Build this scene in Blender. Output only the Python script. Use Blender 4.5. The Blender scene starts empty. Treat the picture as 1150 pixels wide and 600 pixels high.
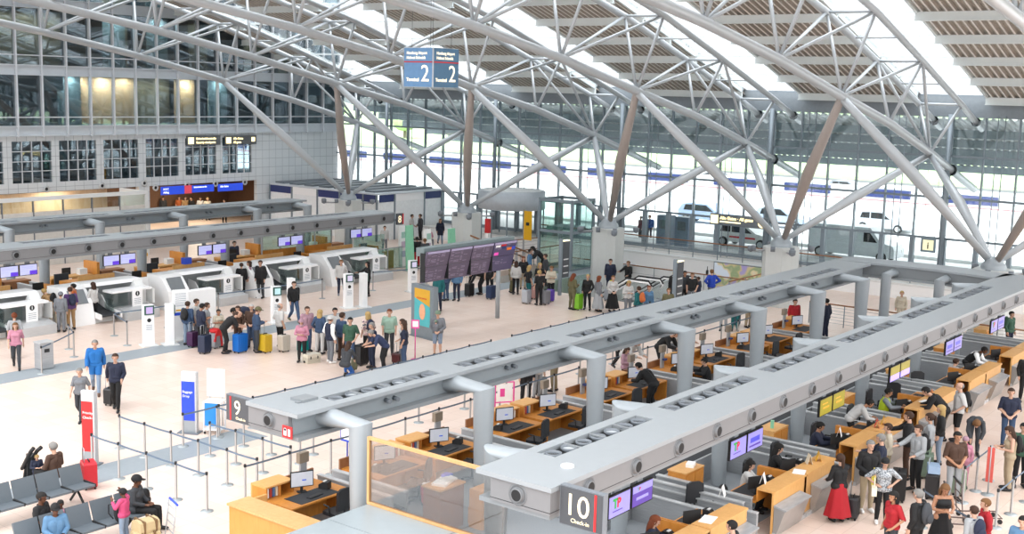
import bpy, math, random
from mathutils import Vector, Matrix, Quaternion
import numpy as np
random.seed(7)
S = bpy.context.scene
COL = S.collection
PI = math.pi

# ---------------------------------------------------------------- camera, sky, light, exposure
cd = bpy.data.cameras.new('camera'); cam = bpy.data.objects.new('camera', cd); COL.objects.link(cam)
cd.sensor_fit = 'HORIZONTAL'; cd.sensor_width = 36.0; cd.lens = 1337.5 / 1150 * 36.0
cd.clip_start = 0.1; cd.clip_end = 600
AZ, PT, RL = math.radians(37.533), math.radians(8.4925), math.radians(1.4944)
fw = Vector((math.cos(AZ) * math.cos(PT), math.sin(AZ) * math.cos(PT), -math.sin(PT)))
r0 = Vector((math.sin(AZ), -math.cos(AZ), 0)); u0 = r0.cross(fw)
rr = r0 * math.cos(RL) + u0 * math.sin(RL); uu = -r0 * math.sin(RL) + u0 * math.cos(RL)
cam.matrix_world = Matrix(((rr.x, uu.x, -fw.x, 0), (rr.y, uu.y, -fw.y, 0), (rr.z, uu.z, -fw.z, 10.3), (0, 0, 0, 1)))
S.camera = cam
W = bpy.data.worlds.new('sky'); S.world = W; W.use_nodes = True
bg = W.node_tree.nodes['Background']; bg.inputs[0].default_value = (0.985, 0.985, 1.0, 1)
_wn = W.node_tree.nodes; _wl = W.node_tree.links      # overcast sky: zenith brighter than the horizon, dim ground below
_tc = _wn.new('ShaderNodeTexCoord'); _sp = _wn.new('ShaderNodeSeparateXYZ'); _mr = _wn.new('ShaderNodeMapRange'); _cr = _wn.new('ShaderNodeFloatCurve')
_wl.new(_tc.outputs['Generated'], _sp.inputs[0]); _wl.new(_sp.outputs[2], _mr.inputs[0])
_mr.inputs[1].default_value = -1; _mr.inputs[2].default_value = 1
_cv = _cr.mapping.curves[0]; _cv.points[0].location = (0, .12); _cv.points[1].location = (1, 1.0)
for _p in ((.47, .14), (.5, .36), (.6, .44)): _cv.points.new(*_p)
_cr.mapping.update(); _wl.new(_mr.outputs[0], _cr.inputs['Value'])
_mm = _wn.new('ShaderNodeMath'); _mm.operation = 'MULTIPLY'; _mm.inputs[1].default_value = 3.1
_wl.new(_cr.outputs[0], _mm.inputs[0]); _wl.new(_mm.outputs[0], bg.inputs[1])
S.view_settings.view_transform = 'Standard'; S.view_settings.look = 'None'
S.view_settings.exposure = 1.02; S.view_settings.gamma = 1.0
try: S.view_settings.use_curve_mapping = False
except Exception: pass
S.cycles.max_bounces = 7; S.cycles.diffuse_bounces = 4; S.cycles.glossy_bounces = 3
S.cycles.transparent_max_bounces = 16; S.cycles.caustics_reflective = False; S.cycles.caustics_refractive = False
S.cycles.use_denoising = True

def lamp(name, loc, size, power, rot=(0, 0, 0), col=(1, 1, 1), sy=None):
    l = bpy.data.lights.new(name, 'AREA'); l.energy = power; l.size = size; l.color = col
    if sy: l.shape = 'RECTANGLE'; l.size_y = sy
    o = bpy.data.objects.new(name, l); o.location = loc; o.rotation_euler = rot; COL.objects.link(o); return o

# ---------------------------------------------------------------- materials
def lin(h):
    h = h.lstrip('#'); v = [int(h[i:i + 2], 16) / 255 for i in (0, 2, 4)]
    return tuple((c / 12.92 if c <= .04045 else ((c + .055) / 1.055) ** 2.4) for c in v) + (1,)
_m = {}
def mat(hexc, rough=.6, metal=0.0, kind='plain', emit=0, var=.10, scale=6, hex2=None, dk=1):
    k = (hexc, rough, metal, kind, emit, var, scale, hex2, dk)
    if k in _m: return _m[k]
    m = bpy.data.materials.new(kind + '_' + hexc.strip('#')); m.use_nodes = True
    nt = m.node_tree; N = nt.nodes; L = nt.links; b = N['Principled BSDF']
    b.inputs['Roughness'].default_value = rough; b.inputs['Metallic'].default_value = metal
    c = lin(hexc)
    if dk != 1: c = tuple(v * dk for v in c[:3]) + (1,)
    tc = N.new('ShaderNodeTexCoord')
    mix = N.new('ShaderNodeMixRGB'); mix.inputs[1].default_value = c
    d = lin(hex2) if hex2 else tuple(x * (1 - var * 2) for x in c[:3]) + (1,)
    mix.inputs[2].default_value = d
    if kind == 'wood':
        mp = N.new('ShaderNodeMapping'); mp.inputs['Scale'].default_value = (scale, scale, scale * .25)
        L.new(tc.outputs['Object'], mp.inputs[0])
        t = N.new('ShaderNodeTexNoise'); t.inputs['Scale'].default_value = 2.5; t.inputs['Detail'].default_value = 4
        t.inputs['Distortion'].default_value = 1.2
        L.new(mp.outputs[0], t.inputs['Vector']); L.new(t.outputs[0], mix.inputs[0])
    elif kind == 'steel':
        mp = N.new('ShaderNodeMapping'); mp.inputs['Scale'].default_value = (1, 1, 30)
        L.new(tc.outputs['Object'], mp.inputs[0])
        t = N.new('ShaderNodeTexNoise'); t.inputs['Scale'].default_value = 3
        L.new(mp.outputs[0], t.inputs['Vector']); L.new(t.outputs[0], mix.inputs[0])
    else:
        t = N.new('ShaderNodeTexNoise'); t.inputs['Scale'].default_value = scale; t.inputs['Detail'].default_value = 3
        L.new(tc.outputs['Object'], t.inputs['Vector']); L.new(t.outputs[0], mix.inputs[0])
    L.new(mix.outputs[0], b.inputs['Base Color'])
    if emit:
        b.inputs['Emission Color'].default_value = c; b.inputs['Emission Strength'].default_value = emit
    _m[k] = m; return m

def glass(name, tint, refl=.1, rough=.02, tintfac=1.0):
    m = bpy.data.materials.new(name); m.use_nodes = True; nt = m.node_tree; N = nt.nodes; L = nt.links
    N.remove(N['Principled BSDF']); out = N['Material Output']
    tr = N.new('ShaderNodeBsdfTransparent'); tr.inputs[0].default_value = lin(tint)
    gl = N.new('ShaderNodeBsdfGlossy'); gl.inputs['Roughness'].default_value = rough; gl.inputs[0].default_value = (.9, .95, 1, 1)
    fr = N.new('ShaderNodeLayerWeight'); fr.inputs[0].default_value = .25
    mth = N.new('ShaderNodeMath'); mth.operation = 'MULTIPLY_ADD'; mth.inputs[1].default_value = .5; mth.inputs[2].default_value = refl
    mx = N.new('ShaderNodeMixShader')
    L.new(fr.outputs['Fresnel'], mth.inputs[0]); L.new(mth.outputs[0], mx.inputs[0])
    L.new(tr.outputs[0], mx.inputs[1]); L.new(gl.outputs[0], mx.inputs[2]); L.new(mx.outputs[0], out.inputs[0])
    return m

def floor_mat():
    m = bpy.data.materials.new('granite_tiles'); m.use_nodes = True; nt = m.node_tree; N = nt.nodes; L = nt.links; b = N['Principled BSDF']
    tc = N.new('ShaderNodeTexCoord')
    br = N.new('ShaderNodeTexBrick'); br.offset = 0.0; br.inputs['Scale'].default_value = 1.0
    br.inputs['Brick Width'].default_value = .6; br.inputs['Row Height'].default_value = .6; br.inputs['Mortar Size'].default_value = .006
    br.inputs['Color1'].default_value = lin('#e9d5c8'); br.inputs['Color2'].default_value = lin('#e3ccbd'); br.inputs['Mortar'].default_value = lin('#c9b3a4')
    L.new(tc.outputs['Object'], br.inputs['Vector'])
    n = N.new('ShaderNodeTexNoise'); n.inputs['Scale'].default_value = 60; n.inputs['Detail'].default_value = 2
    L.new(tc.outputs['Object'], n.inputs['Vector'])
    n2 = N.new('ShaderNodeTexNoise'); n2.inputs['Scale'].default_value = .25
    L.new(tc.outputs['Object'], n2.inputs['Vector'])
    mx = N.new('ShaderNodeMixRGB'); mx.blend_type = 'MULTIPLY'; mx.inputs[0].default_value = .12
    L.new(br.outputs[0], mx.inputs[1]); L.new(n.outputs[0], mx.inputs[2])
    mx2 = N.new('ShaderNodeMixRGB'); mx2.blend_type = 'MULTIPLY'; mx2.inputs[0].default_value = .08
    L.new(mx.outputs[0], mx2.inputs[1]); L.new(n2.outputs[0], mx2.inputs[2]); L.new(mx2.outputs[0], b.inputs['Base Color'])
    b.inputs['Roughness'].default_value = .32
    return m

def panel_mat(c1, c2, w, h, vec=(0, 2), mort=.012, rough=.45, mcol='#6f7880'):
    """metal wall cladding with open joints (brick texture on the wall plane)"""
    m = bpy.data.materials.new('cladding'); m.use_nodes = True; nt = m.node_tree; N = nt.nodes; L = nt.links; b = N['Principled BSDF']
    tc = N.new('ShaderNodeTexCoord'); sp = N.new('ShaderNodeSeparateXYZ'); cb = N.new('ShaderNodeCombineXYZ')
    L.new(tc.outputs['Object'], sp.inputs[0]); L.new(sp.outputs[vec[0]], cb.inputs[0]); L.new(sp.outputs[vec[1]], cb.inputs[1])
    br = N.new('ShaderNodeTexBrick'); br.offset = 0.0; br.inputs['Scale'].default_value = 1.0
    br.inputs['Brick Width'].default_value = w; br.inputs['Row Height'].default_value = h; br.inputs['Mortar Size'].default_value = mort
    br.inputs['Color1'].default_value = lin(c1); br.inputs['Color2'].default_value = lin(c2); br.inputs['Mortar'].default_value = lin(mcol)
    L.new(cb.outputs[0], br.inputs['Vector']); L.new(br.outputs[0], b.inputs['Base Color']); b.inputs['Roughness'].default_value = rough
    return m

def poster_mat(name, cols, scale=2.0, emit=0.0, seedv=0.0, soft=False):
    m = bpy.data.materials.new(name); m.use_nodes = True; nt = m.node_tree; N = nt.nodes; L = nt.links; b = N['Principled BSDF']
    tc = N.new('ShaderNodeTexCoord'); n = N.new('ShaderNodeTexNoise'); n.inputs['Scale'].default_value = scale; n.inputs['Detail'].default_value = 1.5
    mp = N.new('ShaderNodeMapping'); mp.inputs['Location'].default_value = (seedv, seedv, 0)
    L.new(tc.outputs['Object'], mp.inputs[0]); L.new(mp.outputs[0], n.inputs['Vector'])
    cr = N.new('ShaderNodeValToRGB'); cr.color_ramp.interpolation = 'EASE' if soft else 'CONSTANT'
    e = cr.color_ramp.elements
    e[0].position = 0; e[0].color = lin(cols[0]); e[1].position = .38; e[1].color = lin(cols[1])
    for i, c in enumerate(cols[2:]):
        q = e.new(.38 + (i + 1) * .24 / max(1, len(cols) - 2)); q.color = lin(c)
    L.new(n.outputs[0], cr.inputs[0]); L.new(cr.outputs[0], b.inputs['Base Color']); b.inputs['Roughness'].default_value = .4
    if emit: L.new(cr.outputs[0], b.inputs['Emission Color']); b.inputs['Emission Strength'].default_value = emit
    return m

M = dict(
    beam=mat('#83888b', .45, .1, var=.03), beamtop=mat('#959b9f', .42, .05, var=.03), beamside=mat('#7d7e80', .5, .05, var=.04),  # lid and fascia share one paint; lit top and shaded side are in the tones
    chan=mat('#8f989d', .4, .1, var=.04), pipe=mat('#9aa2a7', .35, .15, var=.03), dark=mat('#1c1e20', .6), black=mat('#0d0e10', .55),
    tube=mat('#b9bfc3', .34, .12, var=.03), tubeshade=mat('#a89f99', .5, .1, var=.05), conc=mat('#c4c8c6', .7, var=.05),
    white=mat('#f2f3f3', .35, var=.02), offw=mat('#dfe1e0', .45, var=.03), steel=mat('#b4b8bb', .35, .25, kind='steel', hex2='#8b8e92'),
    steell=mat('#cccfd1', .38, .25, kind='steel', hex2='#a9abac'), wood=mat('#d3903f', .45, kind='wood', hex2='#aa6a26', scale=3),
    woodl=mat('#dcab6c', .45, kind='wood', hex2='#c48f4e', scale=3), woodd=mat('#9a6a45', .5, kind='wood', hex2='#7d5233', scale=3),
    woodf=mat('#d6ab78', .45, kind='wood', hex2='#bb8a54', scale=3),
    carpet=mat('#9aa0a5', .95, var=.08, scale=40), blackpl=mat('#202226', .5), rubber=mat('#2f3236', .75), greyp=mat('#747b82', .5),
    mull=mat('#d5dae0', .4, .15, var=.04), mulld=mat('#808c94', .45, .2, var=.05), band=mat('#ccd3d9', .4, .15, var=.04),
    purlin=mat('#e6eeee', .5, var=.03), deck=mat('#b6b1a8', .55, .05, hex2='#a29b90'), deckl=mat('#f0eee9', .5),
    blue=mat('#2b4fd0', .4), bluesign=mat('#2a50e0', .4, emit=.2), navy=mat('#26366f', .5), red=mat('#d6282c', .45), yellow=mat('#f0b81c', .45),
    signdark=mat('#4a4d52', .45), cream=mat('#f3e6c2', .5, emit=.3), pink=mat('#ec4fa3', .5), green=mat('#8fd3b0', .35), teal=mat('#1d9aa0', .5),
    belt=mat('#64778a', .6), post=mat('#918c88', .35, .5, var=.04), postbase=mat('#a5adb0', .4, .3), asphalt=mat('#efeeee', .9, var=.06), lawn=mat('#c3d3a4', .95, hex2='#a9c088', scale=.3),
    seat=mat('#596269', .55, var=.05), orange=mat('#f07d1a', .5), skin=mat('#d9a588', .6, var=.06))
G_FAC = glass('facade_glass', '#f4fafa', .03)
G_DARK = glass('office_glass', '#c2d2d8', .13)
G_CLR = glass('clear_glass', '#f0f6f4', .04)
G_GRN = glass('green_glass', '#e2f2ec', .07)
G_BAL = glass('balustrade_glass', '#fafcfc', .02)
G_SKY = glass('roof_glass', '#f8fcff', .03)

# ---------------------------------------------------------------- mesh builder
class MB:
    def __init__(s, off=(0, 0, 0)): s.v = []; s.f = []; s.mi = []; s.sm = []; s.cur = 0; s.o = Vector(off)
    def add(s, vs, fs, smooth=False):
        b = len(s.v); s.v += [tuple(Vector(p) - s.o) for p in vs]
        s.f += [tuple(b + i for i in f) for f in fs]; s.mi += [s.cur] * len(fs); s.sm += [smooth] * len(fs); return s
    def box(s, x0, x1, y0, y1, z0, z1, rz=0, piv=None):
        vs = [(x, y, z) for z in (z0, z1) for x, y in ((x0, y0), (x1, y0), (x1, y1), (x0, y1))]
        if rz:
            c = Vector(piv if piv else ((x0 + x1) / 2, (y0 + y1) / 2, 0)); R = Matrix.Rotation(rz, 3, 'Z')
            vs = [tuple(R @ (Vector(p) - c) + c) for p in vs]
        return s.add(vs, [(0, 3, 2, 1), (4, 5, 6, 7), (0, 1, 5, 4), (1, 2, 6, 5), (2, 3, 7, 6), (3, 0, 4, 7)])
    def prism(s, poly, axis, a, b, smooth=False):
        """poly = 2-D points in the plane normal to axis"""
        n = len(poly)
        def P(p, t): return (t, p[0], p[1]) if axis == 'x' else (p[0], t, p[1]) if axis == 'y' else (p[0], p[1], t)
        vs = [P(p, a) for p in poly] + [P(p, b) for p in poly]
        fs = [tuple(range(n)), tuple(range(2 * n - 1, n - 1, -1))] + [(i, i + n, (i + 1) % n + n, (i + 1) % n) for i in range(n)]
        return s.add(vs, fs, smooth)
    def tube(s, pts, r, n=10, cap=True, r2=None, mitre=False):
        pts = [Vector(p) for p in pts]; k = len(pts); vs = []; 
        rs = [r + ((r2 if r2 is not None else r) - r) * i / max(1, k - 1) for i in range(k)] if not isinstance(r, (list, tuple)) else r
        up = Vector((0, 0, 1)); prev = None
        for i, p in enumerate(pts):
            d = ((pts[min(i + 1, k - 1)] - pts[max(i - 1, 0)])).normalized()
            if prev is None:
                a = d.cross(up) if abs(d.z) < .95 else d.cross(Vector((1, 0, 0)))
            else: a = prev - d * prev.dot(d)
            a.normalize(); prev = a.copy(); b = d.cross(a)
            sc = 1.0
            if 0 < i < k - 1:
                d1 = (p - pts[i - 1]).normalized(); d2 = (pts[i + 1] - p).normalized(); sc = 1 / max(.5, math.sqrt((1 + d1.dot(d2)) / 2))
            nb = None
            if sc > 1.05: nb = d1.cross(d2).normalized()
            for j in range(n):
                t = 2 * PI * j / n; o_ = (a * math.cos(t) + b * math.sin(t)) * rs[i]
                if nb is not None: o_ = nb * o_.dot(nb) + (o_ - nb * o_.dot(nb)) * sc
                vs.append(tuple(p + o_))
        if mitre:
            rings = [vs[i * n:(i + 1) * n] for i in range(k)]
            for i in range(k - 1): s.add(rings[i] + rings[i + 1], [(j, (j + 1) % n, n + (j + 1) % n, n + j) for j in range(n)], True)
            b = len(s.v); s.add(rings[0] + rings[-1], [tuple(range(n - 1, -1, -1)), tuple(range(n, 2 * n))]); return s
        fs = [(i * n + j, i * n + (j + 1) % n, (i + 1) * n + (j + 1) % n, (i + 1) * n + j) for i in range(k - 1) for j in range(n)]
        s.add(vs, fs, True)
        if cap:
            b0 = len(s.v) - len(vs)
            s.f += [tuple(b0 + j for j in range(n - 1, -1, -1)), tuple(b0 + (k - 1) * n + j for j in range(n))]; s.mi += [s.cur] * 2; s.sm += [False] * 2
        return s
    def lathe(s, prof, c=(0, 0, 0), n=16, axis='z', smooth=True, sx=1, sy=1):
        """prof: (radius, height) pairs"""
        vs = []
        for r, h in prof:
            for j in range(n):
                t = 2 * PI * j / n; x, y = r * math.cos(t) * sx, r * math.sin(t) * sy
                p = (x, y, h) if axis == 'z' else (h, x, y) if axis == 'x' else (x, h, y)
                vs.append((c[0] + p[0], c[1] + p[1], c[2] + p[2]))
        k = len(prof)
        fs = [(i * n + j, i * n + (j + 1) % n, (i + 1) * n + (j + 1) % n, (i + 1) * n + j) for i in range(k - 1) for j in range(n)]
        s.add(vs, fs, smooth)
        b0 = len(s.v) - len(vs)
        for i in (0, k - 1):
            if prof[i][0] > 1e-4: s.f.append(tuple(b0 + i * n + j for j in range(n))); s.mi.append(s.cur); s.sm.append(False)
        return s
    def ell(s, c, r, n=12, k=8):
        vs = [(c[0], c[1], c[2] - r[2])]; 
        for i in range(1, k):
            t = PI * i / k
            for j in range(n):
                a = 2 * PI * j / n; vs.append((c[0] + r[0] * math.sin(t) * math.cos(a), c[1] + r[1] * math.sin(t) * math.sin(a), c[2] - r[2] * math.cos(t)))
        vs.append((c[0], c[1], c[2] + r[2])); fs = [(0, 1 + (j + 1) % n, 1 + j) for j in range(n)]
        fs += [(1 + i * n + j, 1 + i * n + (j + 1) % n, 1 + (i + 1) * n + (j + 1) % n, 1 + (i + 1) * n + j) for i in range(k - 2) for j in range(n)]
        e = len(vs) - 1; fs += [(1 + (k - 2) * n + j, 1 + (k - 2) * n + (j + 1) % n, e) for j in range(n)]
        return s.add(vs, fs, True)
    def build(s, name, mats, parent=None, loc=(0, 0, 0), rz=0):
        me = bpy.data.meshes.new(name); me.from_pydata(s.v, [], s.f)
        if not isinstance(mats, (list, tuple)): mats = [mats]
        for m in mats: me.materials.append(m)
        me.polygons.foreach_set('material_index', s.mi); me.polygons.foreach_set('use_smooth', s.sm); me.update()
        o = bpy.data.objects.new(name, me); COL.objects.link(o); o.location = loc; o.rotation_euler[2] = rz
        if parent: o.parent = parent
        return o

def tag(o, label=None, cat=None, group=None, kind=None):
    if label: o['label'] = label
    if cat: o['category'] = cat
    if group: o['group'] = group
    if kind: o['kind'] = kind
    return o
def thing(name, label, cat, loc=(0, 0, 0), rz=0, group=None):
    o = bpy.data.objects.new(name, None); o.empty_display_size = .2; COL.objects.link(o); o.location = loc; o.rotation_euler[2] = rz
    return tag(o, label, cat, group)
KIDS = {}
def copy_tree(o, parent=None):
    c = o.copy(); COL.objects.link(c); c.parent = parent
    for ch in list(o.children): copy_tree(ch, c)
    return c
def dup(o, loc, rz=None, label=None):
    c = copy_tree(o); c.location = loc
    if rz is not None: c.rotation_euler[2] = rz
    if label: c['label'] = label
    return c
_n = {}
def struct(kind_name, mb, m, numbered=False):
    if numbered:
        _n[kind_name] = _n.get(kind_name, 0) + 1; kind_name = f'{kind_name}_{_n[kind_name]}'
    o = mb.build(kind_name, m); o['kind'] = 'structure'; return o
def text(body, size, m, parent, loc, rot, name='lettering', extr=.004, align='LEFT', bold=0.0):
    c = bpy.data.curves.new(name, 'FONT'); c.body = body; c.size = size; c.extrude = extr; c.align_x = align; c.offset = bold
    c.resolution_u = 3
    o = bpy.data.objects.new(name, c); COL.objects.link(o)
    dg = bpy.context.evaluated_depsgraph_get(); me = bpy.data.meshes.new_from_object(o.evaluated_get(dg)); bpy.data.objects.remove(o)
    o = bpy.data.objects.new(name, me); COL.objects.link(o); me.materials.clear(); me.materials.append(m)
    o.location = loc; o.rotation_euler = rot
    if parent: o.parent = parent
    return o
RY = (PI / 2, 0, 0)              # lettering that faces -y
RX = (PI / 2, 0, -PI / 2)        # lettering that faces -x
ORD = ['first', 'second', 'third', 'fourth', 'fifth', 'sixth', 'seventh', 'eighth', 'ninth', 'tenth', 'eleventh', 'twelfth']

# ================================================================ SETTING
# ---- floor (with the opening the escalators go down through)
HX0, HX1, HY0, HY1 = 49.6, 61.0, 27.5, 41.5
mb = MB()
for x0, x1, y0, y1 in ((-6, HX0, -8, 66), (HX0, 63.8, -8, HY0), (HX0, 63.8, HY1, 66), (HX1 + .22, 63.8, HY0, HY1)):
    if x1 - x0 > .01: mb.box(x0, x1, y0, y1, -.3, 0)
struct('floor', mb, floor_mat())
o = struct('floor', MB().box(HX0 - .5, HX1, HY0 - .5, HY1 + .5, -4.6, -4.5), mat('#e6ddd4', .6))
for i, r in enumerate(((-6, 63.7, 37.45, 38.75), (-6, 22.6, 26.25, 27.5), (22.6, 47, 26.25, 27.5))):
    if i < 2: struct('trim', MB().box(*r, 0, .004), mat('#8f989e', .5, var=.06), True)
struct('floor', MB().box(17.2, 48.3, 12.05, 20.9, 0, .006), M['carpet'])
struct('floor', MB().box(-6, 47, 45.8, 53.5, 0, .006), M['carpet'])
pw = mat('#dcd6cf', .7)
struct('wall_pit', MB().box(HX0 - .2, HX0, HY0, HY1, -4.5, -.3), pw); struct('wall_pit', MB().box(HX0, HX1, HY0 - .2, HY0, -4.5, -.3), pw); struct('wall_pit', MB().box(HX0, HX1, HY1, HY1 + .2, -4.5, -.3), pw)
# ---- gallery along the glass front, wall below it
struct('wall_gallery', MB().box(61.0, 61.25, 14, 54.8, -4.5, .72), M['white'])
struct('floor', MB().box(61.25, 63.8, 14, 54.8, .5, .78), mat('#e5e2de', .6))
struct('trim', MB().box(60.95, 61.3, 14, 54.8, .72, .84), M['offw'], True)
# ---- far glass front at x = 63.8
XF = 63.8
ys = [11.72 + 1.68 * k for k in range(33)]
Z = [.85, 3.02, 5.2, 7.4, 9.7]
for k in range(len(ys) - 1):
    for a in range(4):
        o = MB().box(XF - .01, XF + .01, ys[k] + .04, ys[k + 1] - .04, Z[a] + .05, Z[a + 1] - .05)
        w = struct('window', o, G_FAC, True)
for k, y in enumerate(ys):
    big = (k % 6 == 5)
    mb = MB().box(XF - .12, XF + .1, y - .035, y + .035, .8, 9.7)
    if k % 2 == 0 or True: mb.box(XF - .2, XF + .1, y - .11, y + .11, .8, 3.0)
    if big: mb.tube([(XF - .5, y, -.3), (XF - .5, y, 9.6)], .13, 12)
    struct('trim', mb, M['mulld'], True)
for z in (.82, 3.02, 5.2, 7.4):
    struct('trim', MB().box(XF - .13, XF + .1, 11, 66, z - .05, z + .06 if z > 1 else z + .16), M['mulld'], True)
struct('trim', MB().box(XF - .25, XF + .25, 8, 66, 9.45, 10.6), mat('#8b959c', .5, .2), True)
# thin guy rods behind the glass
for k in range(0, 33, 3):
    struct('trim', MB().tube([(XF - .9, ys[k] + .5, .8), (XF - .9, ys[k] + .5, 9.6)], .025, 6).tube([(XF - 1.1, ys[k] + .8, .8), (XF - 1.1, ys[k] + .8, 9.6)], .025, 6), M['mulld'], True)
# ---- left facade at y = 66
YL = 66
clad = panel_mat('#ccd1d4', '#c6ccd0', .62, .62, mcol='#8a929a')
mb = MB()
mb.box(20, 63.8, YL, YL + .3, 3.45, 4.02)                # over the shops
mb.box(20, 63.8, YL, YL + .3, 6.5, 6.86)
xb = [31.3, 34.4, 37.5, 40.55, 43.6, 46.7, 49.8, 52.88]
prev = 20
for x in xb:
    mb.box(prev, x, YL, YL + .3, 4.02, 6.5); prev = x + 2.56
mb.box(prev, 63.8, YL, YL + .3, 4.02, 6.5)
mb.box(55.9, 63.8, YL, YL + .3, 0, 3.45)
mb.box(46.1, 46.9, YL - .05, YL + .3, 0, 3.45)
struct('wall_left', mb, clad)
struct('wall_left', MB().box(63.6, 63.9, YL - .02, YL + 5, 6.8, 14), clad)
for x in xb:
    mb = MB()
    for i in range(1, 4): mb.box(x + .64 * i - .02, x + .64 * i + .02, YL + .02, YL + .1, 4.02, 6.5)
    for z in (4.72, 5.3, 5.9): mb.box(x, x + 2.56, YL + .02, YL + .1, z - .02, z + .02)
    w = struct('window', MB().box(x, x + 2.56, YL + .12, YL + .14, 4.02, 6.5), G_DARK, True)
    f = mb.build('window_frame', M['mull'], w)
# office rows
rows = [(7.42, 7.92, 10.42), (11.0, 11.55, 14.25), (14.9, 15.4, 18.0)]
xm = [37.85 + 1.62 * k for k in range(-6, 17)]
wall_room = mat('#5e6668', .8); warm = mat('#d8ac80', .7); dim = mat('#39464c', .8); pale = mat('#aab6b4', .8); blind = mat('#dfe6e6', .8)
kinds = {37.85: 'dim', 39.5: 'blinddark', 41.1: 'pale', 42.7: 'warm', 44.3: 'warm2', 46.0: 'warm', 47.6: 'mid', 49.2: 'mid', 50.8: 'warm2', 52.4: 'pale', 54.0: 'mid', 55.7: 'dim'}
for r, (za, zs, zb) in enumerate(rows):
    struct('trim', MB().box(20, 63.7, YL - .06, YL + .1, za - .56, za - .02).box(20, 63.7, YL - .18, YL - .02, za - .62, za - .56).box(20, 63.7, YL - .18, YL - .02, za - .07, za), M['band'], True)
    struct('trim', MB().box(20, 63.7, YL - .1, YL + .02, zs - .03, zs + .03), M['mull'], True)
    struct('floor', MB().box(20, 63.7, YL + .1, YL + 5, za - .5, za - .02), wall_room)
    struct('wall_back', MB().box(20, 63.7, YL + 4.6, YL + 4.8, za, zb + .9), dim if r else wall_room)
    for k in range(len(xm) - 1):
        x0, x1 = xm[k], xm[k + 1]
        w = struct('window', MB().box(x0 + .05, x1 - .05, YL - .02, YL, za, zb), G_DARK, True)
        rnd = random.random()
        kd = min(kinds, key=lambda q: abs(q - x0)) if r == 0 else None
        kd = kinds[kd] if kd and abs(min(kinds, key=lambda q: abs(q - x0)) - x0) < .6 else random.choice(['dim', 'dim', 'mid', 'pale', 'blinddark'])
        if kd in ('warm', 'warm2'):
            struct('wall_room', MB().box(x0, x1, YL + 2.4, YL + 2.5, za, zb), warm)
            lamp('room_or_fill_lamp', ((x0 + x1) / 2, YL + 1.9, zb - .05), .5, 60 if kd == 'warm' else 85, col=(1, .92, .82))
        elif kd == 'pale': (struct('wall_room', MB().box(x0, x1, YL + .9, YL + .95, za, zb), pale), lamp('room_or_fill_lamp', ((x0 + x1) / 2, YL + .5, zb - .05), .4, 25, col=(.9, 1, 1)))  # fill lamp added to brighten the pale panes
        elif kd == 'blinddark': struct('trim', MB().box(x0 + .06, x1 - .06, YL + .1, YL + .13, zb - .9 * random.uniform(.5, 1.4), zb), blind, True)
        elif kd == 'mid': (struct('wall_room', MB().box(x0, x1, YL + 3.0, YL + 3.05, za, zb), mat('#a0917a', .8)), lamp('room_or_fill_lamp', ((x0 + x1) / 2, YL + 2.2, zb - .05), .4, 22, col=(1, .9, .75)))  # another added fill lamp, lifts the under-lit mid rooms
for x in xm:
    struct('trim', MB().box(x - .05, x + .05, YL - .22, YL + .02, 6.75, 18.5), M['mull'], True)
# shops recess under the office
struct('wall_shop', MB().box(46.9, 63.8, YL + 9, YL + 9.2, 0, 3.45), mat('#7a5a44', .7, kind='wood', hex2='#5e4332'))
struct('ceiling_shop', MB().box(20, 63.8, YL + .3, YL + 9.2, 3.4, 3.5), mat('#5b5450', .8))
struct('floor_shop', MB().box(20, 63.8, YL, YL + 9.2, -.3, 0), mat('#cdb9ac', .5))
struct('wall_shop', MB().box(20, 46.1, YL + 3.5, YL + 3.7, 0, 3.45), mat('#c9a57a', .6, kind='wood', hex2='#e9dcc8', scale=1.2))
struct('wall_shop', MB().box(60.6, 60.8, YL + .3, YL + 9, 0, 3.45), mat('#7a5a44', .7, kind='wood', hex2='#5e4332'))
for x in (30, 36, 42, 49.5, 54.5): lamp('shop_lamp', (x, YL + (2 if x < 45 else 5), 3.3), 1.5, 90 if x < 45 else 120, col=(1, .85, .65))
struct('wall_back', MB().box(20, 57, YL + 3.4, YL + 3.6, 3.6, 6.9), mat('#3f4a52', .8))
struct('floor_office', MB().box(20, 57, YL + .3, YL + 3.5, 3.5, 3.9), mat('#7a8288', .8))
for k, x in enumerate((32, 35, 38.3, 41.5, 47.8, 51, 54)): struct('wall_room', MB().box(x, x + 1.1, YL + 2.6, YL + 2.7, 3.9, 6.5), mat(['#c9d6dc', '#d8a468', '#7f929c'][k % 3], .8))  # loose panels put in as lit patches, in place of window reflections
# ---- roof: profile of the trusses (x, z of bottom nodes / top nodes)
BN = [(12.5, 15.2), (18.5, 14.9), (24.5, 14.35), (30.5, 13.6), (36.5, 12.72), (42.45, 11.68), (48.7, 10.36), (54.45, 9.2), (60.4, 7.68), (68.2, 5.45)]
TN = [(12.5, 19.6), (18.6, 19.2), (24.7, 18.5), (30.8, 17.6), (36.9, 16.6), (43.0, 15.35), (49.1, 13.9), (55.2, 12.05), (61.35, 10.1), (65.0, 8.85)]
def ipz(T, x):
    for (a, za), (b, zb) in zip(T, T[1:]):
        if a <= x <= b: return za + (zb - za) * (x - a) / (b - a)
    (a, za), (b, zb) = (T[0], T[1]) if x < T[0][0] else (T[-2], T[-1])
    return za + (zb - za) * (x - a) / (b - a)
TY = [9.95, 20.1, 30.25, 40.4, 50.5, 60.6]
SKW = 1.75
spans = []
e = -2.0
for y in TY:
    spans.append((e, y - SKW)); e = y + SKW
spans.append((e, 66))
px = [63.0 - 2.78 * k for k in range(19)]
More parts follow.
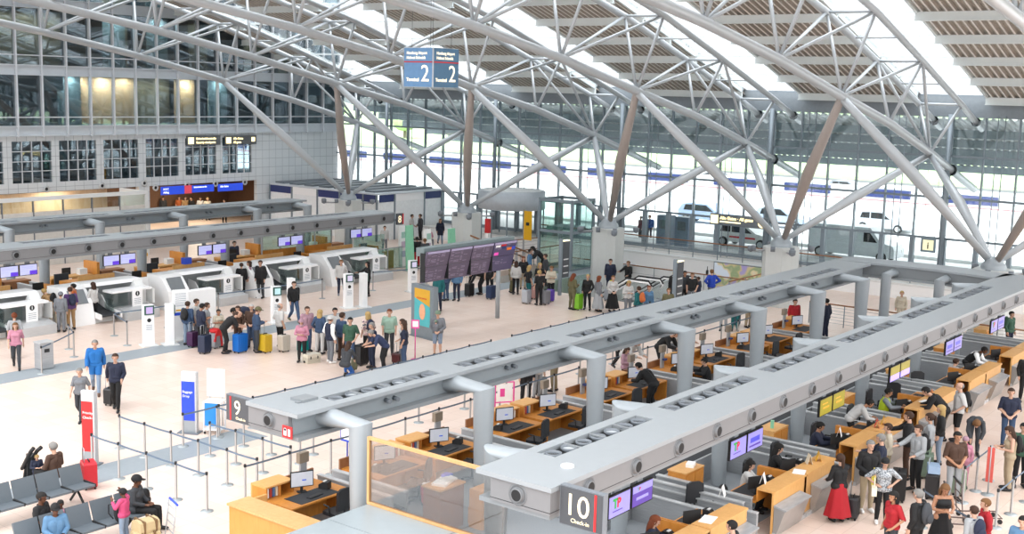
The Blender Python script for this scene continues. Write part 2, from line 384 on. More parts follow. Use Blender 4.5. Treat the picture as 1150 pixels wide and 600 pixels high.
for a, b in spans:
    # corrugated deck: zig-zag ribs running up the slope
    mb = MB(); n = int((b - a) / .34); w = (b - a) / n
    xs_ = [65.5, 63.0] + px[1:]
    for k in range(n):
        y0 = a + k * w; prof = [(0, 0), (.25, 0), (.38, .13), (.87, .13), (1, 0)]
        for (s0, h0), (s1, h1) in zip(prof, prof[1:]):
            vs = []; 
            for x in xs_:
                z = ipz(TN, x) + .95
                vs += [(x, y0 + s0 * w, z + h0), (x, y0 + s1 * w, z + h1)]
            mb.cur = 1 if (h0 == h1 == 0) else 0
            mb.add(vs, [(2 * i, 2 * i + 1, 2 * i + 3, 2 * i + 2) for i in range(len(xs_) - 1)])
    # closed upper skin so no sky leaks through
    mb.cur = 0
    vs = []
    for x in xs_:
        z = ipz(TN, x) + 1.25; vs += [(x, a, z), (x, b, z)]
    mb.add(vs, [(2 * i, 2 * i + 1, 2 * i + 3, 2 * i + 2) for i in range(len(xs_) - 1)])
    struct('ceiling', mb, [M['deck'], M['deckl']])
    for x in px:
        z = ipz(TN, x) + .62
        struct('trim', MB().box(x - .06, x + .06, a, b, z, z + .36).box(x - .14, x + .14, a, b, z - .03, z + .02), M['purlin'], True)
for y in TY:   # skylights over the trusses
    for k in range(len(px) - 1):
        x1, x0 = px[k], px[k + 1]; z1, z0 = ipz(TN, x1) + 1.0, ipz(TN, x0) + 1.0
        mb = MB().add([(x0, y - SKW, z0), (x1, y - SKW, z1), (x1, y + SKW, z1), (x0, y + SKW, z0)], [(0, 1, 2, 3)])
        w = struct('window', mb, G_SKY, True)
        MB().box(x0 - .04, x0 + .04, y - SKW, y + SKW, z0 - .06, z0 + .02).build('glazing_bar', M['purlin'], w)
    mb = MB()
    for s in (-1, 1):
        ye = y + s * SKW
        for k in range(len(px) - 1):
            x1, x0 = px[k], px[k + 1]; z1, z0 = ipz(TN, x1) + .9, ipz(TN, x0) + .9
            mb.add([(x0, ye, z0), (x1, ye, z1), (x1, ye, z1 + .35), (x0, ye, z0 + .35), (x0, ye + s * .12, z0), (x1, ye + s * .12, z1), (x1, ye + s * .12, z1 + .35), (x0, ye + s * .12, z0 + .35)],
                   [(0, 1, 2, 3), (4, 5, 6, 7), (0, 1, 5, 4), (3, 2, 6, 7)])
    struct('trim', mb, M['purlin'], True)
# canopy outside the glass front
mb = MB()
for k in range(150):
    y0 = 4 + k * .42
    for (s0, h0), (s1, h1) in (((0, 0), (.5, 0)), ((.5, 0), (.65, .12)), ((.65, .12), (.85, .12)), ((.85, .12), (1, 0))):
        mb.add([(63.9, y0 + s0 * .42, 9.35 + h0), (63.9, y0 + s1 * .42, 9.35 + h1), (78, y0 + s1 * .42, 6.2 + h1), (78, y0 + s0 * .42, 6.2 + h0)], [(0, 1, 2, 3)])
struct('ceiling_canopy', mb, mat('#dfe4e4', .5, .05))
for i, x in enumerate((66.5, 69.3, 72.1, 74.9, 77.8)):
    z = 9.35 - (x - 63.9) * 3.15 / 14.1
    struct('trim', MB().box(x - .1, x + .1, 4, 67, z - .45, z - .02), mat('#9aa5aa', .5), True)

# ---- roof trusses
wh = ['above the far right corner of the hall', 'ending right of the leftmost of the rightmost two concrete supports', '', '', '', '']
TL = ['white tubular roof truss cut by the top right corner of the view',
      'white roof truss whose lower chord ends above the right of the glass front',
      'white tubular roof truss crossing the middle of the roof right of the hanging terminal sign',
      'white tubular roof truss running behind the hanging blue terminal sign',
      'white tubular roof truss second nearest the office windows on the left',
      'white tubular roof truss closest to the office windows, its lower chord crossing their panes']
HW = 1.08
for t, y in enumerate(TY):
    T = thing('roof_truss', TL[t], 'truss', (54.5, y, 0), group='roof trusses')
    off = (54.5, y, 0)
    MB(off).tube([(x, y, z) for x, z in BN], .2, 12).build('bottom_chord', M['tube'], T)
    for s in (-1, 1):
        MB(off).tube([(x, y + s * HW, z) for x, z in TN], .155, 12).build('top_chord', M['tube'], T)
        MB(off).lathe([(.16, -.05), (.24, -.05), (.24, .05), (.16, .05)], (63.9, y + s * HW, ipz(TN, 63.9)), 14, 'x').build('seal_ring', M['black'], T)
    MB(off).lathe([(.21, -.05), (.31, -.05), (.31, .05), (.21, .05)], (63.9, y, ipz(BN, 63.9)), 14, 'x').build('seal_ring', M['black'], T)
    for i, (x, z) in enumerate(BN[:-1]):
        tops = {7: [7], 8: [7, 8]}.get(i, [i, i + 1])
        for j in tops:
            if j >= len(TN): continue
            for s in (-1, 1):
                r = .062 if i != 8 or j != 7 else .05
                MB(off).tube([(x, y, z), (TN[j][0], y + s * HW, TN[j][1])], .078, 8).build('brace', M['tube'], T)
    for i, (x, z) in enumerate(TN[:-1]):
        MB(off).tube([(x, y - HW, z), (x, y + HW, z)], .065, 8).build('cross_tube', M['tube'], T)
        if i: 
            xa = (x + TN[i - 1][0]) / 2; za = (z + TN[i - 1][1]) / 2
            MB(off).tube([(xa, y - HW, za), (xa, y + HW, za)], .045, 8).build('cross_tube', M['tube'], T)
# ---- concrete supports with four branching struts
PY = [14.95, 25.1, 35.3, 45.4, 55.4]
PLb = ['grey concrete roof support at the right edge, half hidden by the loop beam', 'grey concrete roof support right of the escalators with four branching struts',
       'grey concrete roof support behind the escalators with four branching struts', 'grey concrete roof support behind the departures board with four branching struts',
       'grey concrete roof support beside the white booths with four branching struts']
for i, y in enumerate(PY):
    T = thing('roof_support', PLb[i], 'support', (54.5, y, 0), group='branching roof supports')
    off = (54.5, y, 0)
    base = 0 if not (HY0 < y < HY1) else -4.5
    MB(off).prism([(54.5 + .78 * sx * cx, y + .78 * sy * cy) for sx, sy, cx, cy in ((-1, -1, 1, .55), (-1, -1, .55, 1), (1, -1, .55, 1), (1, -1, 1, .55), (1, 1, 1, .55), (1, 1, .55, 1), (-1, 1, .55, 1), (-1, 1, 1, .55))], 'z', base, 2.95).build('pedestal', M['conc'], T)
    MB(off).lathe([(.52, 2.95), (.55, 3.05), (.5, 3.2), (.4, 3.28), (.42, 3.4), (.2, 3.5)], (54.5, y, 0), 20).build('cap', M['pipe'], T)
    for yy in (y - 5.1, y + 5.1):
        ty = min(TY, key=lambda q: abs(q - yy))
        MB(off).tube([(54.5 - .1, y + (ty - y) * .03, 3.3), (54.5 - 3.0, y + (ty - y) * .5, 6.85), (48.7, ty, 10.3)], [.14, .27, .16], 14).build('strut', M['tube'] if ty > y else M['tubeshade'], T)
        MB(off).tube([(54.5 + .1, y + (ty - y) * .03, 3.3), (54.5 + 3.0, y + (ty - y) * .5, 5.5), (60.4, ty, 7.6)], [.13, .25, .14], 14).build('strut', M['tube'], T)
    for sx, sy in ((-1, -1), (-1, 1), (1, -1), (1, 1)):
        q = MB(off).tube([(54.5 + sx * .5, y + sy * .5, 2.75), (54.5 + sx * 1.05, y + sy * 1.05, 2.75)], .05, 8).build('lamp_arm', M['steel'], T)
        MB(off).lathe([(.05, -.18), (.15, -.12), (.17, .1), (.12, .12)], (54.5 + sx * 1.1, y + sy * 1.1, 2.85), 12).build('floodlight', M['greyp'], T)
    for k in range(3):
        MB(off).tube([(54.5 - .9 - k * .25, y - 1.0 + k * .9, 2.8), (54.5 - .9 - k * .25, y - 1.0 + k * .9, 3.05)], .12, 8).build('floodlight', M['greyp'], T)

# ================================================================ CHECK-IN CANOPY BEAMS
def beam(name, label, x0, x1, yo, yi, cols, trays, nozzles, nozend=True, elbow=.9):
    """yo = outer face, yi = inner (open) side; columns stand off the inner side"""
    s = 1 if yi > yo else -1
    T = thing(name, label, 'overhead beam', (x0, yo, 0), group='overhead check-in beams')
    off = (x0, yo, 0); a, b = min(yo, yi), max(yo, yi)
    def yb(p, q): return (min(p, q), max(p, q))
    bo = yb(yo, yi - s * .28)
    mb = MB(off); mb.box(x0, x1, *bo, 2.86, 3.3)
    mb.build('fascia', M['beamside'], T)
    MB(off).box(x0 - .004, x1, *yb(yo - s * .004, yo + s * .02), 2.915, 2.925).box(x0 - .004, x0 + .02, *yb(yo, yi - s * .28), 2.915, 2.925).box(x0 - .003, x1, *yb(yo - s * .003, yo + s * .02), 3.295, 3.31).box(x0 - .003, x0 + .02, *yb(yo, yi - s * .28), 3.295, 3.31).build('panel_seam', M['dark'], T)
    MB(off).box(x0 + .03, x1 - .03, *yb(yo + s * .03, yi), 2.78, 2.87).build('bottom_flange', M['beam'], T)
    MB(off).box(x0 + .1, x1 - .1, *yb(yi - s * .3, yi - s * .24), 2.87, 3.3).build('channel_web', M['chan'], T)
    # lid with the lamp trays cut out
    ty = yb(yi - s * .22, yi - s * .66); lid = MB(off); e0, e1 = yb(yo - s * .04, yi + s * .04)
    lid.box(x0 - .04, x1 + .04, e0, ty[0], 3.31, 3.4); lid.box(x0 - .04, x1 + .04, ty[1], e1, 3.31, 3.4)
    p = x0 - .04
    for t0, t1 in trays: lid.box(p, t0, *ty, 3.31, 3.4); p = t1
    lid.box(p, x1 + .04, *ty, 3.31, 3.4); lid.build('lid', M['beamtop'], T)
    for t0, t1 in trays:
        tr = MB(off).box(t0, t1, *ty, 3.302, 3.306).build('lamp_tray', M['dark'], T)
        n = 7
        for k in range(n):
            cx = t0 + (k + .5) * (t1 - t0) / n
            MB(off).lathe([(.13, 3.31), (.165, 3.34), (.165, 3.385), (.15, 3.385), (.14, 3.345), (.14, 3.33)], (cx, (ty[0] + ty[1]) / 2, 0), 16).build('uplight', M['greyp'], tr)
            MB(off).lathe([(.15, 3.335), (.05, 3.36), (0, 3.362)], (cx, (ty[0] + ty[1]) / 2, 0), 14).build('lamp_lens', mat('#b9bfc2', .3) if (k * 7 + int(t0 * 3)) % 3 == 0 else mat('#3c4146', .2), tr)
        for k in range(1, 4):
            MB(off).box(t0 + k * (t1 - t0) / 4 - .03, t0 + k * (t1 - t0) / 4 + .03, *ty, 3.306, 3.39).build('divider', M['beam'], tr)
    def noz(c, axis, sg):
        o = MB(off).lathe([(.2, 0), (.2, sg * .012), (.17, sg * .012), (.165, sg * .003), (.125, sg * .003), (.135, sg * .05), (.12, sg * .07), (.105, sg * .06)], c, 22, axis).build('air_nozzle', mat('#74777a', .4, .1), T)
        MB(off).lathe([(.108, sg * .062), (.06, sg * .05), (.0, sg * .045)], c, 16, axis).build('nozzle_opening', M['black'], o)
    for x in nozzles: noz((x, yo, 3.1), 'y', -s)
    if nozend: noz((x0, (yo + yi) / 2 + (-s * .1), 3.1), 'x', -1)
    for cx in cols:
        yc = yi + s * elbow
        MB(off).tube([(cx, yi - s * .28, 3.12), (cx, yc, 3.12), (cx, yc, .02)], [.235, .22, .19], 24, mitre=True).build('column', M['pipe'], T)
    for i in range(len(cols) - 1):
        cx = (cols[i] + cols[i + 1]) / 2
        q = MB(off)
        for d in (-.14, .14): q.tube([(cx + d, yi - s * .24, 3.1), (cx + d, yi - s * .08, 3.08)], .055, 8)
        q.build('spot_lamp', M['greyp'], T)
    return T
TR = [(17.9, 21.5), (22.4, 26.5), (27.35, 31.6), (32.3, 36.6), (37.25, 41.6), (42.3, 46.2)]
NZ = [17.62 + 1.65 * k for k in range(18)]
C9 = [17.6, 21.78, 26.65, 31.6, 36.5, 41.4, 45.7]
beam('check_in_beam', 'long grey overhead beam carrying the number 9 sign at its near end', 16.62, 48.7, 19.95, 18.38, C9, TR, [])
beam('check_in_beam', 'long grey overhead beam carrying the number 10 sign at its near end, nearest the crowd', 16.42, 50.3, 11.63, 13.26, [18.1, 22.8, 27.7, 32.6, 37.6, 42.6, 47.2], TR, NZ)
beam('check_in_beam', 'long grey overhead beam on the left whose far end carries the number 8 sign', 18.5, 48.0, 45.2, 46.85,
     [23.5, 28.45, 33.45, 38.35, 43.4, 47.0], [(21.5, 24.6), (26.6, 30.8), (31.5, 35.7), (36.5, 40.7), (41.4, 45.7)], [25.69 - 1.65 * 3 + 1.65 * k for k in range(17)], False)
beam('check_in_beam', 'long grey overhead beam on the left standing behind the one with number 8', 18.5, 48.9, 54.9, 53.3,
     [19.6, 24.5, 29.5, 34.3, 39.35, 44.4, 48.2], [(21.5, 25.0), (26.6, 30.8), (31.5, 35.7), (36.5, 40.7), (41.4, 45.7)], [], False)
# cross beam joining 9 and 10 at the far end
T = thing('cross_beam', 'curved grey cross beam joining the far ends of the two long overhead beams', 'overhead beam', (49.5, 16, 0))
off = (49.5, 16, 0)
arc = [(48.72 + .45 * math.sin(PI * t / 8), 19.95 - (19.95 - 13.3) * t / 8) for t in range(9)]
outer = [(50.2 + .5 * math.sin(PI * t / 8), 13.3 - .4 + (19.99 - 12.9) * t / 8) for t in range(9)]
poly = arc + outer
MB(off).prism(poly, 'z', 3.31, 3.4).build('lid', M['beamtop'], T)
MB(off).prism([(x + (.12 if i < 9 else -.06), y) for i, (x, y) in enumerate(poly)], 'z', 2.86, 3.31).build('fascia', M['beam'], T)
MB(off).prism([(x + (-.02 if i < 9 else 0), y) for i, (x, y) in enumerate(poly)], 'z', 2.78, 2.86).build('bottom_flange', M['beamtop'], T)
for y in (17.5, 15.3):
    MB(off).tube([(49.5, y, 3.05), (48.35, y, 3.05), (48.35, y, .02)], .2, 24, mitre=True).build('column', M['pipe'], T)

# ---- number signs hanging off the beams
def number_sign(num, loc, w, h, face, label, stripe='right', sub='Check-in'):
    """face 'x': reads from -x side, running along y"""
    T = thing('number_sign', label, 'sign', loc)
    t = .13
    MB().box(0, t, -w, 0, 0, h).build('sign_box', M['greyp'], T)
    MB().box(-.012, 0, -w + .02, -.02, .02, h - .02).build('sign_face', M['signdark'], T)
    sy = -w + .16 if stripe == 'right' else -.16
    MB().box(-.02, -.012, sy - .022, sy + .022, .03, h - .03).build('red_stripe', M['red'], T)
    x = -.014; ty = -.09 if stripe == 'right' else -.28
    text(num, h * .78, M['cream'], T, (x, ty, h * .30), RX, 'sign_number', .006, bold=.0)
    text(sub, h * .15, M['cream'], T, (x, ty - .06 - (.1 if len(num) > 1 else 0), h * .12), RX, 'sign_lettering', .004)
    return T
number_sign('10', (16.6, 11.55, 2.72), .92, .72, 'x', 'big dark sign reading 10 Check-in below the beam nearest the crowd')
number_sign('9', (16.75, 20.86, 2.78), .84, .6, 'x', 'dark sign reading 9 Check-in at the beam end beside the blue totem', 'left')
T = thing('number_sign', 'small dark sign with the number 8 at the end of the left beam', 'sign', (47.95, 44.9, 2.72))
MB().box(0, .5, 0, .12, 0, .62).build('sign_box', M['signdark'], T)
text('8', .55, M['cream'], T, (.05, -.012, .12), RY, 'sign_number', .006, bold=.006)
MB().box(.42, .5, -.012, 0, .03, .59).build('red_stripe', M['red'], T)
MB().box(.0, .5, .12, .35, .2, .3).build('bracket', M['greyp'], T)
# fire equipment signs
T = thing('fire_sign', 'small red fire equipment sign under the near end of beam 9', 'sign', (16.58, 18.78, 2.84))
MB().box(-.02, 0, -.3, 0, 0, .26).build('sign_plate', M['red'], T)
MB().box(-.026, -.02, -.13, -.05, .05, .2).box(-.026, -.02, -.25, -.18, .05, .2).lathe([(.035, -.026), (.035, -.02)], (0, -.09, .18), 10, 'x').build('pictogram', M['white'], T)
T = thing('fire_sign', 'small red fire equipment sign on the column under the number 10 beam', 'sign', (17.87, 13.95, 2.15))
MB().box(-.02, 0, -.18, .06, 0, .26).build('sign_plate', M['red'], T)
MB().box(-.026, -.02, -.13, -.08, .05, .21).box(-.026, -.02, -.02, .02, .05, .21).build('pictogram', M['white'], T)
# hatch and sensor on the beam roofs
tag(MB().box(17.3, 17.75, 18.95, 19.35, 3.4, 3.46).box(17.2, 17.3, 19.0, 19.1, 3.4, 3.43).build('roof_hatch', M['beam']), 'flat grey hatch on top of the beam beside number 9', 'hatch')
tag(MB((17.6, 12.1, 3.4)).lathe([(.13, 3.4), (.13, 3.43), (.05, 3.45)], (17.6, 12.1, 0), 16).build('smoke_detector', M['offw'], None, (17.6, 12.1, 3.4)), 'round white disc on top of the beam beside number 10', 'detector')

# ================================================================ SCREENS UNDER THE BEAMS
purp = mat('#5b35c9', .3, emit=.2); lilac = mat('#8f8ad6', .3, emit=.1); paleb = mat('#b4b8e0', .3, emit=.2); yel = mat('#a0941e', .3, emit=.05)
violet = mat('#4f3696', .3, emit=.12); tgreen = mat('#2f9e3c', .4, emit=.1); tred = mat('#c8212f', .4, emit=.1); screenw = mat('#cdd2dc', .3, emit=.08)
def screen(style, loc, label, grp):
    T = thing('flight_screen', label, 'screen', loc, group=grp)
    w, h = .8, .47
    MB().box(0, w, 0, .06, 0, h).build('bezel', M['black'], T)
    f = MB().box(.025, w - .025, -.006, 0, .025, h - .025)
    MB().box(.3, .5, .06, .12, .15, .9).build('hanging_bracket', M['greyp'], T)
    if style == 'TP1':
        f.build('display', lilac, T)
        text('T', .26, tgreen, T, (.16, -.008, .2), RY, 'airline_letter', bold=.012); text('P', .26, tred, T, (.3, -.008, .2), RY, 'airline_letter', bold=.01)
        MB().box(.15, .5, -.01, -.006, .12, .14).build('text_line', violet, T)
    elif style == 'TP2':
        f.build('display', violet, T)
        MB().box(.025, w - .025, -.009, -.006, .3, h - .025).build('header_band', lilac, T)
        text('T', .1, tgreen, T, (.2, -.011, .33), RY, 'airline_letter'); text('P', .1, tred, T, (.26, -.011, .33), RY, 'airline_letter')
        MB().box(.16, .62, -.011, -.006, .14, .2).build('text_line', lilac, T)
    elif style == 'blue':
        f.build('display', lilac, T)
        MB().box(.15, .62, -.01, -.006, .2, .32).build('text_block', mat('#3f3fa8', .3, emit=.4), T); MB().box(.1, .68, -.01, -.006, .1, .14).build('text_line', violet, T)
    elif style == 'yellow':
        f.build('display', yel, T); MB().box(.2, .6, -.01, -.006, .18, .23).box(.15, .5, -.01, -.006, .3, .33).build('text_line', mat('#c9962b', .3, emit=.3), T)
    elif style == 'yellowlilac':
        f.build('display', yel, T); MB().box(.025, w - .025, -.009, -.006, .025, .2).build('footer_band', mat('#9a8af0', .3, emit=.6), T)
    else:
        f.build('display', paleb, T)
        MB().box(.45, w - .03, -.01, -.006, .03, .19).build('purple_box', purp, T)
        MB().box(.08, .6, -.01, -.006, .34, .36).box(.08, .55, -.01, -.006, .28, .3).box(.08, .4, -.01, -.006, .2, .215).build('text_line', mat('#8f93c4', .3, emit=.5), T)
    return T
g = 'screens under the number 10 beam'
SC = [(18.72, 'TP1', 'TP2', 'lilac screen with green and red TP letters, beside the number 10 sign', 'purple screen right beside the lilac TP screen near the number 10 sign'),
      (23.75, 'TP1', 'blue', 'lilac screen with small TP letters at the second column from the front', 'lilac screen with blue block to the right of the second TP screen'),
      (28.7, 'yellow', 'yellow', 'all-yellow screen, left one of the yellow pair above the white-shirted agent', 'all-yellow screen, right one of the yellow pair above the white-shirted agent'),
      (33.72, 'yellowlilac', 'yellowlilac', 'half yellow half lilac screen, left of its pair', 'half yellow half lilac screen, right of its pair'),
      (38.7, 'blue', 'blue', 'lilac screen, left of the pair behind the half yellow ones', 'lilac screen, right of the pair behind the half yellow ones'),
      (43.66, 'TP1', 'blue', 'lilac screen, left of the farthest pair under the right beam', 'lilac screen, right of the farthest pair under the right beam')]
for x, a, b, la, lb in SC:
    screen(a, (x, 11.88, 2.08), la, g); screen(b, (x + .85, 11.88, 2.08), lb, g)
g = 'screens under the left beam'
where = ['at the left edge of the photo', 'above the person leaning over the second counter', 'above the white arch of the third bag drop', 'left of the glass booth with the wooden wall', 'nearest to the number 8 sign']
for i, x in enumerate((25.1, 29.85, 34.9, 39.8, 44.85)):
    screen('std', (x, 45.4, 2.18), 'left one of the white screen pair ' + where[i], g)
    screen('std', (x + .84, 45.4, 2.18), 'right one of the white screen pair ' + where[i], g)

# ================================================================ DESKS AND COUNTERS
def office_chair():
    T = thing('office_chair', '', 'chair')
    MB().prism([(-.24, -.2), (.24, -.2), (.26, .22), (.15, .26), (-.15, .26), (-.26, .22)], 'z', .46, .54).build('seat', M['blackpl'], T)
    MB().prism([(-.24, .62), (.24, .62), (.22, 1.08), (.12, 1.14), (-.12, 1.14), (-.22, 1.08)], 'y', -.28, -.22).build('backrest', M['blackpl'], T)
    mb = MB().tube([(0, 0, .47), (0, 0, .12)], .03, 8)
    for k in range(5):
        a = 2 * PI * k / 5; mb.tube([(0, 0, .12), (.3 * math.cos(a), .3 * math.sin(a), .06)], .022, 6)
    mb.tube([(0, -.2, .5), (0, -.3, .7)], .025, 6).build('base', M['dark'], T)
    for k in range(5):
        a = 2 * PI * k / 5; MB().ell((.3 * math.cos(a), .3 * math.sin(a), .035), (.035, .035, .035), 8, 5).build('castor', M['black'], T)
    for s in (-1, 1): MB().tube([(s * .27, -.05, .5), (s * .31, -.05, .72), (s * .31, .12, .73)], .02, 6).build('armrest', M['dark'], T)
    return T
def monitor():
    T = thing('computer_monitor', '', 'monitor')
    MB().box(-.28, .28, -.02, .02, .13, .51).build('casing', M['dark'], T)
    MB().box(-.26, .26, -.024, -.02, .15, .49).build('display', screenw, T)
    MB().box(-.0, .1, -.027, -.024, .28, .31).build('display_mark', mat('#3455c0', .3, emit=.3), T)
    MB().box(-.03, .03, .0, .04, 0, .2).box(-.11, .11, -.07, .09, 0, .015).build('stand', M['dark'], T)
    return T
def keyboard():
    T = MB().box(-.22, .22, -.07, .07, 0, .02).box(-.2, .2, -.055, .055, .02, .027).build('keyboard', M['blackpl'])
    return T
def ticket_printer():
    T = thing('ticket_printer', '', 'printer')
    MB().prism([(-.12, 0), (.12, 0), (.12, .1), (.0, .17), (-.12, .17)], 'x', -.1, .1).build('casing', M['dark'], T)
    MB().box(-.06, .06, -.03, .02, .165, .19).build('paper_slot', M['offw'], T)
    return T
PRC, PRM, PRK, PRP = office_chair(), monitor(), keyboard(), ticket_printer()
first = {}
def put(proto, key, loc, rz, label, cat, grp):
    if key not in first: first[key] = 1; o = proto; o.location = loc; o.rotation_euler[2] = rz
    else: o = dup(proto, loc, rz)
    tag(o, label, cat, grp); return o
def check_in_desk(loc, flip, label, wood):
    """local: x along the row, +y = passenger side, origin at the middle of the desk on the floor"""
    T = thing('check_in_desk', label, 'desk', loc, group='check-in desks of the number 9 row')
    s = -1 if flip else 1
    def B(x0, x1, *r): return MB().box(min(s * x0, s * x1), max(s * x0, s * x1), *r)
    B(-.95, .95, -.45, .42, .71, .75).build('desk_top', M[wood], T)
    B(-.95, -.9, -.45, .95, 0, .71).build('side_panel', M[wood], T)
    B(.9, .95, -.45, .95, 0, .71).build('side_panel', M[wood], T)
    B(-.9, .9, .36, .4, 0, .71).build('modesty_panel', M['wood'], T)
    B(-.95, -.1, .42, .95, 1.02, 1.06).build('counter_top', M['woodl'], T)
    B(-.95, -.1, .9, .95, .0, 1.02).build('front_panel', M['woodl'], T)
    mb = B(-.95, -.9, .42, .9, .71, 1.02); q = B(-.14, -.1, .42, .9, .71, 1.02); mb.add(q.v, q.f); q = B(-.52, -.5, .42, .9, .75, 1.02); mb.add(q.v, q.f)
    mb.build('pigeonhole_divider', M[wood], T)
    B(-.9, .9, .42, .9, .71, .74).build('shelf', M['wood'], T)
    B(-.1, .95, .87, .92, .0, .98).build('front_screen', M['woodd'], T)
    for i, c in enumerate(('#f3f3ef', '#b8453a', '#5877a8', '#e8e3d0')):
        B(-.85 + i * .09, -.79 + i * .09, .5, .7, .75, .97).build('leaflet_stack', mat(c, .6), T)
    B(-.6, .6, -.4, .2, .75, .757).build('desk_mat', M['rubber'], T)
    B(.3, .5, .62, .68, .74, 1.4).build('display_pole', M['steel'], T)
    B(.25, .55, .6, .72, 1.3, 1.55).build('customer_display', mat('#8d8070', .5), T)
    B(.3, .45, .5, .66, 1.02, 1.08).build('card_reader', M['navy'], T)
    return T
c9 = [22.35 + 4.95 * k for k in range(6)]
desks = [(18.5, True)]
for c in c9: desks += [(c - 1.05, False), (c + 1.05, True)]
desks = [d for d in desks if d[0] < 46.5]
dl = ['nearest the camera beside the low wooden wall', 'behind the wood framed glass panel', 'just right of the glass panel', 'behind the second column',
      'left of the third column with a dark chair', 'with an agent in a pale blazer in front', 'with the dark-clothed agent bending over it', 'beside the agent in a dark suit', 'left of the fifth column', 'left of the sixth column, large box front',
      'behind the sixth column', 'near the end of the row', 'last of the row']
for i, (x, fl) in enumerate(desks):
    w = dl[min(i, len(dl) - 1)]
    check_in_desk((x, 20.05, 0), not fl, 'wooden check-in desk ' + w, 'wood')
    sx = 1 if fl else -1
    put(PRM, 'm', (x - sx * .0, 20.3, .757), -.45, 'monitor on the desk ' + w, 'monitor', 'monitors of the number 9 row')
    if i < 10:
        put(PRK, 'k', (x, 19.85, .757), 0.1, 'keyboard on the desk ' + w, 'keyboard', 'keyboards of the number 9 row')
        put(PRP, 'p', (x + sx * .55, 20.1, .757), .3, 'small black printer on the desk ' + w, 'printer', 'printers of the number 9 row')
    if i in (0, 1, 2, 3, 4, 5, 8, 9, 10):
        put(PRC, 'c', (x + .1, 19.2, 0), random.uniform(-.6, .6), 'office chair at the desk ' + w, 'chair', 'office chairs of the number 9 row')
# belts between the desks, running toward the middle of the island
def feeder(x0, x1, y0, y1, label, grp, zt=.42):
    T = thing('baggage_belt', label, 'conveyor belt', ((x0 + x1) / 2, (y0 + y1) / 2, 0), group=grp); off = T.location
    MB(off).box(x0, x1, y0, y1, 0, zt - .04).build('belt_housing', M['beam'], T)
    MB(off).box(x0 + .08, x1 - .08, y0, y1, zt - .04, zt).build('belt', M['rubber'], T)
    for x in (x0, x1): MB(off).box(x - .04, x + .04, y0, y1, 0, zt + .35).build('side_guard', M['steel'], T)
    for x in (x0, x1): MB(off).box(x - .07, x + .07, y0, y1, zt + .35, zt + .38).build('top_rail', M['steell'], T)
    return T
bl = ['beside the first desk', 'in front of the second column', 'in front of the third column', 'between fourth and fifth column', 'left of the sixth column', 'near the far end']
feeder(19.6, 20.1, 18.4, 20.9, 'grey baggage belt of the left desk row ' + bl[0], 'baggage belts of the number 9 row')
for i, c in enumerate(c9[:5]):
    feeder(c + 2.15, c + 2.75, 16.6, 20.9, 'grey baggage belt of the left desk row ' + bl[i + 1], 'baggage belts of the number 9 row')
for k, (yb, lb) in enumerate(((16.1, 'long dark collecting belt nearer the left desks in the middle of the island'), (14.95, 'long dark collecting belt nearer the crowded counters in the middle of the island'))):
    T = thing('collecting_belt', lb, 'conveyor belt', (33, yb, 0)); off = (33, yb, 0)
    MB(off).box(22.8, 47.5, yb - .35, yb + .35, 0, .5).build('belt_housing', M['beam'], T)
    MB(off).box(22.8, 47.5, yb - .3, yb + .3, .5, .54).build('belt', M['rubber'], T)
    for s in (-1, 1): MB(off).box(22.8, 47.5, yb + s * .4 - .03, yb + s * .4 + .03, 0, .72).build('side_guard', M['steel'], T)
# row 10 counters (passengers on the -y side)
def counter(loc, mirror, label):
    T = thing('check_in_counter', label, 'counter', loc, group='check-in counters of the number 10 row')
    s = -1 if mirror else 1
    def B(x0, x1, *r): return MB().box(min(s * x0, s * x1), max(s * x0, s * x1), *r)
    B(-.88, .88, -.33, -.28, .02, 1.05).build('front_panel', M['woodl'], T)
    mb = B(-.88, .88, -.36, .12, 1.05, 1.1); mb.build('counter_top', M['woodl'], T)
    B(-.88, -.84, -.33, .95, 0, 1.05).build('side_panel', M['wood'], T)
    B(-.84, .84, .1, .14, .75, 1.05).build('inner_panel', M['wood'], T)
    B(-.86, .9, .14, .95, .72, .76).build('desk_top', M['wood'], T)
    B(-.5, .6, .35, .9, .76, .767).build('desk_mat', M['rubber'], T)
    # slanted stainless parcel ledge at the front
    MB().prism([(-.34, .02), (-.34, .74), (-.62, .68), (-.42, .02)], 'x', min(s * -.55, s * .86), max(s * -.55, s * .86)).build('steel_ledge', mat('#a8a5a2', .3, .35), T)
    MB().prism([(-.34, .72), (-.34, .77), (-.66, .71), (-.65, .67)], 'x', min(s * -.57, s * .88), max(s * -.57, s * .88)).build('ledge_lid', M['steel'], T)
    MB().box(-.88, .88, -.4, -.33, .0, .1).build('plinth', M['steell'], T)
    return T
c10 = [22.0 + 4.95 * k for k in range(6)]
cl = ['in the bottom middle of the photo', 'right of the one with the teal object', 'left of the woman in the red skirt', 'directly behind the woman in the red skirt', 'with the red and yellow folders', 'behind the large man in black', 'where the hi-vis agent works',
      'beside the man in white T-shirt', 'right of the man in white T-shirt', 'behind the vested man at the right', 'last but one at the right edge', 'at the far right edge']
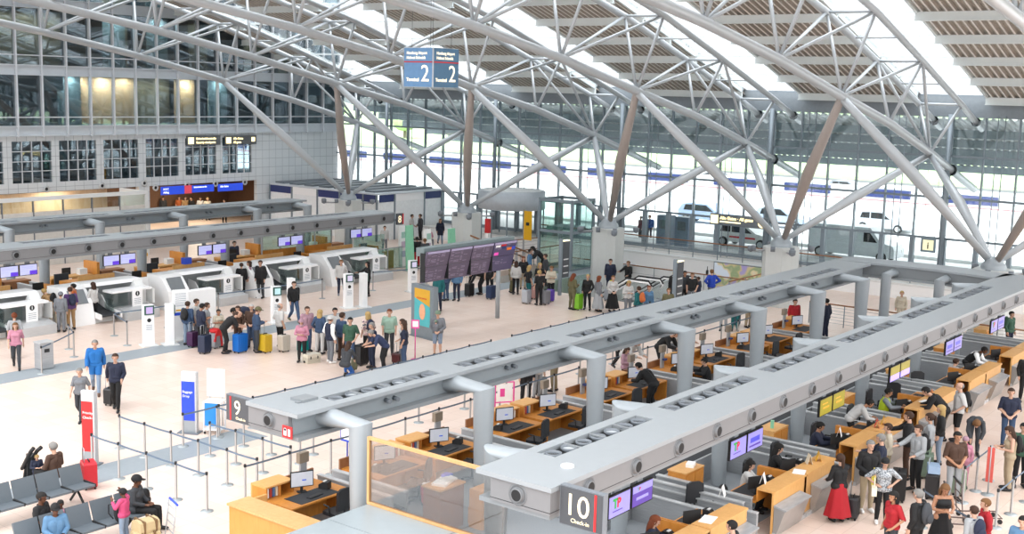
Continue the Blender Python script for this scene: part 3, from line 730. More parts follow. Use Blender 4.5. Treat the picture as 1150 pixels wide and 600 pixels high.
for i, c in enumerate(c10):
    for j, dx in enumerate((-.9, .9)):
        k = 2 * i + j
        counter((c + dx, 11.73, 0), j == 0, 'wooden check-in counter ' + cl[k])
        if k in (0, 1, 2, 3, 4, 6, 8, 9, 10):
            put(PRM, 'm', (c + dx - .3, 12.15, .767), PI - .5, 'monitor seen from behind on the counter ' + cl[k], 'monitor', 'monitors of the number 10 row').scale = (.8, .8, .8)
        if k < 10: put(PRK, 'k', (c + dx + .2, 12.35, .767), .2, 'keyboard on the counter ' + cl[k], 'keyboard', 'keyboards of the number 10 row')
        if k < 10: put(PRP, 'p', (c + dx + .6, 12.2, .767), PI, 'small black printer on the counter ' + cl[k], 'printer', 'printers of the number 10 row')
    feeder(c + 1.95, c + 2.55, 11.5, 14.5, 'wide baggage belt right of the counter ' + cl[2 * i + 1], 'baggage belts of the number 10 row', .36)
    feeder(c + 2.62, c + 3.05, 11.9, 14.5, 'narrow baggage belt right of the counter ' + cl[2 * i + 1], 'baggage belts of the number 10 row', .5)
    T = thing('wooden_cabinet', 'wooden cabinet beside the column behind the counter ' + cl[2 * i], 'cabinet', (c + 4.1 - .5, 14.0, 0), group='cabinets of the number 10 row')
    MB().box(-.45, .45, -.25, .25, .05, 1.0).build('body', M['woodl'] if i % 2 else M['wood'], T)
    for s in (-1, 1): d = MB().box(s * .22 - .21, s * .22 + .21, -.275, -.25, .08, .97).build('door', M['wood'], T); MB().box(s * .06 - .012, s * .06 + .012, -.3, -.275, .5, .6).build('handle', M['steel'], d)
    MB().box(-.47, .47, -.27, .27, 1.0, 1.03).build('cabinet_top', M['woodl'], T)
for i, (x, y, rz, lb) in enumerate(((24.35, 12.9, 2.6, 'empty black office chair between two steel belts in front of the purple TP screens'), (37.6, 13.1, 1.9, 'empty black office chair left of the counter by the man in white T-shirt'),
                     (39.8, 13.0, 2.2, 'black office chair with grey back behind the counters at the right'), (27.0, 12.75, PI, 'black office chair of the long-haired agent in a pale blouse'),
                     (28.9, 12.9, PI, 'black office chair of the black-haired agent'), (31.5, 12.9, PI, 'black office chair behind the young agent in a dark suit'), (34.1, 12.9, PI, 'black office chair behind the agent in a white shirt'), (36.4, 13.2, PI, 'black office chair behind the hi-vis agent'))):
    put(PRC, 'c', (x, y, 0), rz, lb, 'chair', 'office chairs of the number 10 row')
# small things on the row 10 counters
def boxy(name, cat, label, loc, sz, m, rz=0, m2=None, grp=None):
    o = MB().box(-sz[0] / 2, sz[0] / 2, -sz[1] / 2, sz[1] / 2, 0, sz[2]).build(name, m, None, loc, rz)
    return tag(o, label, cat, grp)
def folder(loc, m, label, rz=0):
    T = thing('tent_card', label, 'card', loc, rz); T.scale = (.85, .7, .85)
    MB().prism([(-.1, 0), (-.09, 0), (.0, .3), (-.01, .3)], 'x', -.13, .13).build('front_leaf', m, T)
    MB().prism([(.1, 0), (.09, 0), (-.01, .3), (.0, .3)], 'x', -.13, .13).build('rear_leaf', m, T)
folder((28.2, 11.62, 1.1), M['yellow'], 'yellow display card on the counter behind the red skirt woman', .5)
folder((27.8, 11.7, 1.1), mat('#f0e2c8', .5), 'cream display card beside the yellow one behind the red skirt woman', .7)
folder((32.3, 11.65, 1.1), mat('#e8472c', .5), 'orange-red display card on the counter in front of the white-shirt agent', .4)
folder((32.75, 11.62, 1.1), M['yellow'], 'yellow display card beside the orange-red one', .4)
folder((36.9, 11.65, 1.1), M['orange'], 'orange display card in front of the hi-vis agent', .3)
folder((25.6, 11.9, 1.1), M['white'], 'white notice card at the left end of the counter near the red skirt woman', .3)
folder((30.7, 12.1, 1.1), M['white'], 'white notice card left of the orange-red display card', .3)
folder((24.1, 12.2, 1.1), M['white'], 'white notice card on the counter below the purple screens', .3)
boxy('paper_sheet', 'paper', 'sheet of white paper on the counter at the bottom middle', (22.5, 11.7, 1.1), (.5, .3, .006), M['white'], .2)
boxy('paper_sheet', 'paper', 'sheet of white paper on the counter behind the red skirt woman', (27.0, 11.6, 1.1), (.4, .3, .006), M['white'], .3)
boxy('paper_sheet', 'paper', 'sheet of white paper on the counter nearest the hi-vis agent', (36.2, 11.6, 1.1), (.4, .25, .006), M['white'], -.2)
boxy('paper_stack', 'paper', 'stack of white papers on a cabinet behind the dark-suited agent', (25.75, 13.95, 1.03), (.3, .2, .09), M['white'], .3)
boxy('green_bottle', 'bottle', 'small green carton on the cabinet behind the black-haired agent', (30.4, 13.95, 1.03), (.09, .09, .22), M['green'], .3)
boxy('teal_pouch', 'pouch', 'teal pouch on the floor end of the counter at the bottom middle', (21.9, 11.2, .85), (.25, .2, .12), M['teal'], .4)
T = thing('rucksack', 'black rucksack leaning on the cabinet below the second pair of screens', 'rucksack', (26.3, 13.3, 0), .3)
MB().ell((0, 0, .28), (.2, .15, .3)).build('bag_body', M['blackpl'], T); MB().ell((0, -.12, .2), (.14, .07, .15)).build('front_pocket', M['dark'], T)
# ---- near end: low wooden wall, metal housing, wood framed glass panel, cabinet
T = thing('wooden_counter_wall', 'low wooden counter wall closing the near end of the number 9 row', 'counter', (16.6, 19, 0)); off = (16.6, 19, 0)
MB(off).box(16.35, 16.4, 16.9, 20.3, 0, 1.0).build('front_panel', mat('#c99450', .45, kind='wood', hex2='#b37f3e', scale=4), T)
MB(off).box(16.32, 16.95, 16.9, 20.35, 1.0, 1.05).build('counter_top', M['woodf'], T)
MB(off).box(16.4, 17.4, 20.25, 20.3, 0, 1.0).build('side_panel', M['woodl'], T)
MB(off).box(16.9, 16.94, 16.9, 20.25, 0, 1.0).build('back_panel', M['wood'], T)
T = thing('metal_housing', 'large grey metal-clad housing with seams at the bottom centre', 'housing', (15.5, 15, 0)); off = (15.5, 15, 0)
gm = mat('#a9b4b9', .35, .35, var=.05)
MB(off).box(12.6, 17.25, 12.2, 16.92, 1.1, 1.55).build('housing_body', gm, T)
k = 0
for x0, x1 in ((12.6, 13.75), (13.77, 14.92), (14.94, 16.09), (16.11, 17.25)):
    for y0, y1 in ((12.2, 14.5), (14.53, 16.92)): MB(off).box(x0, x1, y0, y1, 1.55, 1.6).build('top_sheet', gm, T)
MB(off).box(12.7, 17.1, 12.3, 16.8, 0, 1.1).build('base', M['greyp'], T)
T = thing('glass_screen', 'wood framed glass screen standing above the metal housing', 'glass screen', (17.3, 15, 1.6)); off = (17.3, 15, 1.6)
MB(off).box(17.29, 17.31, 13.35, 16.9, 1.66, 3.0).build('glass_pane', glass('screen_glass', '#e3dcd6', .10), T)
MB(off).box(17.26, 17.34, 13.3, 16.95, 3.0, 3.06).build('top_rail', M['woodf'], T)
MB(off).box(17.26, 17.34, 12.3, 16.95, 1.6, 1.66).build('bottom_rail', M['woodf'], T)
MB(off).box(17.26, 17.34, 16.89, 16.95, 1.66, 3.0).build('upright', M['woodf'], T)
T = thing('storage_cabinet', 'brown wooden cabinet heaped with papers behind the glass screen', 'cabinet', (20.5, 17.6, 0)); off = (20.6, 16.0, 0)
MB(off).box(20.15, 21.0, 15.72, 16.25, 0, 1.05).build('body', M['woodd'], T)
MB(off).box(20.12, 21.03, 15.69, 16.28, 1.05, 1.09).build('cabinet_top', M['woodl'], T)
for x in (20.4, 20.75): MB(off).box(x - .02, x + .02, 16.25, 16.27, .6, .7).build('handle', M['steel'], T)
boxy('paper_heap', 'papers', 'loose white papers on the brown cabinet behind the glass', (20.45, 17.6, 1.09), (.5, .35, .06), M['white'], .3)
boxy('paper_heap', 'papers', 'second sheaf of papers at the back of the brown cabinet', (20.6, 17.55, 1.15), (.35, .25, .05), M['offw'], -.2)
boxy('blue_folder', 'folder', 'blue folder beside the white papers on the brown cabinet', (20.78, 17.75, 1.09), (.22, .2, .12), M['blue'], .2)
T = thing('side_cabinet', 'pale wooden low cabinet right of the brown cabinet', 'cabinet', (21.2, 17.0, 0)); off = (21.4, 15.75, 0)
MB(off).box(21.1, 21.7, 15.5, 15.9, 0, .95).build('body', M['woodl'], T)
MB(off).box(21.1, 21.7, 15.9, 15.93, .1, .5).build('door', M['woodf'], T)
T = thing('waste_bin', 'red waste bin on the carpet seen through the glass screen', 'bin', (21.4, 18.9, 0))
MB().lathe([(.15, 0), (.2, .5), (.21, .52)], n=14).build('bin_body', mat('#c2414a', .5), T); MB().lathe([(.17, .52), (.12, .56), (0, .58)], n=14).build('bin_liner', M['white'], T)
for i, c in enumerate(c9[1:6]):
    T = thing('low_locker', f'low grey locker behind the {ORD[i]} desk pair under the column beam', 'cabinet', (c, 18.15, 0), group='grey lockers in the island')
    MB().box(-.6, .6, -.22, .22, 0, .62).build('body', M['steel'], T)
    MB().box(-.62, .62, -.24, .24, .62, .65).build('cabinet_top', M['steell'], T)

# ================================================================ SELF-SERVICE BAG DROPS (left row)
def bag_drop(x, label):
    T = thing('bag_drop_machine', label, 'bag drop machine', (x, 44.6, 0), group='self-service bag drops')
    w = M['white']
    # white sloping housing with the dark scanner window, left of the belt
    MB().prism([(-.5, 0), (-.3, .9), (.15, 1.42), (.45, 1.56), (1.25, 1.56), (1.25, 0)], 'x', -2.25, -1.1).build('hood_housing', w, T)
    MB().prism([(-.33, .9), (-.24, 1.0), (.12, 1.44), (.06, 1.46)], 'x', -2.05, -1.3).build('scanner_window', mat('#767c80', .3), T)
    MB().prism([(.3, 1.45), (.45, 1.58), (1.25, 1.58), (1.25, 1.45)], 'x', -1.1, 1.75).build('hood_roof', w, T)
    MB().box(-1.1, 1.75, 1.1, 1.25, 0, 1.45).build('tunnel_back', mat('#9da3a6', .5), T)
    MB().box(-1.02, -.1, -.35, 1.1, 0, .3).build('belt_housing', M['offw'], T)
    MB().prism([(-.8, .3), (-.8, .36), (.2, .42), (1.1, .7), (1.1, .64), (.2, .36)], 'x', -1.0, -.12).build('belt', M['rubber'], T)
    for q in (-1.08, -.1): MB().prism([(-.85, .2), (-.85, .42), (.2, .55), (.6, 1.0), (1.1, 1.1), (1.1, .6), (.2, .3)], 'x', q, q + .06).build('belt_side', w, T)
    # weighing plinth in steel
    MB().prism([(-1.0, 0), (-1.0, .38), (-.5, .5), (0, .5), (0, 0)], 'x', .1, 1.75).build('steel_plinth', M['steell'], T)
    # counter slab on glass panels with the round information mark
    MB().box(-.25, 1.75, -.45, .25, 1.18, 1.27).build('counter_slab', w, T)
    MB().box(-.2, -.15, -.4, .2, .4, 1.18).build('glass_side', G_CLR, T)
    MB().box(.0, .9, .1, .12, .45, 1.18).build('glass_back', G_CLR, T)
    p = MB().box(.75, 1.25, -.47, -.42, .45, 1.25).build('information_panel', w, T)
    o = MB().lathe([(.11, -.474), (.11, -.47)], (1.0, 0, 1.06), 18, 'y').build('round_mark', M['dark'], p)
    MB().box(.985, 1.015, -.48, -.474, 1.0, 1.1).box(.985, 1.015, -.48, -.474, 1.115, 1.14).build('mark_letter', M['white'], o)
    for k in range(4): MB().box(.83, 1.17, -.474, -.47, .62 + k * .07, .635 + k * .07).build('text_line', M['belt'], p)
    MB().prism([(.0, 0), (.35, 0), (.45, 1.25), (.2, 1.55), (.0, 1.2)], 'x', 1.25, 1.7).build('scanner_housing', M['offw'], T)
    MB().box(1.9, 2.0, -.3, .2, .5, 1.15).build('side_screen', M['offw'], T)
    MB().box(2.2, 2.72, 1.15, 1.25, .0, 1.42).build('rear_housing', w, T)
    return T
mbl = ['at the left edge behind the striped woman', 'left of the woman in white blouse', 'behind the tall white board at the denim group', 'beside the man in dark jacket at the counters', 'behind the man in a white shirt', 'last before the green booths']
for i in range(6):
    bag_drop(24.7 - 4.96 + 4.96 * i, 'white bag drop machine ' + mbl[i])
for i in range(6):
    x = 24.7 - 4.96 + 4.96 * i
    T = thing('glass_barrier', 'green glass barrier farther back than the bag drop ' + mbl[i].replace(' the ', ' '), 'glass barrier', (x, 45.9, 0), group='glass barriers of the bag drop row')
    for k in range(4):
        MB().box(k * 1.24 + .03, k * 1.24 + 1.2, -.01, .01, .1, 1.25).build('glass_pane', G_GRN, T)
        MB().box(k * 1.24 - .025, k * 1.24 + .025, -.03, .03, 0, 1.3).build('post', M['steel'], T)
    MB().box(0, 4.96, -.03, .03, 1.25, 1.3).build('rail', M['steel'], T)
# counters and belts behind the barrier
rb = ['at the left edge of the photo', 'behind the blonde traveller with the black backpack', 'behind the woman in the white blouse', 'behind the tall white board', 'behind the group at the kiosks', 'under the farthest part of the left beam']
for i in range(5):
    x = 25.2 - 4.96 + 4.96 * i + 4.96
    T = thing('check_in_counter', 'wooden board counter of the left row ' + rb[i].replace(' the ', ' '), 'counter', (x, 47, 0), group='check-in counters of the left row')
    MB().box(-1.0, .8, -.75, -.65, 1.38, 1.7).build('wooden_board', M['woodl'], T)
    MB().box(-.9, 1.7, -.7, -.65, 0, 1.2).build('front_panel', M['greyp'], T)
    MB().box(1.9, 2.9, -.3, .4, .95, 1.05).build('desk_top', M['dark'], T)
    MB().box(1.9, 2.0, -.3, .4, 0, .95).box(2.8, 2.9, -.3, .4, 0, .95).build('desk_side', M['wood'], T)
    MB().box(2.95, 3.2, -.4, .9, 0, 1.35).build('wooden_partition', M['wood'], T)
    MB().box(2.3, 2.8, .1, .14, 1.15, 1.5).build('monitor', M['dark'], T)
    MB().box(-.5, .7, .8, 1.6, .9, 1.2).build('storage_shelf', M['wood'], T)
    feeder(x - 1.68, x - 1.1, 46.3, 50, 'steel baggage belt of the left row, ' + rb[i], 'baggage belts of the left row', .7)
    put(PRC, 'c', (x + 2.3, 48.7, 0), PI + .4, 'black office chair of the left row, ' + rb[i], 'chair', 'office chairs of the left row')
    T = thing('desk_unit', 'wooden desk unit between the two left beams, ' + rb[i], 'desk', (x + 1.2, 50.6, 0), group='desks between the left beams')
    MB().box(-1.1, 1.1, -.35, .35, .95, 1.02).build('desk_top', M['woodl'], T)
    MB().box(-1.1, -.4, -.33, .33, 0, .95).box(.4, 1.1, -.33, .33, 0, .95).build('pedestal', M['wood'], T)
    MB().box(-.25, .2, .1, .14, 1.05, 1.38).build('monitor', M['dark'], T)
    MB().box(1.15, 1.3, -.6, .5, 0, 1.6).build('wooden_partition', M['wood'], T)
    MB().box(-1.05, -.35, -.6, -.5, .5, 1.25).build('dark_panel', M['rubber'], T)
    MB().box(1.6, 2.9, -.3, .3, 0, 1.1).build('side_desk', M['woodd'], T)
    MB().box(.5, .9, -.2, .1, 1.02, 1.3).build('white_box', M['offw'], T)
tag(MB().box(-.2, .2, -.14, .14, 0, .3).build('plastic_crate', M['blue'], None, (34.9, 46.3, 1.7)), 'blue plastic crate on a wooden counter board of the left row', 'crate')
# glass office with wooden wall under the beam 8 end
T = thing('glass_booth', 'green glass booth with a wooden lower wall under the end of the left beam', 'booth', (44, 48.5, 0))
MB().box(-2.6, 2.4, -.05, .05, 0.2, 1.5).build('wooden_wall', M['wood'], T)
for i in range(4): MB().box(-2.6 + i * 1.25 + .03, -2.6 + (i + 1) * 1.25 - .03, -.02, .02, 1.5, 2.6).build('glass_pane', G_GRN, T)
for i in range(5): MB().box(-2.62 + i * 1.25, -2.57 + i * 1.25, -.04, .04, 0, 2.65).build('post', M['steel'], T)
T = thing('glass_booth', 'low pale green glass enclosure right of the last screens of the left beam', 'booth', (47.5, 46.6, 0))
MB().box(-1.2, 1.2, -.02, .02, .9, 2.0).build('glass_pane', G_GRN, T); MB().box(-1.2, 1.2, -.05, .05, 0, .9).build('lower_wall', M['offw'], T)
MB().box(1.15, 1.9, -.1, .1, 0, 1.0).build('wooden_panel', M['wood'], T)
for i, (x, y, h, m, lb) in enumerate(((49.3, 45.1, 2.6, 'green', 'green curved fin totem right of the sign with number 8'), (50.6, 44.9, 2.3, 'white', 'white information board between the two green fins'), (51.9, 44.2, 2.3, 'green', 'second green fin totem nearer the departures board'),
                                  (50.0, 46.3, 2.4, 'white', 'white printed board behind the green fins'))):
    T = thing('fin_totem' if m == 'green' else 'information_board', lb, 'totem', (x, y, 0))
    MB().prism([(-.35, 0), (.3, 0), (.1, h), (-.45, h)], 'y', -.05, .05).build('panel', M[m], T)
    if m == 'white':
        for k in range(3): MB().box(-.25, .1, -.056, -.05, .6 + k * .55, .95 + k * .55).build('printed_field', mat(['#b9c6d8', '#c9b7cc', '#a9cfc4'][k], .6), T)
    MB().box(-.4, .4, -.25, .25, 0, .03).build('base_plate', M['steel'], T)

# white glazed partition behind beam 7
T = thing('glazed_partition', 'long low white glazed partition behind the left beams', 'partition', (35, 60, 0)); off = (35, 60, 0)
for k in range(9):
    x0 = 26.2 + k * 1.8
    MB(off).box(x0 + .03, x0 + 1.77, 59.97, 60.03, 0, 3.0).build('white_panel', mat('#dcdad4', .6), T)
    MB(off).box(x0 + .03, x0 + 1.77, 59.99, 60.01, 3.0, 3.62).build('glass_pane', G_CLR, T)
    MB(off).box(x0 - .03, x0 + .03, 59.94, 60.06, 0, 3.62).build('post', M['greyp'], T)
MB(off).box(26.2, 42.4, 59.85, 60.15, 3.62, 3.82).build('top_rail', M['offw'], T)
MB(off).box(42.3, 42.5, 59.9, 62.5, 0, 3.8).build('end_panel', M['offw'], T)
for x, lb in ((33.9, 'left small yellow warning light box on the rear beam'), (41.9, 'right small yellow warning light box beside the white partition end')):
    tag(MB().box(-.2, .2, -.1, .1, 0, .18).build('warning_box', M['yellow'], None, (x, 59.6, 0)), lb, 'box')
# wall signs on the left
def wall_sign(x0, x1, z0, z1, m, label, lines, tm, size, y=YL - .16, pict=None):
    T = thing('wall_sign', label, 'sign', (x0, y, z0)); w = x1 - x0; h = z1 - z0
    MB().box(0, w, 0, .12, 0, h).build('sign_box', m, T)
    px_ = .12
    if pict: MB().box(.08, h - .12, -.01, 0, .1, h - .1).build('pictogram', pict, T); px_ = h + .08
    for i, l in enumerate(lines): text(l, size, tm, T, (px_, -.012, h - (i + 1) * size * 1.28), RY, 'sign_lettering', .004, bold=.006)
    return T
ym = mat('#ffe9a6', .5, emit=1.1)
wall_sign(49.85, 52.6, 6.02, 6.66, mat('#5b5f63', .5), 'grey illuminated wall sign reading Sicherheitskontrolle, left of two', ['Sicherheitskontrolle', 'Security checkpoint'], ym, .2, pict=ym)
T = wall_sign(53.0, 55.75, 6.0, 6.62, mat('#5b5f63', .5), 'grey illuminated wall sign reading Alle Gates, right of two', ['Alle Gates', 'All gates'], ym, .2, pict=ym)
MB().box(2.3, 2.6, -.01, 0, .2, .5).build('pictogram', ym, T)
wb = mat('#e9eefc', .5, emit=.5)
wall_sign(47.75, 49.55, 2.82, 3.36, M['bluesign'], 'blue lit sign over the shop recess, left with the red end', ['A B C', 'Abflug'], wb, .17)
tag(MB().box(0, .55, 0, .12, 0, .54).build('red_sign', mat('#d0485c', .5, emit=.25), None, (49.6, YL - .16, 2.82)), 'small red sign at the end of the left blue sign', 'sign')
wall_sign(50.2, 52.0, 2.86, 3.34, M['bluesign'], 'blue lit sign over the shop recess, middle one', ['Sicherheitskontrolle'], wb, .13)
wall_sign(52.4, 54.5, 2.82, 3.32, M['bluesign'], 'blue lit sign over the shop recess, right one', ['Alle Gates'], wb, .17)
for i, (x, z) in enumerate(((47.35, 3.32), (49.85, 3.36), (52.2, 3.36), (54.75, 3.36), (29.2, 3.6), (32.6, 3.62), (36.4, 3.64), (39.5, 3.66))):
    yy = YL - .02 if i < 4 else YL - .02
    T = thing('wall_nozzle', ['round air nozzle left of the blue signs', 'round air nozzle left of the middle blue sign', 'round air nozzle right of the middle blue sign', 'round air nozzle right of the last blue sign',
                              'first round air nozzle above the white partition from the left', 'second round air nozzle above the white partition', 'third round air nozzle above the white partition', 'fourth round air nozzle above the white partition'][i], 'air nozzle', (x if i < 4 else x + 7, yy, z), group='air nozzles on the left wall')
    MB().lathe([(.2, 0), (.22, -.08), (.14, -.12), (.1, -.05)], n=16, axis='y').build('ring', M['steell'], T); MB().lathe([(.11, -.055), (0, -.05)], n=12, axis='y').build('opening', M['black'], T)

# ================================================================ WHITE BOOTHS WITH NAVY BAND
T = thing('white_booth', 'white office booths with navy header band below the office wall', 'booth', (57, 56, 0)); off = (57, 56, 0)
X, Yc = 57.0, 55.25
wbm = mat('#f2f6f7', .5)
MB(off).box(X, X + 9 - 2.4, Yc, Yc + .06, 0, 2.75).build('side_wall', wbm, T)
MB(off).box(X, X + .06, Yc, 65.8, 0, 2.75).build('front_wall', wbm, T)
for a, b, m in ((Yc + .1, Yc + 1.2, 'navy'), (Yc + 1.3, Yc + 3.4, 'navy'), (Yc + 3.6, Yc + 5.6, 'navy'), (Yc + 5.8, Yc + 8.2, 'white'), (Yc + 8.4, Yc + 10.6, 'navy')):
    MB(off).box(X - .03, X, a, b, 2.6, 3.1).build('header_panel', M[m], T)
for a, b, m in ((X + .2, X + 1.6, 'navy'), (X + 1.8, X + 4.6, 'white'), (X + 4.8, X + 6.4, 'navy')):
    MB(off).box(a, b, Yc - .03, Yc, 2.6, 3.1).build('header_panel', M[m], T)
for y in (Yc, Yc + 1.25, Yc + 3.5, Yc + 5.7, Yc + 8.3, Yc + 10.6): MB(off).box(X - .06, X + .04, y - .06, y + .06, 0, 3.15).build('post', M['mulld'], T)
for x in (X + 1.7, X + 4.7, X + 6.5): MB(off).box(x - .05, x + .05, Yc - .06, Yc + .04, 0, 3.15).build('post', M['mulld'], T)
MB(off).box(X - .1, X + 6.6, Yc - .1, 65.8, 3.1, 3.2).build('roof_slab', M['band'], T)
for k in range(7): MB(off).box(X + .4, X + 6.2, Yc + .6 + k * 1.5, min(65.8, Yc + 1.5 + k * 1.5), 3.2, 3.32).build('roof_panel', M['greyp'], T)
# round drum lobby by the glass
T = thing('round_lobby', 'round grey drum-shaped lobby at the glass front behind the departures board', 'lobby', (61.5, 47.4, 0)); off = (61.5, 47.4, 0)
MB(off).lathe([(2.15, 2.6), (2.2, 2.65), (2.2, 3.75), (2.1, 3.8), (2.0, 3.8), (2.0, 2.6)], (61.5, 47.4, 0), 36).build('drum_ring', mat('#b7bfc6', .4, .2), T)
MB(off).lathe([(2.1, 3.78), (0, 3.82)], (61.5, 47.4, 0), 36).build('drum_roof', M['offw'], T)
for k in range(12):
    a = PI * 2 * k / 12
    MB(off).tube([(61.5 + 2.1 * math.cos(a), 47.4 + 2.1 * math.sin(a), 0), (61.5 + 2.1 * math.cos(a), 47.4 + 2.1 * math.sin(a), 2.6)], .05, 8).build('post', M['mulld'], T)
# glass lift shaft
T = thing('glass_lift', 'glass lift shaft in a grey steel frame left of the middle concrete support', 'lift', (57, 39.6, 0)); off = (57, 39.6, 0)
for x, y in ((55.9, 38.7), (55.9, 41.0), (58.1, 38.7), (58.1, 41.0)): MB(off).box(x - .07, x + .07, y - .07, y + .07, -4.5, 4.1).build('corner_post', M['mulld'], T)
for z in (.0, 2.2, 4.0):
    for r in ((55.85, 55.95, 38.7, 41), (58.05, 58.15, 38.7, 41), (55.9, 58.1, 38.65, 38.75), (55.9, 58.1, 40.95, 41.05)): MB(off).box(*r, z - .08, z + .08).build('frame_beam', M['mulld'], T)
MB(off).box(55.89, 55.91, 38.8, 40.9, -4, 4).build('glass_pane', G_GRN, T); MB(off).box(56, 58, 38.69, 38.71, -4, 4).build('glass_pane', G_GRN, T)
MB(off).box(56.2, 57.8, 39, 40.7, 2.3, 2.45).build('lift_car_roof', M['mulld'], T)

# ================================================================ ESCALATORS, RAILINGS, STAIRS
def escalator(y0, y1, x0, x1, zb, label):
    T = thing('escalator', label, 'escalator', (x0, y0, 0)); off = (x0, y0, 0)
    for x in (x0, x1):
        pts = [(y0 - .5, .62), (y0 - .62, .85), (y0 - .45, 1.05), (y0 + .8, 1.05), (y1, zb + 1.0)]
        MB(off).tube([(x, y, z) for y, z in pts], .045, 8).build('handrail', M['black'], T)
        MB(off).tube([(x, y, z - .09) for y, z in pts], .055, 8).build('rail_edge', M['white'], T)
        vs = [(x, y0 - .5, .05), (x, y0 - .5, .9), (x, y0 + .8, 1.0), (x, y1, zb + .95), (x, y1, zb + .1), (x, y0 + .8, .05)]
        MB(off).add([(a - .01, b, c) for a, b, c in vs] + [(a + .01, b, c) for a, b, c in vs], [(0, 1, 2, 5), (5, 2, 3, 4), (6, 7, 8, 11), (11, 8, 9, 10)]).build('glass_balustrade', G_BAL, T)
    mb = MB(off); n = 16
    for k in range(n):
        a = y0 + .8 + (y1 - y0 - .8) * k / n; b = y0 + .8 + (y1 - y0 - .8) * (k + 1) / n; z = -.0 + (zb) * (k + .5) / n
        mb.box(x0 + .1, x1 - .1, a, b, z - .3, z)
    mb.build('steps', M['steel'], T)
    MB(off).box(x0 + .05, x1 - .05, y0 - .7, y0 + .8, -.05, .02).build('landing_plate', M['steel'], T)
    mb = MB(off).add([(x0 - .1, y0 + .3, -.05), (x0 - .1, y1, zb), (x0 - .1, y1, zb - .6), (x0 - .1, y0 + .3, -.6)] + [(x0 - .03, y0 + .3, -.05), (x0 - .03, y1, zb), (x0 - .03, y1, zb - .6), (x0 - .03, y0 + .3, -.6)], [(0, 1, 2, 3), (4, 5, 6, 7), (0, 1, 5, 4)])
    mb.build('side_cladding', M['offw'], T)
    return T
escalator(30.6, 38.3, 50.4, 51.5, -4.4, 'escalator with black handrails going down, nearer one with the suited man')
escalator(29.6, 37.5, 52.3, 53.4, -4.4, 'escalator with black handrails going down, farther one beside the grey support')
def railing(pts, h, label, cat='railing', m='woodd', step=1.6, wires=4):
    T = thing('railing', label, cat, pts[0]); off = pts[0]
    for (x0, y0, z0), (x1, y1, z1) in zip(pts, pts[1:]):
        L = math.dist((x0, y0), (x1, y1)); n = max(1, int(L / step))
        MB(off).tube([(x0, y0, z0 + h), (x1, y1, z1 + h)], .035, 8).build('handrail', M[m], T)
        for k in range(n + 1):
            t = k / n; p = (x0 + (x1 - x0) * t, y0 + (y1 - y0) * t, z0 + (z1 - z0) * t)
            MB(off).tube([p, (p[0], p[1], p[2] + h)], .025, 6).build('post', M['mulld'], T)
        mb = MB(off)
        for k in range(wires): z = h * (k + 1) / (wires + 1); mb.tube([(x0, y0, z0 + z), (x1, y1, z1 + z)], .01, 5, False)
        mb.build('wires', M['steel'], T)
    return T
railing([(61.3, 14.5, .82), (61.3, 45, .82)], .95, 'long railing with brown handrail along the gallery before the glass front')
railing([(60.7, 27.6, -.9), (60.7, 41, -.9)], .9, 'lower brown handrail fixed on the white wall below the gallery', wires=1)
railing([(HX0, 41.5, 0), (61, 41.5, 0)], 1.0, 'railing with brown handrail at the left end of the escalator opening')
railing([(HX0, 39.0, 0), (HX0, 41.4, 0)], 1.0, 'short railing at the near left corner of the escalator opening')
railing([(HX0 + 4, 27.4, 0), (61, 27.4, 0)], 1.0, 'railing at the right end of the escalator opening')
railing([(54.5, 45.0, .0), (60.8, 44.6, .0)], 1.0, 'railing with brown handrail left of the glass lift')
railing([(51.2, 22, 0), (51.2, 12, 0)], 1.0, 'curved-post railing with brown handrail behind the cross beam', wires=6)
T = thing('stair_flight', 'stair flight with brown handrails going down left of the lift', 'stairs', (55, 42, 0)); off = (55, 42, 0)
mb = MB(off)
for k in range(12): mb.box(53 + k * .3, 53.3 + k * .3, 41.7, 43.4, -.3 + k * .0, .05 + .0)
mb.build('landing', M['offw'], T)
for y in (41.7, 43.4):
    MB(off).tube([(52.5, y, 1.9), (57.5, y, .2)], .05, 8).build('handrail', M['woodd'], T)
    MB(off).tube([(52.5, y, 1.0), (57.5, y, -.6)], .04, 8).build('stringer', M['mulld'], T)
    for k in range(6): MB(off).tube([(52.8 + k * .9, y, 1.8 - k * .31), (52.8 + k * .9, y, .9 - k * .31)], .02, 6).build('baluster', M['mulld'], T)
# pylons and poles around the escalators
def pylon(x, y, h, w, label, m='signdark', post='mulld', z0=.9, rz=0):
    T = thing('sign_pylon', label, 'sign pylon', (x, y, 0), rz)
    MB().box(-.07, .07, -.07, .07, 0, h).build('post', M[post], T)
    MB().box(.08, .08 + w, -.09, .09, z0, h - .15).build('sign_panel', M[m], T)
    for k in range(3): MB().box(.13, w, -.096, -.09, z0 + .2 + k * .35, z0 + .26 + k * .35).build('text_line', M['offw'], T)
    MB().box(.06, .1 + w, -.1, .1, h - .15, h - .1).build('lit_edge', mat('#f6ecc6', .4, emit=.6), T)
    return T
pylon(48.8, 34.4, 2.9, .55, 'grey sign pylon with dark panel by the escalators behind the lime suitcase')
pylon(47.6, 27.1, 2.75, .55, 'grey sign pylon with dark panel right of the escalators')
T = thing('flag_sign', 'yellow flag sign on a pole left of the lift', 'sign', (58.5, 44.1, 0)); MB().box(-.04, .04, -.04, .04, 0, 3.0).build('pole', M['steel'], T); MB().box(-.05, .0, -.62, -.04, 1.1, 2.9).build('flag', M['yellow'], T); MB().box(-.056, -.05, -.45, -.2, 2.0, 2.2).build('emblem', M['dark'], T)
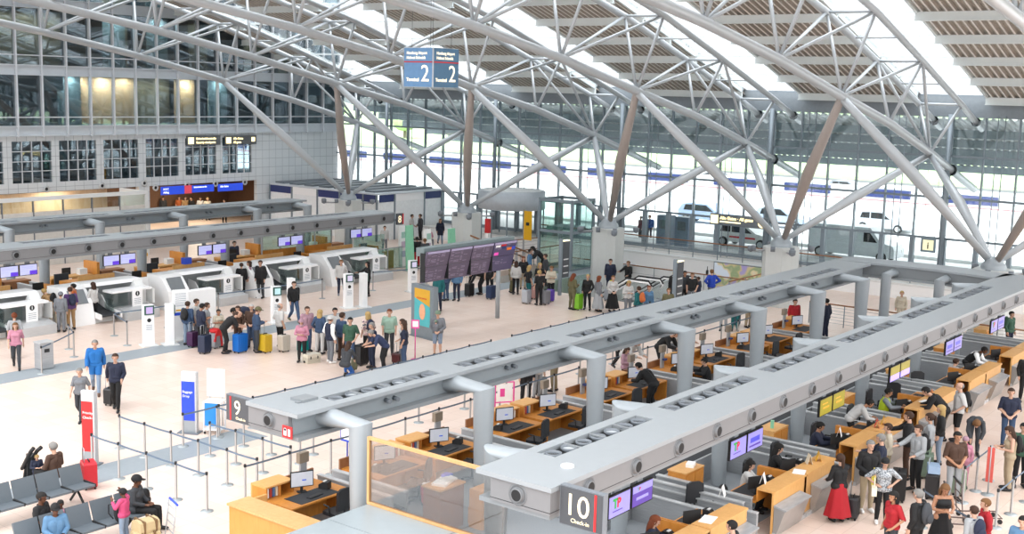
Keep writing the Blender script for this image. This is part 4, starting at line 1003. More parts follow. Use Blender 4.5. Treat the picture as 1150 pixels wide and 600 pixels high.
T = thing('fire_box', 'small red box on a white stand near the glass front', 'box', (58.8, 47.2, 0)); MB().box(-.12, .12, -.15, .15, 0, 1.2).build('stand', M['white'], T); MB().box(-.12, .12, -.15, .15, 1.2, 2.1).build('red_box', M['red'], T)
# ceiling sign over the gallery, info sign, posters
T = thing('hanging_sign', 'dark hanging sign reading Alle Gates with yellow pictograms before the glass front', 'sign', (60.0, 32.0, 3.05))
MB().box(-.1, .1, -3.55, 0, 0, .62).build('sign_box', mat('#6d767c', .5), T)
MB().box(-.11, -.1, -.5, -.05, .08, .55).build('pictogram', ym, T)
text('Alle Gates · All gates', .24, ym, T, (-.112, -.62, .34), RX, 'sign_lettering', bold=.006)
MB().box(-.112, -.1, -1.9, -.62, .17, .24).build('text_line', ym, T)
MB().lathe([(.24, -.112), (.24, -.1)], (0, -3.2, .3), 20, 'x').build('round_mark', ym, T)
for y in (-.3, -3.2): MB().tube([(0, y, .62), (0, y, 6.4)], .02, 6).build('hanger', M['mulld'], T)
T = thing('information_sign', 'small square sign with the letter i hanging in the glass front', 'sign', (63.2, 20.75, 2.3)); MB().tube([(0, -.3, .78), (0, -.3, 7.0)], .012, 6).tube([(0, .3, .78), (0, .3, 7.0)], .012, 6).build('hanger', M['mulld'], T); MB().box(-.03, .03, -.4, .4, 0, .78).build('sign_plate', mat('#7b8d96', .4), T); MB().box(-.036, -.03, -.28, .28, .12, .66).build('sign_face', mat('#f4efc0', .4, emit=.3), T)
text('i', .5, M['dark'], T, (-.04, .06, .2), RX, 'sign_letter', bold=.01)
T = thing('light_box_poster', 'colourful lit advertising poster on the white wall right of the escalators', 'poster', (60.9, 30.6, -.3))
MB().box(0, .1, -1.55, 1.55, -.9, 1.1).build('frame', M['greyp'], T)
MB().box(-.01, 0, -1.5, 1.5, -.85, 1.05).build('poster_face', poster_mat('poster', ['#6d74b8', '#a79bc8', '#c9b98a', '#8fa07a', '#d9c8a0', '#cfd8e4'], 1.1, .1, soft=True), T)

# ================================================================ DEPARTURES BOARD
T = thing('departures_board', 'departures board of four tall dark panels on grey posts', 'departures board', (41.8, 32.5, 0)); off = (41.8, 32.5, 0)
for x in (36.75, 41.8): MB(off).tube([(x, 32.88, 0), (x, 32.88, 3.4)], .1, 14).build('post', M['pipe'], T)
MB(off).box(36.4, 42.5, 32.55, 33.0, 3.35, 3.7).build('cross_box', mat('#7f8d8f', .4, .2), T)
brd = mat('#544a5c', .35, emit=.12); brd2 = mat('#453f5c', .35, emit=.15); bl_ = mat('#94889f', .4, emit=.15)
x = 36.35
for p in range(4):
    w = 1.42 if p < 3 else 1.6
    for q in range(2):
        z1 = 3.58 - q * .68; z0 = z1 - .66; y1 = 32.3 + q * .17; y0 = y1 + .17
        MB(off).add([(x, y0, z0), (x + w, y0, z0), (x + w, y1, z1), (x, y1, z1), (x, y0 + .1, z0), (x + w, y0 + .1, z0), (x + w, y1 + .1, z1), (x, y1 + .1, z1)], [(0, 1, 2, 3), (7, 6, 5, 4), (0, 3, 7, 4), (1, 5, 6, 2), (0, 4, 5, 1), (3, 2, 6, 7)]).build('display_panel', brd if p < 3 else brd2, T)
        if q == 0:
            f = .16
            MB(off).add([(x + .02, y1 - .006 + (y0 - y1) * f, z1 - .66 * f), (x + w - .02, y1 - .006 + (y0 - y1) * f, z1 - .66 * f), (x + w - .02, y1 - .006, z1 - .01), (x + .02, y1 - .006, z1 - .01)], [(0, 1, 2, 3)]).build('header_band', mat('#9e96b4', .4, emit=.15), T)
        mb = MB(off)
        for k in range(9 if p < 3 else 4):
            f = .25 + k * .08; yy = y1 + (y0 - y1) * f - .006; zz = z1 - .66 * f
            for a, b in ((.08, .25), (.3, .62), (.7, .82), (.9, 1.15)):
                if random.random() < .55: mb.add([(x + a, yy, zz), (x + b, yy, zz), (x + b, yy - .006, zz + .016), (x + a, yy - .006, zz + .016)], [(0, 1, 2, 3)])
        mb.build('text_rows', bl_, T)
        if p == 3 and q == 0:
            for (a, b, c, d, m) in ((.1, .45, .35, .2, M['white']), (.5, .85, .3, .18, M['red']), (.95, 1.3, .62, .45, M['orange']), (1.3, 1.55, .62, .4, M['blue']), (.1, .4, .9, .7, mat('#d04aa0', .4, emit=.3)), (.55, .85, .5, .3, M['navy'])):
                MB(off).add([(x + a, y1 + (y0 - y1) * c - .01, z1 - .66 * c), (x + b, y1 + (y0 - y1) * c - .01, z1 - .66 * c), (x + b, y1 + (y0 - y1) * d - .01, z1 - .66 * d), (x + a, y1 + (y0 - y1) * d - .01, z1 - .66 * d)], [(0, 1, 2, 3)]).build('advert_tile', m, T)
    MB(off).box(x - .02, x + .02, 32.45, 32.7, 2.3, 3.5).build('bracket', M['dark'], T)
    x += w + .06

# ================================================================ HANGING TERMINAL SIGN
T = thing('terminal_sign', 'large blue box sign reading Terminal 2 hanging from the roof', 'sign', (38.4, 34.0, 10.28))
fb1 = mat('#5f8fc0', .5, emit=.12); fb2 = mat('#4f7590', .5)
MB().box(0, 1.65, 0, 1.65, 0, 1.68).build('sign_core', M['band'], T)
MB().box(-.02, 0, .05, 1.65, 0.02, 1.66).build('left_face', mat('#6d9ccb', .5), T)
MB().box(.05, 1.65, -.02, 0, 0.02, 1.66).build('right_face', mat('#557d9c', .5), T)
MB().box(-.03, -.02, .02, 1.65, 1.05, 1.1).build('red_stripe', M['red'], T)
MB().box(.02, 1.65, -.03, -.02, 1.05, 1.1).build('red_stripe', M['red'], T)
crm = mat('#fff1cf', .5, emit=.5)
text('Hamburg Airport', .165, crm, T, (-.024, 1.5, 1.4), RX, 'sign_lettering', bold=.004); text('Helmut Schmidt', .165, crm, T, (-.024, 1.5, 1.2), RX, 'sign_lettering', bold=.004)
text('Terminal', .2, crm, T, (-.024, 1.5, .26), RX, 'sign_lettering', bold=.006); text('2', 1.0, crm, T, (-.024, .68, .26), RX, 'sign_number')
text('Hamburg Airport', .165, crm, T, (.2, -.024, 1.4), RY, 'sign_lettering', bold=.004); text('Helmut Schmidt', .165, crm, T, (.2, -.024, 1.2), RY, 'sign_lettering', bold=.004)
text('Terminal', .2, crm, T, (.15, -.024, .26), RY, 'sign_lettering', bold=.006); text('2', 1.0, crm, T, (.98, -.024, .26), RY, 'sign_number')
for p in ((.2, .2), (1.4, .2), (.2, 1.4), (1.4, 1.4)): MB().tube([(p[0], p[1], 1.68), (p[0], p[1], 5.5)], .01, 5).build('hanging_cable', M['greyp'], T)

# ================================================================ KIOSKS, TOTEMS, BINS
def kiosk(loc, rz, label, h=1.62, scr='#b9a7d6'):
    T = thing('self_service_kiosk', label, 'kiosk', (loc[0], loc[1], 0), rz, 'self-service kiosks')
    MB().box(-.2, .2, -.12, .14, .04, h).build('body', M['white'], T)
    MB().box(-.19, .19, -.17, -.1, h - .38, h - .02).build('screen_housing', mat('#2f5a52', .4), T)
    MB().box(-.13, .13, -.176, -.17, h - .33, h - .07).build('display', mat(scr, .3, emit=.12), T)
    o = MB().lathe([(.08, -.125), (.08, -.12)], (0, 0, h - .6), 16, 'y').build('round_mark', M['dark'], T)
    for k in range(4): MB().box(-.12, .12, -.124, -.12, h - .8 - k * .06, h - .785 - k * .06).build('text_line', M['belt'], T)
    MB().box(-.3, .3, -.3, .3, 0, .04).build('foot_plate', M['offw'], T)
kiosk((27.59, 39.05), -.3, 'white self-service kiosk, nearest the camera at the left queue')
kiosk((28.26, 38.60), 1.2, 'white self-service kiosk seen from the side, left of the tall white board')
kiosk((34.01, 38.95), -.3, 'white self-service kiosk with green framed screen behind the yellow suitcase', scr='#bfe6ea')
kiosk((35.98, 40.18), 1.2, 'white kiosk seen from the side left of the walking man in black')
kiosk((38.74, 39.34), -.3, 'white self-service kiosk with pale screen in the middle of the hall', scr='#d9d4ee')
kiosk((39.40, 39.01), 1.2, 'white kiosk seen from the side beside the traveller in black vest')
kiosk((44.15, 40.25), -.3, 'white self-service kiosk left of the departures board', scr='#d9d4ee')
T = thing('information_board', 'tall white information board with blue and yellow bars at the denim group', 'board', (*(29.06, 38.99), 0), -.3)
MB().box(-.3, .3, -.06, .06, .05, 2.05).build('panel', M['white'], T); MB().box(-.27, .27, -.066, -.06, 1.02, 1.14).build('blue_bar', M['blue'], T); MB().box(-.2, .27, -.066, -.06, 1.2, 1.26).build('yellow_bar', M['yellow'], T)
for k in range(8): MB().box(-.22, .22, -.064, -.06, 1.4 + k * .07, 1.415 + k * .07).build('text_line', M['belt'], T)
MB().box(-.34, .34, -.25, .25, 0, .05).build('foot_plate', M['offw'], T)
T = thing('information_cabinet', 'wide white cabinet wall behind the tall information board', 'cabinet', (*(30.71, 39.83), 0), 0)
MB().box(-.7, .7, -.1, .3, 0, 1.75).build('panel', M['white'], T); MB().box(-.7, .7, -.12, -.1, 0, .1).build('plinth', M['greyp'], T)
# advertising light box
T = thing('advertising_totem', 'grey advertising light box with a yellow and turquoise poster below the departures board', 'advertising totem', (36.3, 32.4, 0), PI / 2 - .15)
MB().box(-.72, .72, -.12, .12, .02, 2.2).build('housing', mat('#7c878e', .4, .2), T)
MB().box(-.5, .5, .12, .13, .5, 2.05).build('poster_lower', mat('#4fb4ba', .4), T)
MB().add([(-.5, .134, 1.35), (.5, .134, 1.65), (.5, .134, 2.05), (-.5, .134, 2.05)], [(0, 1, 2, 3)]).build('poster_upper', mat('#d8a52c', .4), T)
MB().ell((-.02, .14, 1.1), (.2, .01, .34), 14, 8).build('poster_figure', mat('#d9a07c', .5, emit=.1), T)
text('WILLKOMMEN', .1, mat('#d0503c', .5), T, (.36, .138, 1.62), (PI / 2, 0, PI), 'poster_lettering')
MB().box(-.8, .8, -.2, .2, 0, .02).build('foot_plate', M['greyp'], T)
def bin_(loc, label, r=.0):
    T = thing('waste_bin', label, 'bin', (loc[0], loc[1], 0), r)
    MB().box(-.25, .25, -.2, .2, .03, .95).build('body', M['steel'], T); MB().box(-.27, .27, -.22, .22, .95, 1.0).build('lid', M['steell'], T); MB().box(-.1, .1, -.206, -.2, .62, .75).build('slot', M['dark'], T)
bin_((22.78, 38.44), 'steel waste bin behind the tape barrier at the left edge'); bin_((36.64, 32.32), 'steel waste bin beside the advertising light box')
def totem(loc, w, h, col, label, rz, txt, capcol='white', ch=.28, botcol='pipe', bh=.35):
    T = thing('queue_totem', label, 'totem', (loc[0], loc[1], 0), rz)
    MB().box(-w / 2, w / 2, -.06, .06, .03 + bh, h - ch).build('coloured_panel', col, T)
    MB().box(-w / 2, w / 2, -.06, .06, h - ch, h).build('cap_panel', M[capcol], T)
    MB().box(-w / 2, w / 2, -.06, .06, .03, .03 + bh).build('lower_panel', M[botcol], T)
    MB().box(w / 2, w / 2 + .05, -.08, .08, .03, h).build('edge_profile', M['steell'], T)
    MB().box(-w / 2 - .1, w / 2 + .12, -.2, .2, 0, .03).build('foot_plate', M['greyp'], T)
    for k, t in enumerate(txt): text(t, .1, M['white'], T, (-w / 2 + .03, -.064, h - ch - .35 - k * .13), RY, 'panel_lettering')
totem((17.67, 27.74), .34, 2.05, M['red'], 'tall red totem with white top at the tape barriers, left', -PI / 2 + .45, ['Priority', 'Check-in'])
totem((21.31, 28.24), .42, 1.85, M['blue'], 'tall blue totem with white top at the tape barriers', -PI / 2 + .5, ['Baggage', 'Drop'])
T = thing('standing_panel', 'plain white standing panel right of the blue totem', 'panel', (*(22.32, 28.27), 0), -PI / 2 + .5)
MB().box(-.28, .28, -.03, .03, .9, 1.75).build('panel', M['white'], T); MB().tube([(-.2, 0, 0), (-.2, 0, .9)], .02, 6).tube([(.2, 0, 0), (.2, 0, .9)], .02, 6).build('legs', M['steell'], T)
T = thing('cabin_bag_gauge', 'white bag size gauge with blue panel right of the blue totem', 'bag gauge', (*(21.81, 27.71), 0), -PI / 2 + .5)
MB().box(-.22, .22, -.2, -.17, .25, .95).build('blue_panel', mat('#2f8fe0', .4), T)
mb = MB()
for a in (-.25, .25):
    for b in (-.2, .2): mb.tube([(a, b, .03), (a, b, .95)], .02, 6)
for z in (.12, .95): mb.box(-.27, .27, -.22, .22, z, z + .03)
mb.build('frame', M['white'], T); 
for a in (-.22, .22): MB().lathe([(.035, -.02), (.035, .02)], (a, -.2, .035), 10, 'x').build('castor', M['dark'], T)
def pole_sign(loc, label, m, h, pw, ph, rz=0):
    T = thing('pole_sign', label, 'sign', (loc[0], loc[1], 0), rz)
    MB().tube([(0, 0, 0), (0, 0, h)], .02, 8).build('pole', m, T); MB().lathe([(.16, 0), (.16, .02), (.03, .04)], n=16).build('base', m, T)
    MB().box(-pw / 2, pw / 2, -.02, .0, h - ph, h).build('panel', m, T); MB().box(-pw / 2 + .04, pw / 2 - .04, -.026, -.02, h - ph + .06, h - .05).build('notice', M['white'], T)
pole_sign((33.02, 29.92), 'pink pole sign with white notice near the advertising light box', M['pink'], 1.55, .3, .34, -.9)
T = thing('size_frame', 'pink frame stand with white notices behind the number 9 row desks', 'stand', (*(28.19, 21.82), 0), -.6)
mb = MB()
for a in (-.3, .3): mb.box(a - .02, a + .02, -.02, .02, 0, 1.4)
for z in (.1, .5, .75, 1.38): mb.box(-.3, .3, -.02, .02, z, z + .03)
mb.build('frame', M['pink'], T); MB().box(-.24, .24, -.025, -.015, .8, 1.34).build('notice', M['white'], T); MB().box(-.15, .0, -.03, -.025, .95, 1.2).build('notice_picture', M['pink'], T)
pole_sign((22.41, 22.76), 'small blue hanging sign panel seen left of the first column of beam 9', M['blue'], 1.9, .5, 1.3, -PI / 2)
# red banner pole at the right queue
T = thing('banner_pole', 'red banner pole rising between the tape barriers at the right', 'banner', (*(31.83, 8.38), 0), -PI / 2)
MB().tube([(0, 0, 0), (0, 0, 1.35)], .02, 8).build('pole', M['steel'], T); MB().box(-.09, .09, -.012, .012, .35, 1.3).build('banner', mat('#cf5a50', .5), T); MB().lathe([(.17, 0), (.17, .02), (.03, .04)], n=16).build('base', M['postbase'], T)

# ================================================================ QUEUE POSTS WITH TAPE
def post_proto():
    T = thing('queue_post', '', 'queue post')
    MB().lathe([(.16, 0), (.16, .012), (.05, .03), (.03, .035)], n=14).build('base', M['postbase'], T)
    MB().lathe([(.03, .03), (.03, .95)], n=10).build('pole', M['post'], T)
    MB().lathe([(.03, .91), (.034, .92), (.034, .98), (.026, .99)], n=10).build('tape_head', M['dark'], T)
    return T
PP = post_proto(); ppn = [0]
def row(pts, grp, where, mat_='belt', tape=True, tm=None):
    n = len(pts)
    for i, (x, y) in enumerate(pts):
        o = PP if ppn[0] == 0 else dup(PP, (0, 0, 0)); ppn[0] = 1
        if o is not PP:
            for ch in list(o.children):
                if ch.name.startswith('tape_band'): bpy.data.objects.remove(ch)
        o.location = (x, y, 0)
        pos = 'near end' if i == 0 else 'far end' if i == n - 1 else f'{ORD[i]} from the near end'
        tag(o, f'tape post {pos} of row {where}', 'queue post', grp)
        if tape and i < n - 1:
            tapes.append((o, pts[i + 1][0] - x, pts[i + 1][1] - y, mat_))
tapes = []
row([(17.5, 22.56 + 1.2 * k) for k in range(5)], 'posts of the left near queue', 'nearest the black seats')
row([(19.05, 22.55 + 1.17 * k) for k in range(6)], 'posts of the left middle queue', 'just behind the row nearest the seats')
row([(20.3, 22.7 + 1.1 * k) for k in range(4)], 'posts of the left rear queue', 'in front of the blue totem')
row([(21.5, 23.66 + 1.18 * k) for k in range(4)], 'posts of the left far queue', 'just behind the 9 sign')
row([(20.35 + 1.27 * k, 27.27) for k in range(12)], 'posts beyond beam 9', 'above the tray-topped beam, nearer half')
row([(35.6 + 1.27 * k, 27.27) for k in range(10)], 'posts beyond beam 9', 'above the tray-topped beam, farther half')
row([(18.5 + 1.45 * k, 22.35) for k in range(11)], 'posts beside the number 9 desks', 'right along the desks, nearer half')
row([(34.6 + 1.45 * k, 22.35) for k in range(9)], 'posts beside the number 9 desks', 'right along the desks, farther half')
row([(22.3 + 2.2 * k, 24.0) for k in range(10)], 'posts between beam 9 rows', 'one lane left of the desks')
row([(29.42, 7.5), (30.67, 7.48), (31.9, 7.45), (33.1, 7.4)], 'posts of the right queue', 'nearest lane at the right edge')
row([(30.74, 8.7), (31.92, 8.72), (33.1, 8.73)], 'posts of the right queue', 'second lane at the right edge')
row([(27.04, 7.49), (28.2, 8.9)], 'posts at the bottom right', 'beside the woman in black top')
row([(22.3, 37.8), (24.5, 39.3), (25.1, 40.6)], 'posts at the left edge', 'around the steel bin at left')
row([(27.0, 39.6), (27.7, 41.5), (30.2, 41.4)], 'posts near the bag drops', 'left of the first kiosk')
row([(33.5, 42.2), (36.5, 42.0), (39.6, 42.0)], 'posts near the bag drops', 'in front of the middle bag drops')
row([(46.3, 41.2), (43.0, 41.9)], 'posts near the bag drops', 'left of the departures board')
for o, dx, dy, mt in tapes:
    L = math.hypot(dx, dy); a = math.atan2(dy, dx); n = 6; vs = []
    for k in range(n + 1):
        t = k / n; sag = .015 * 4 * t * (1 - t); 
        for dz in (.905, .955): vs.append((dx * t, dy * t, dz - sag))
    mb = MB().add(vs, [(2 * k, 2 * k + 1, 2 * k + 3, 2 * k + 2) for k in range(n)])
    vs2 = [(x - math.sin(a) * .004, y + math.cos(a) * .004, z) for x, y, z in vs]
    mb.add(vs2, [(2 * k, 2 * k + 1, 2 * k + 3, 2 * k + 2) for k in range(n)])
    mb.build('tape_band', M[mt], o)

# ================================================================ SEATING
def bench(x, y, rz, n, label):
    T = thing('waiting_bench', label, 'bench', (x, y, 0), rz)
    MB().box(-n * .31, n * .31, -.04, .04, .34, .4).build('beam', M['dark'], T)
    for k in range(n):
        a = -n * .31 + k * .62
        MB().prism([(-.28, .42), (-.28, .47), (.22, .43), (.24, .39)], 'x', a + .03, a + .59).build('seat', M['seat'], T)
        MB().prism([(.2, .4), (.26, .4), (.42, .86), (.37, .88)], 'x', a + .03, a + .59).build('backrest', M['seat'], T)
    for k in range(n + 1):
        a = -n * .31 + k * .62
        MB().box(a - .02, a + .02, -.25, .25, .4, .47).build('seat_divider', M['dark'], T)
    for a in (-n * .31 + .35, n * .31 - .35):
        for s in (-1, 1): MB().tube([(a, 0, .36), (a, s * .3, .03)], .03, 8).build('leg', M['dark'], T)
    return T
bench(14.55, 25.3, -.0, 5, 'grey seat row behind, with its backrests toward the grey-haired woman')
bench(14.35, 22.72, -.0, 5, 'grey seat row in front with travellers and bags at the lower left corner')

# ================================================================ LUGGAGE
def suitcase(loc, rz, h, w, d, col, label, handle=False, z=0):
    m = mat(col, .35, var=.05, dk=.75); T = thing('suitcase', label, 'suitcase', (loc[0], loc[1], z), rz, 'suitcases in the hall')
    b = .05 * h / .65
    mb = MB(); e = .04
    mb.prism([(-w / 2 + e, .06), (w / 2 - e, .06), (w / 2, .06 + e), (w / 2, h - e), (w / 2 - e, h), (-w / 2 + e, h), (-w / 2, h - e), (-w / 2, .06 + e)], 'y', -d / 2, d / 2)
    mb.build('shell', m, T)
    mb = MB()
    for k in range(5): x = -w / 2 + w * (k + .5) / 5; mb.box(x - .012, x + .012, -d / 2 - .012, d / 2 + .012, .1, h - .06)
    mb.build('ribs', m, T)
    MB().tube([(-.09, 0, h), (-.09, 0, h + .03), (.09, 0, h + .03), (.09, 0, h)], .014, 6).build('carry_handle', M['dark'], T)
    if handle: MB().tube([(-.1, d / 2 - .04, h - .02), (-.1, d / 2 - .04, h + .36), (.1, d / 2 - .04, h + .36), (.1, d / 2 - .04, h - .02)], .012, 6).build('telescopic_handle', M['steel'], T)
    for sx in (-1, 1):
        for sy in (-1, 1): MB().lathe([(.03, -.012), (.03, .012)], (sx * (w / 2 - .06), sy * (d / 2 - .05), .03), 10, 'x').build('wheel', M['black'], T)
    return T
SU = [((28.21, 36.38), .3, .72, .46, .3, '#2a3550', 'dark navy suitcase at the front of the denim group'), ((28.59, 37.58), .2, .62, .42, .28, '#4a2350', 'dark purple suitcase beside the man in light jeans'),
 ((29.08, 36.84), .2, .62, .42, .28, '#a9adb3', 'grey suitcase under a red jacket'), ((29.24, 35.55), .1, .74, .52, .3, '#1f78d8', 'large bright blue suitcase before the man in black'),
 ((29.90, 34.87), 0, .72, .36, .4, '#dcb82e', 'tall yellow suitcase beside the denim jacket man'), ((30.50, 34.48), 0, .66, .4, .3, '#d8cfc2', 'cream suitcase with light trim beside the man in white T-shirt'),
 ((31.03, 33.94), .1, .5, .5, .26, '#19a29c', 'teal suitcase behind the woman in pink headscarf'), ((30.98, 30.75), .1, .78, .5, .32, '#1a1c20', 'large black suitcase with handle beside the floral backpacker'),
 ((32.14, 29.97), .3, .4, .5, .3, '#5a1f24', 'dark red bag behind the tape by the checked shirt man'), ((31.53, 33.43), .2, .6, .4, .28, '#2c2c32', 'black suitcase between the blonde woman and the white cap man'),
 ((45.71, 34.18), .1, .68, .42, .3, '#c3c8cf', 'silver suitcase left in the group of young women'), ((46.99, 34.65), .1, .66, .4, .3, '#b98c86', 'rose coloured suitcase in the group of young women'),
 ((46.18, 33.40), .1, .7, .46, .32, '#8f9096', 'grey suitcase at the front of the group of young women'), ((46.96, 33.65), .1, .62, .3, .3, '#6a4ac0', 'narrow purple suitcase in the group of young women'),
 ((46.16, 31.45), .1, .78, .44, .32, '#86cc2a', 'lime green suitcase beside the woman in olive trousers'), ((45.42, 36.17), .1, .68, .44, .3, '#22385e', 'navy suitcase right of the middle below the departures board'),
 ((45.24, 37.40), .1, .66, .44, .3, '#191a1d', 'black suitcase with green strap below the departures board'), ((40.59, 35.66), .1, .6, .3, .3, '#1b1c20', 'black suitcase beside the traveller in teal top'),
 ((21.52, 32.55), .4, .56, .36, .26, '#1c1d21', 'small black suitcase pulled by the man in navy tracksuit'), ((16.60, 26.12), 1.2, .7, .48, .32, '#d02233', 'bright red suitcase behind the grey seats'),
 ((27.63, 10.41), .2, .58, .36, .26, '#2b2c30', 'small dark grey suitcase beside the red skirt'), ((29.77, 10.05), .3, .82, .5, .34, '#17181b', 'large glossy black suitcase beside the grey hoodie man'),
 ((30.52, 9.43), .2, .7, .44, .3, '#1e1f22', 'black suitcase with a denim jacket on top'), ((31.29, 8.98), .1, .66, .34, .3, '#a8b8a0', 'sage green suitcase behind the bearded man'),
 ((32.11, 23.30), .2, .6, .4, .28, '#17181a', 'black suitcase standing behind the number 9 desks'), ((32.13, 10.11), .3, .7, .4, .3, '#7f9482', 'grey green suitcase in the crowd behind the grey hoodie'),
 ((48.06, 24.12), .1, .7, .4, .3, '#1c4a5c', 'dark teal suitcase seen below the far part of beam 9'), ((49.27, 31.76), .1, .6, .4, .3, '#9aa2aa', 'pale grey suitcase right of the yellow backpack')]
for i, (l, rz, h, w, d, c, lb) in enumerate(SU): suitcase(l, rz, h, w, d, c, lb, i % 2 == 0 or i in (1, 19))
def backpack(loc, z, rz, col, label, s=1.0):
    m = mat(col, .8, var=.06, dk=.7); T = thing('backpack', label, 'backpack', (loc[0], loc[1], z), rz)
    MB().ell((0, 0, .24 * s), (.16 * s, .1 * s, .25 * s), 14, 10).build('bag_body', m, T); MB().ell((0, -.09 * s, .15 * s), (.12 * s, .05 * s, .12 * s), 12, 8).build('front_pocket', m, T)
    for q in (-1, 1): MB().tube([(q * .08 * s, .08 * s, .44 * s), (q * .1 * s, .2 * s, .4 * s), (q * .1 * s, .2 * s, .2 * s), (q * .09 * s, .09 * s, .08 * s)], .014, 6).build('shoulder_strap', m, T)
    return T
backpack((29.99, 30.16), .05, 1.0, '#77775c', 'khaki backpack on the floor behind the tape')
backpack((15.0, 22.45), .47, .4, '#26282e', 'black backpack with light strap lying on the front seat row')
backpack((16.05, 22.95), .47, .2, '#1d1e22', 'black bag on the seat behind the girl in pink', .8)
backpack((28.28, 8.33), .0, 0, '#1c1d20', 'black backpack at the bottom beside the woman in the black crop top')
T = thing('cosmetic_case', 'small cream trunk with clasps on the floor beside the headscarf woman', 'case', (*(30.00, 32.38), 0), -.2)
MB().box(-.28, .28, -.18, .18, 0, .22).build('trunk_body', mat('#b9b3a2', .5), T); MB().box(-.29, .29, -.19, .19, .22, .34).build('trunk_lid', mat('#cfc9b8', .5), T)
for a in (-.15, .15): MB().box(a - .02, a + .02, -.2, -.19, .17, .27).build('clasp', M['dark'], T)
T = thing('draped_jacket', 'red jacket draped over the grey suitcase', 'jacket', (*(29.06, 36.87), 0), .2)
MB().prism([(-.22, .3), (-.16, .58), (-.06, .74), (.08, .76), (.18, .62), (.28, .1), (.18, .06), (.12, .5), (-.1, .5), (-.14, .28)], 'y', -.2, -.14).build('jacket_front', M['red'], T)
MB().ell((0, 0, .7), (.24, .2, .1)).build('jacket_top', M['red'], T)
boxy('denim_bundle', 'jacket', 'light denim jacket lying on the black suitcase', (*(30.52, 9.43), .72), (.4, .3, .2), mat('#8fa6c0', .8), .4)
def trolley(loc, rz, label, bags=False):
    T = thing('luggage_trolley', label, 'trolley', (loc[0], loc[1], 0), rz)
    mb = MB()
    for s in (-1, 1): mb.tube([(s * .25, -.5, .15), (s * .25, .45, .12), (s * .25, .5, .5), (s * .25, .55, 1.0)], .016, 8)
    for z in (.3, .5, .7, .9): mb.tube([(-.25, .52, z), (.25, .52, z)], .012, 6)
    for y in (-.5, -.2, .1, .4): mb.tube([(-.25, y, .14), (.25, y, .14)], .012, 6)
    mb.build('frame', M['steel'] if bags else mat('#5b4a45', .5), T)
    MB().tube([(-.28, .58, 1.0), (.28, .58, 1.0)], .025, 8).build('push_handle', M['blue'] if bags else M['dark'], T)
    for s in (-1, 1):
        for y in (-.45, .4): MB().lathe([(.06, -.02), (.06, .02)], (s * .25, y, .06), 12, 'x').build('wheel', M['black'], T)
trolley((15.15, 21.6), -1.9, 'luggage trolley with blue handle loaded with khaki bags at the lower left', True)
for i, (dx, dy, z, s) in enumerate(((0, 0, .16, 1), (.04, .04, .4, .85))):
    T = thing('travel_bag', ['lower khaki travel bag on the trolley with blue handle', 'upper khaki travel bag on the trolley with blue handle'][i], 'bag', (15.1 + dx, 21.62 + dy, z), -.3 + .2 * i)
    MB().prism([(-.2, 0), (.2, 0), (.22, .1), (.18, .26), (.08, .3), (-.08, .3), (-.18, .26), (-.22, .1)], 'x', -.28 * s, .28 * s).build('bag_body', mat('#b5a27c', .8), T)
    for a in (-.14, .14): MB().box(a - .02, a + .02, -.225, .225, .0, .305).build('bag_strap', mat('#6d5335', .7), T)
trolley((29.01, 8.05), .4, 'dark wire luggage trolley at the bottom right behind the grey hoodie boy')
trolley((29.70, 8.00), .6, 'second dark wire luggage trolley beside the red banner pole')
# pushchair behind the seats
T = thing('folded_pushchair', 'black folded pushchair handles beside the grey-haired woman', 'pushchair', (*(15.80, 27.01), 0), 1.2)
MB().tube([(-.3, 0, 1.15), (-.25, .1, 1.05), (.2, .3, .5), (.3, .35, .1)], .05, 8).tube([(-.3, .18, 1.15), (-.25, .25, 1.05), (.2, .4, .5)], .05, 8).build('frame', M['black'], T)
MB().prism([(-.1, .85), (.15, .9), (.3, .4), (.1, .3)], 'y', .05, .3).build('fabric_seat', M['dark'], T)
for y in (.05, .35): MB().lathe([(.1, -.03), (.1, .03)], (.28, y, .1), 14, 'y').build('wheel', M['black'], T)

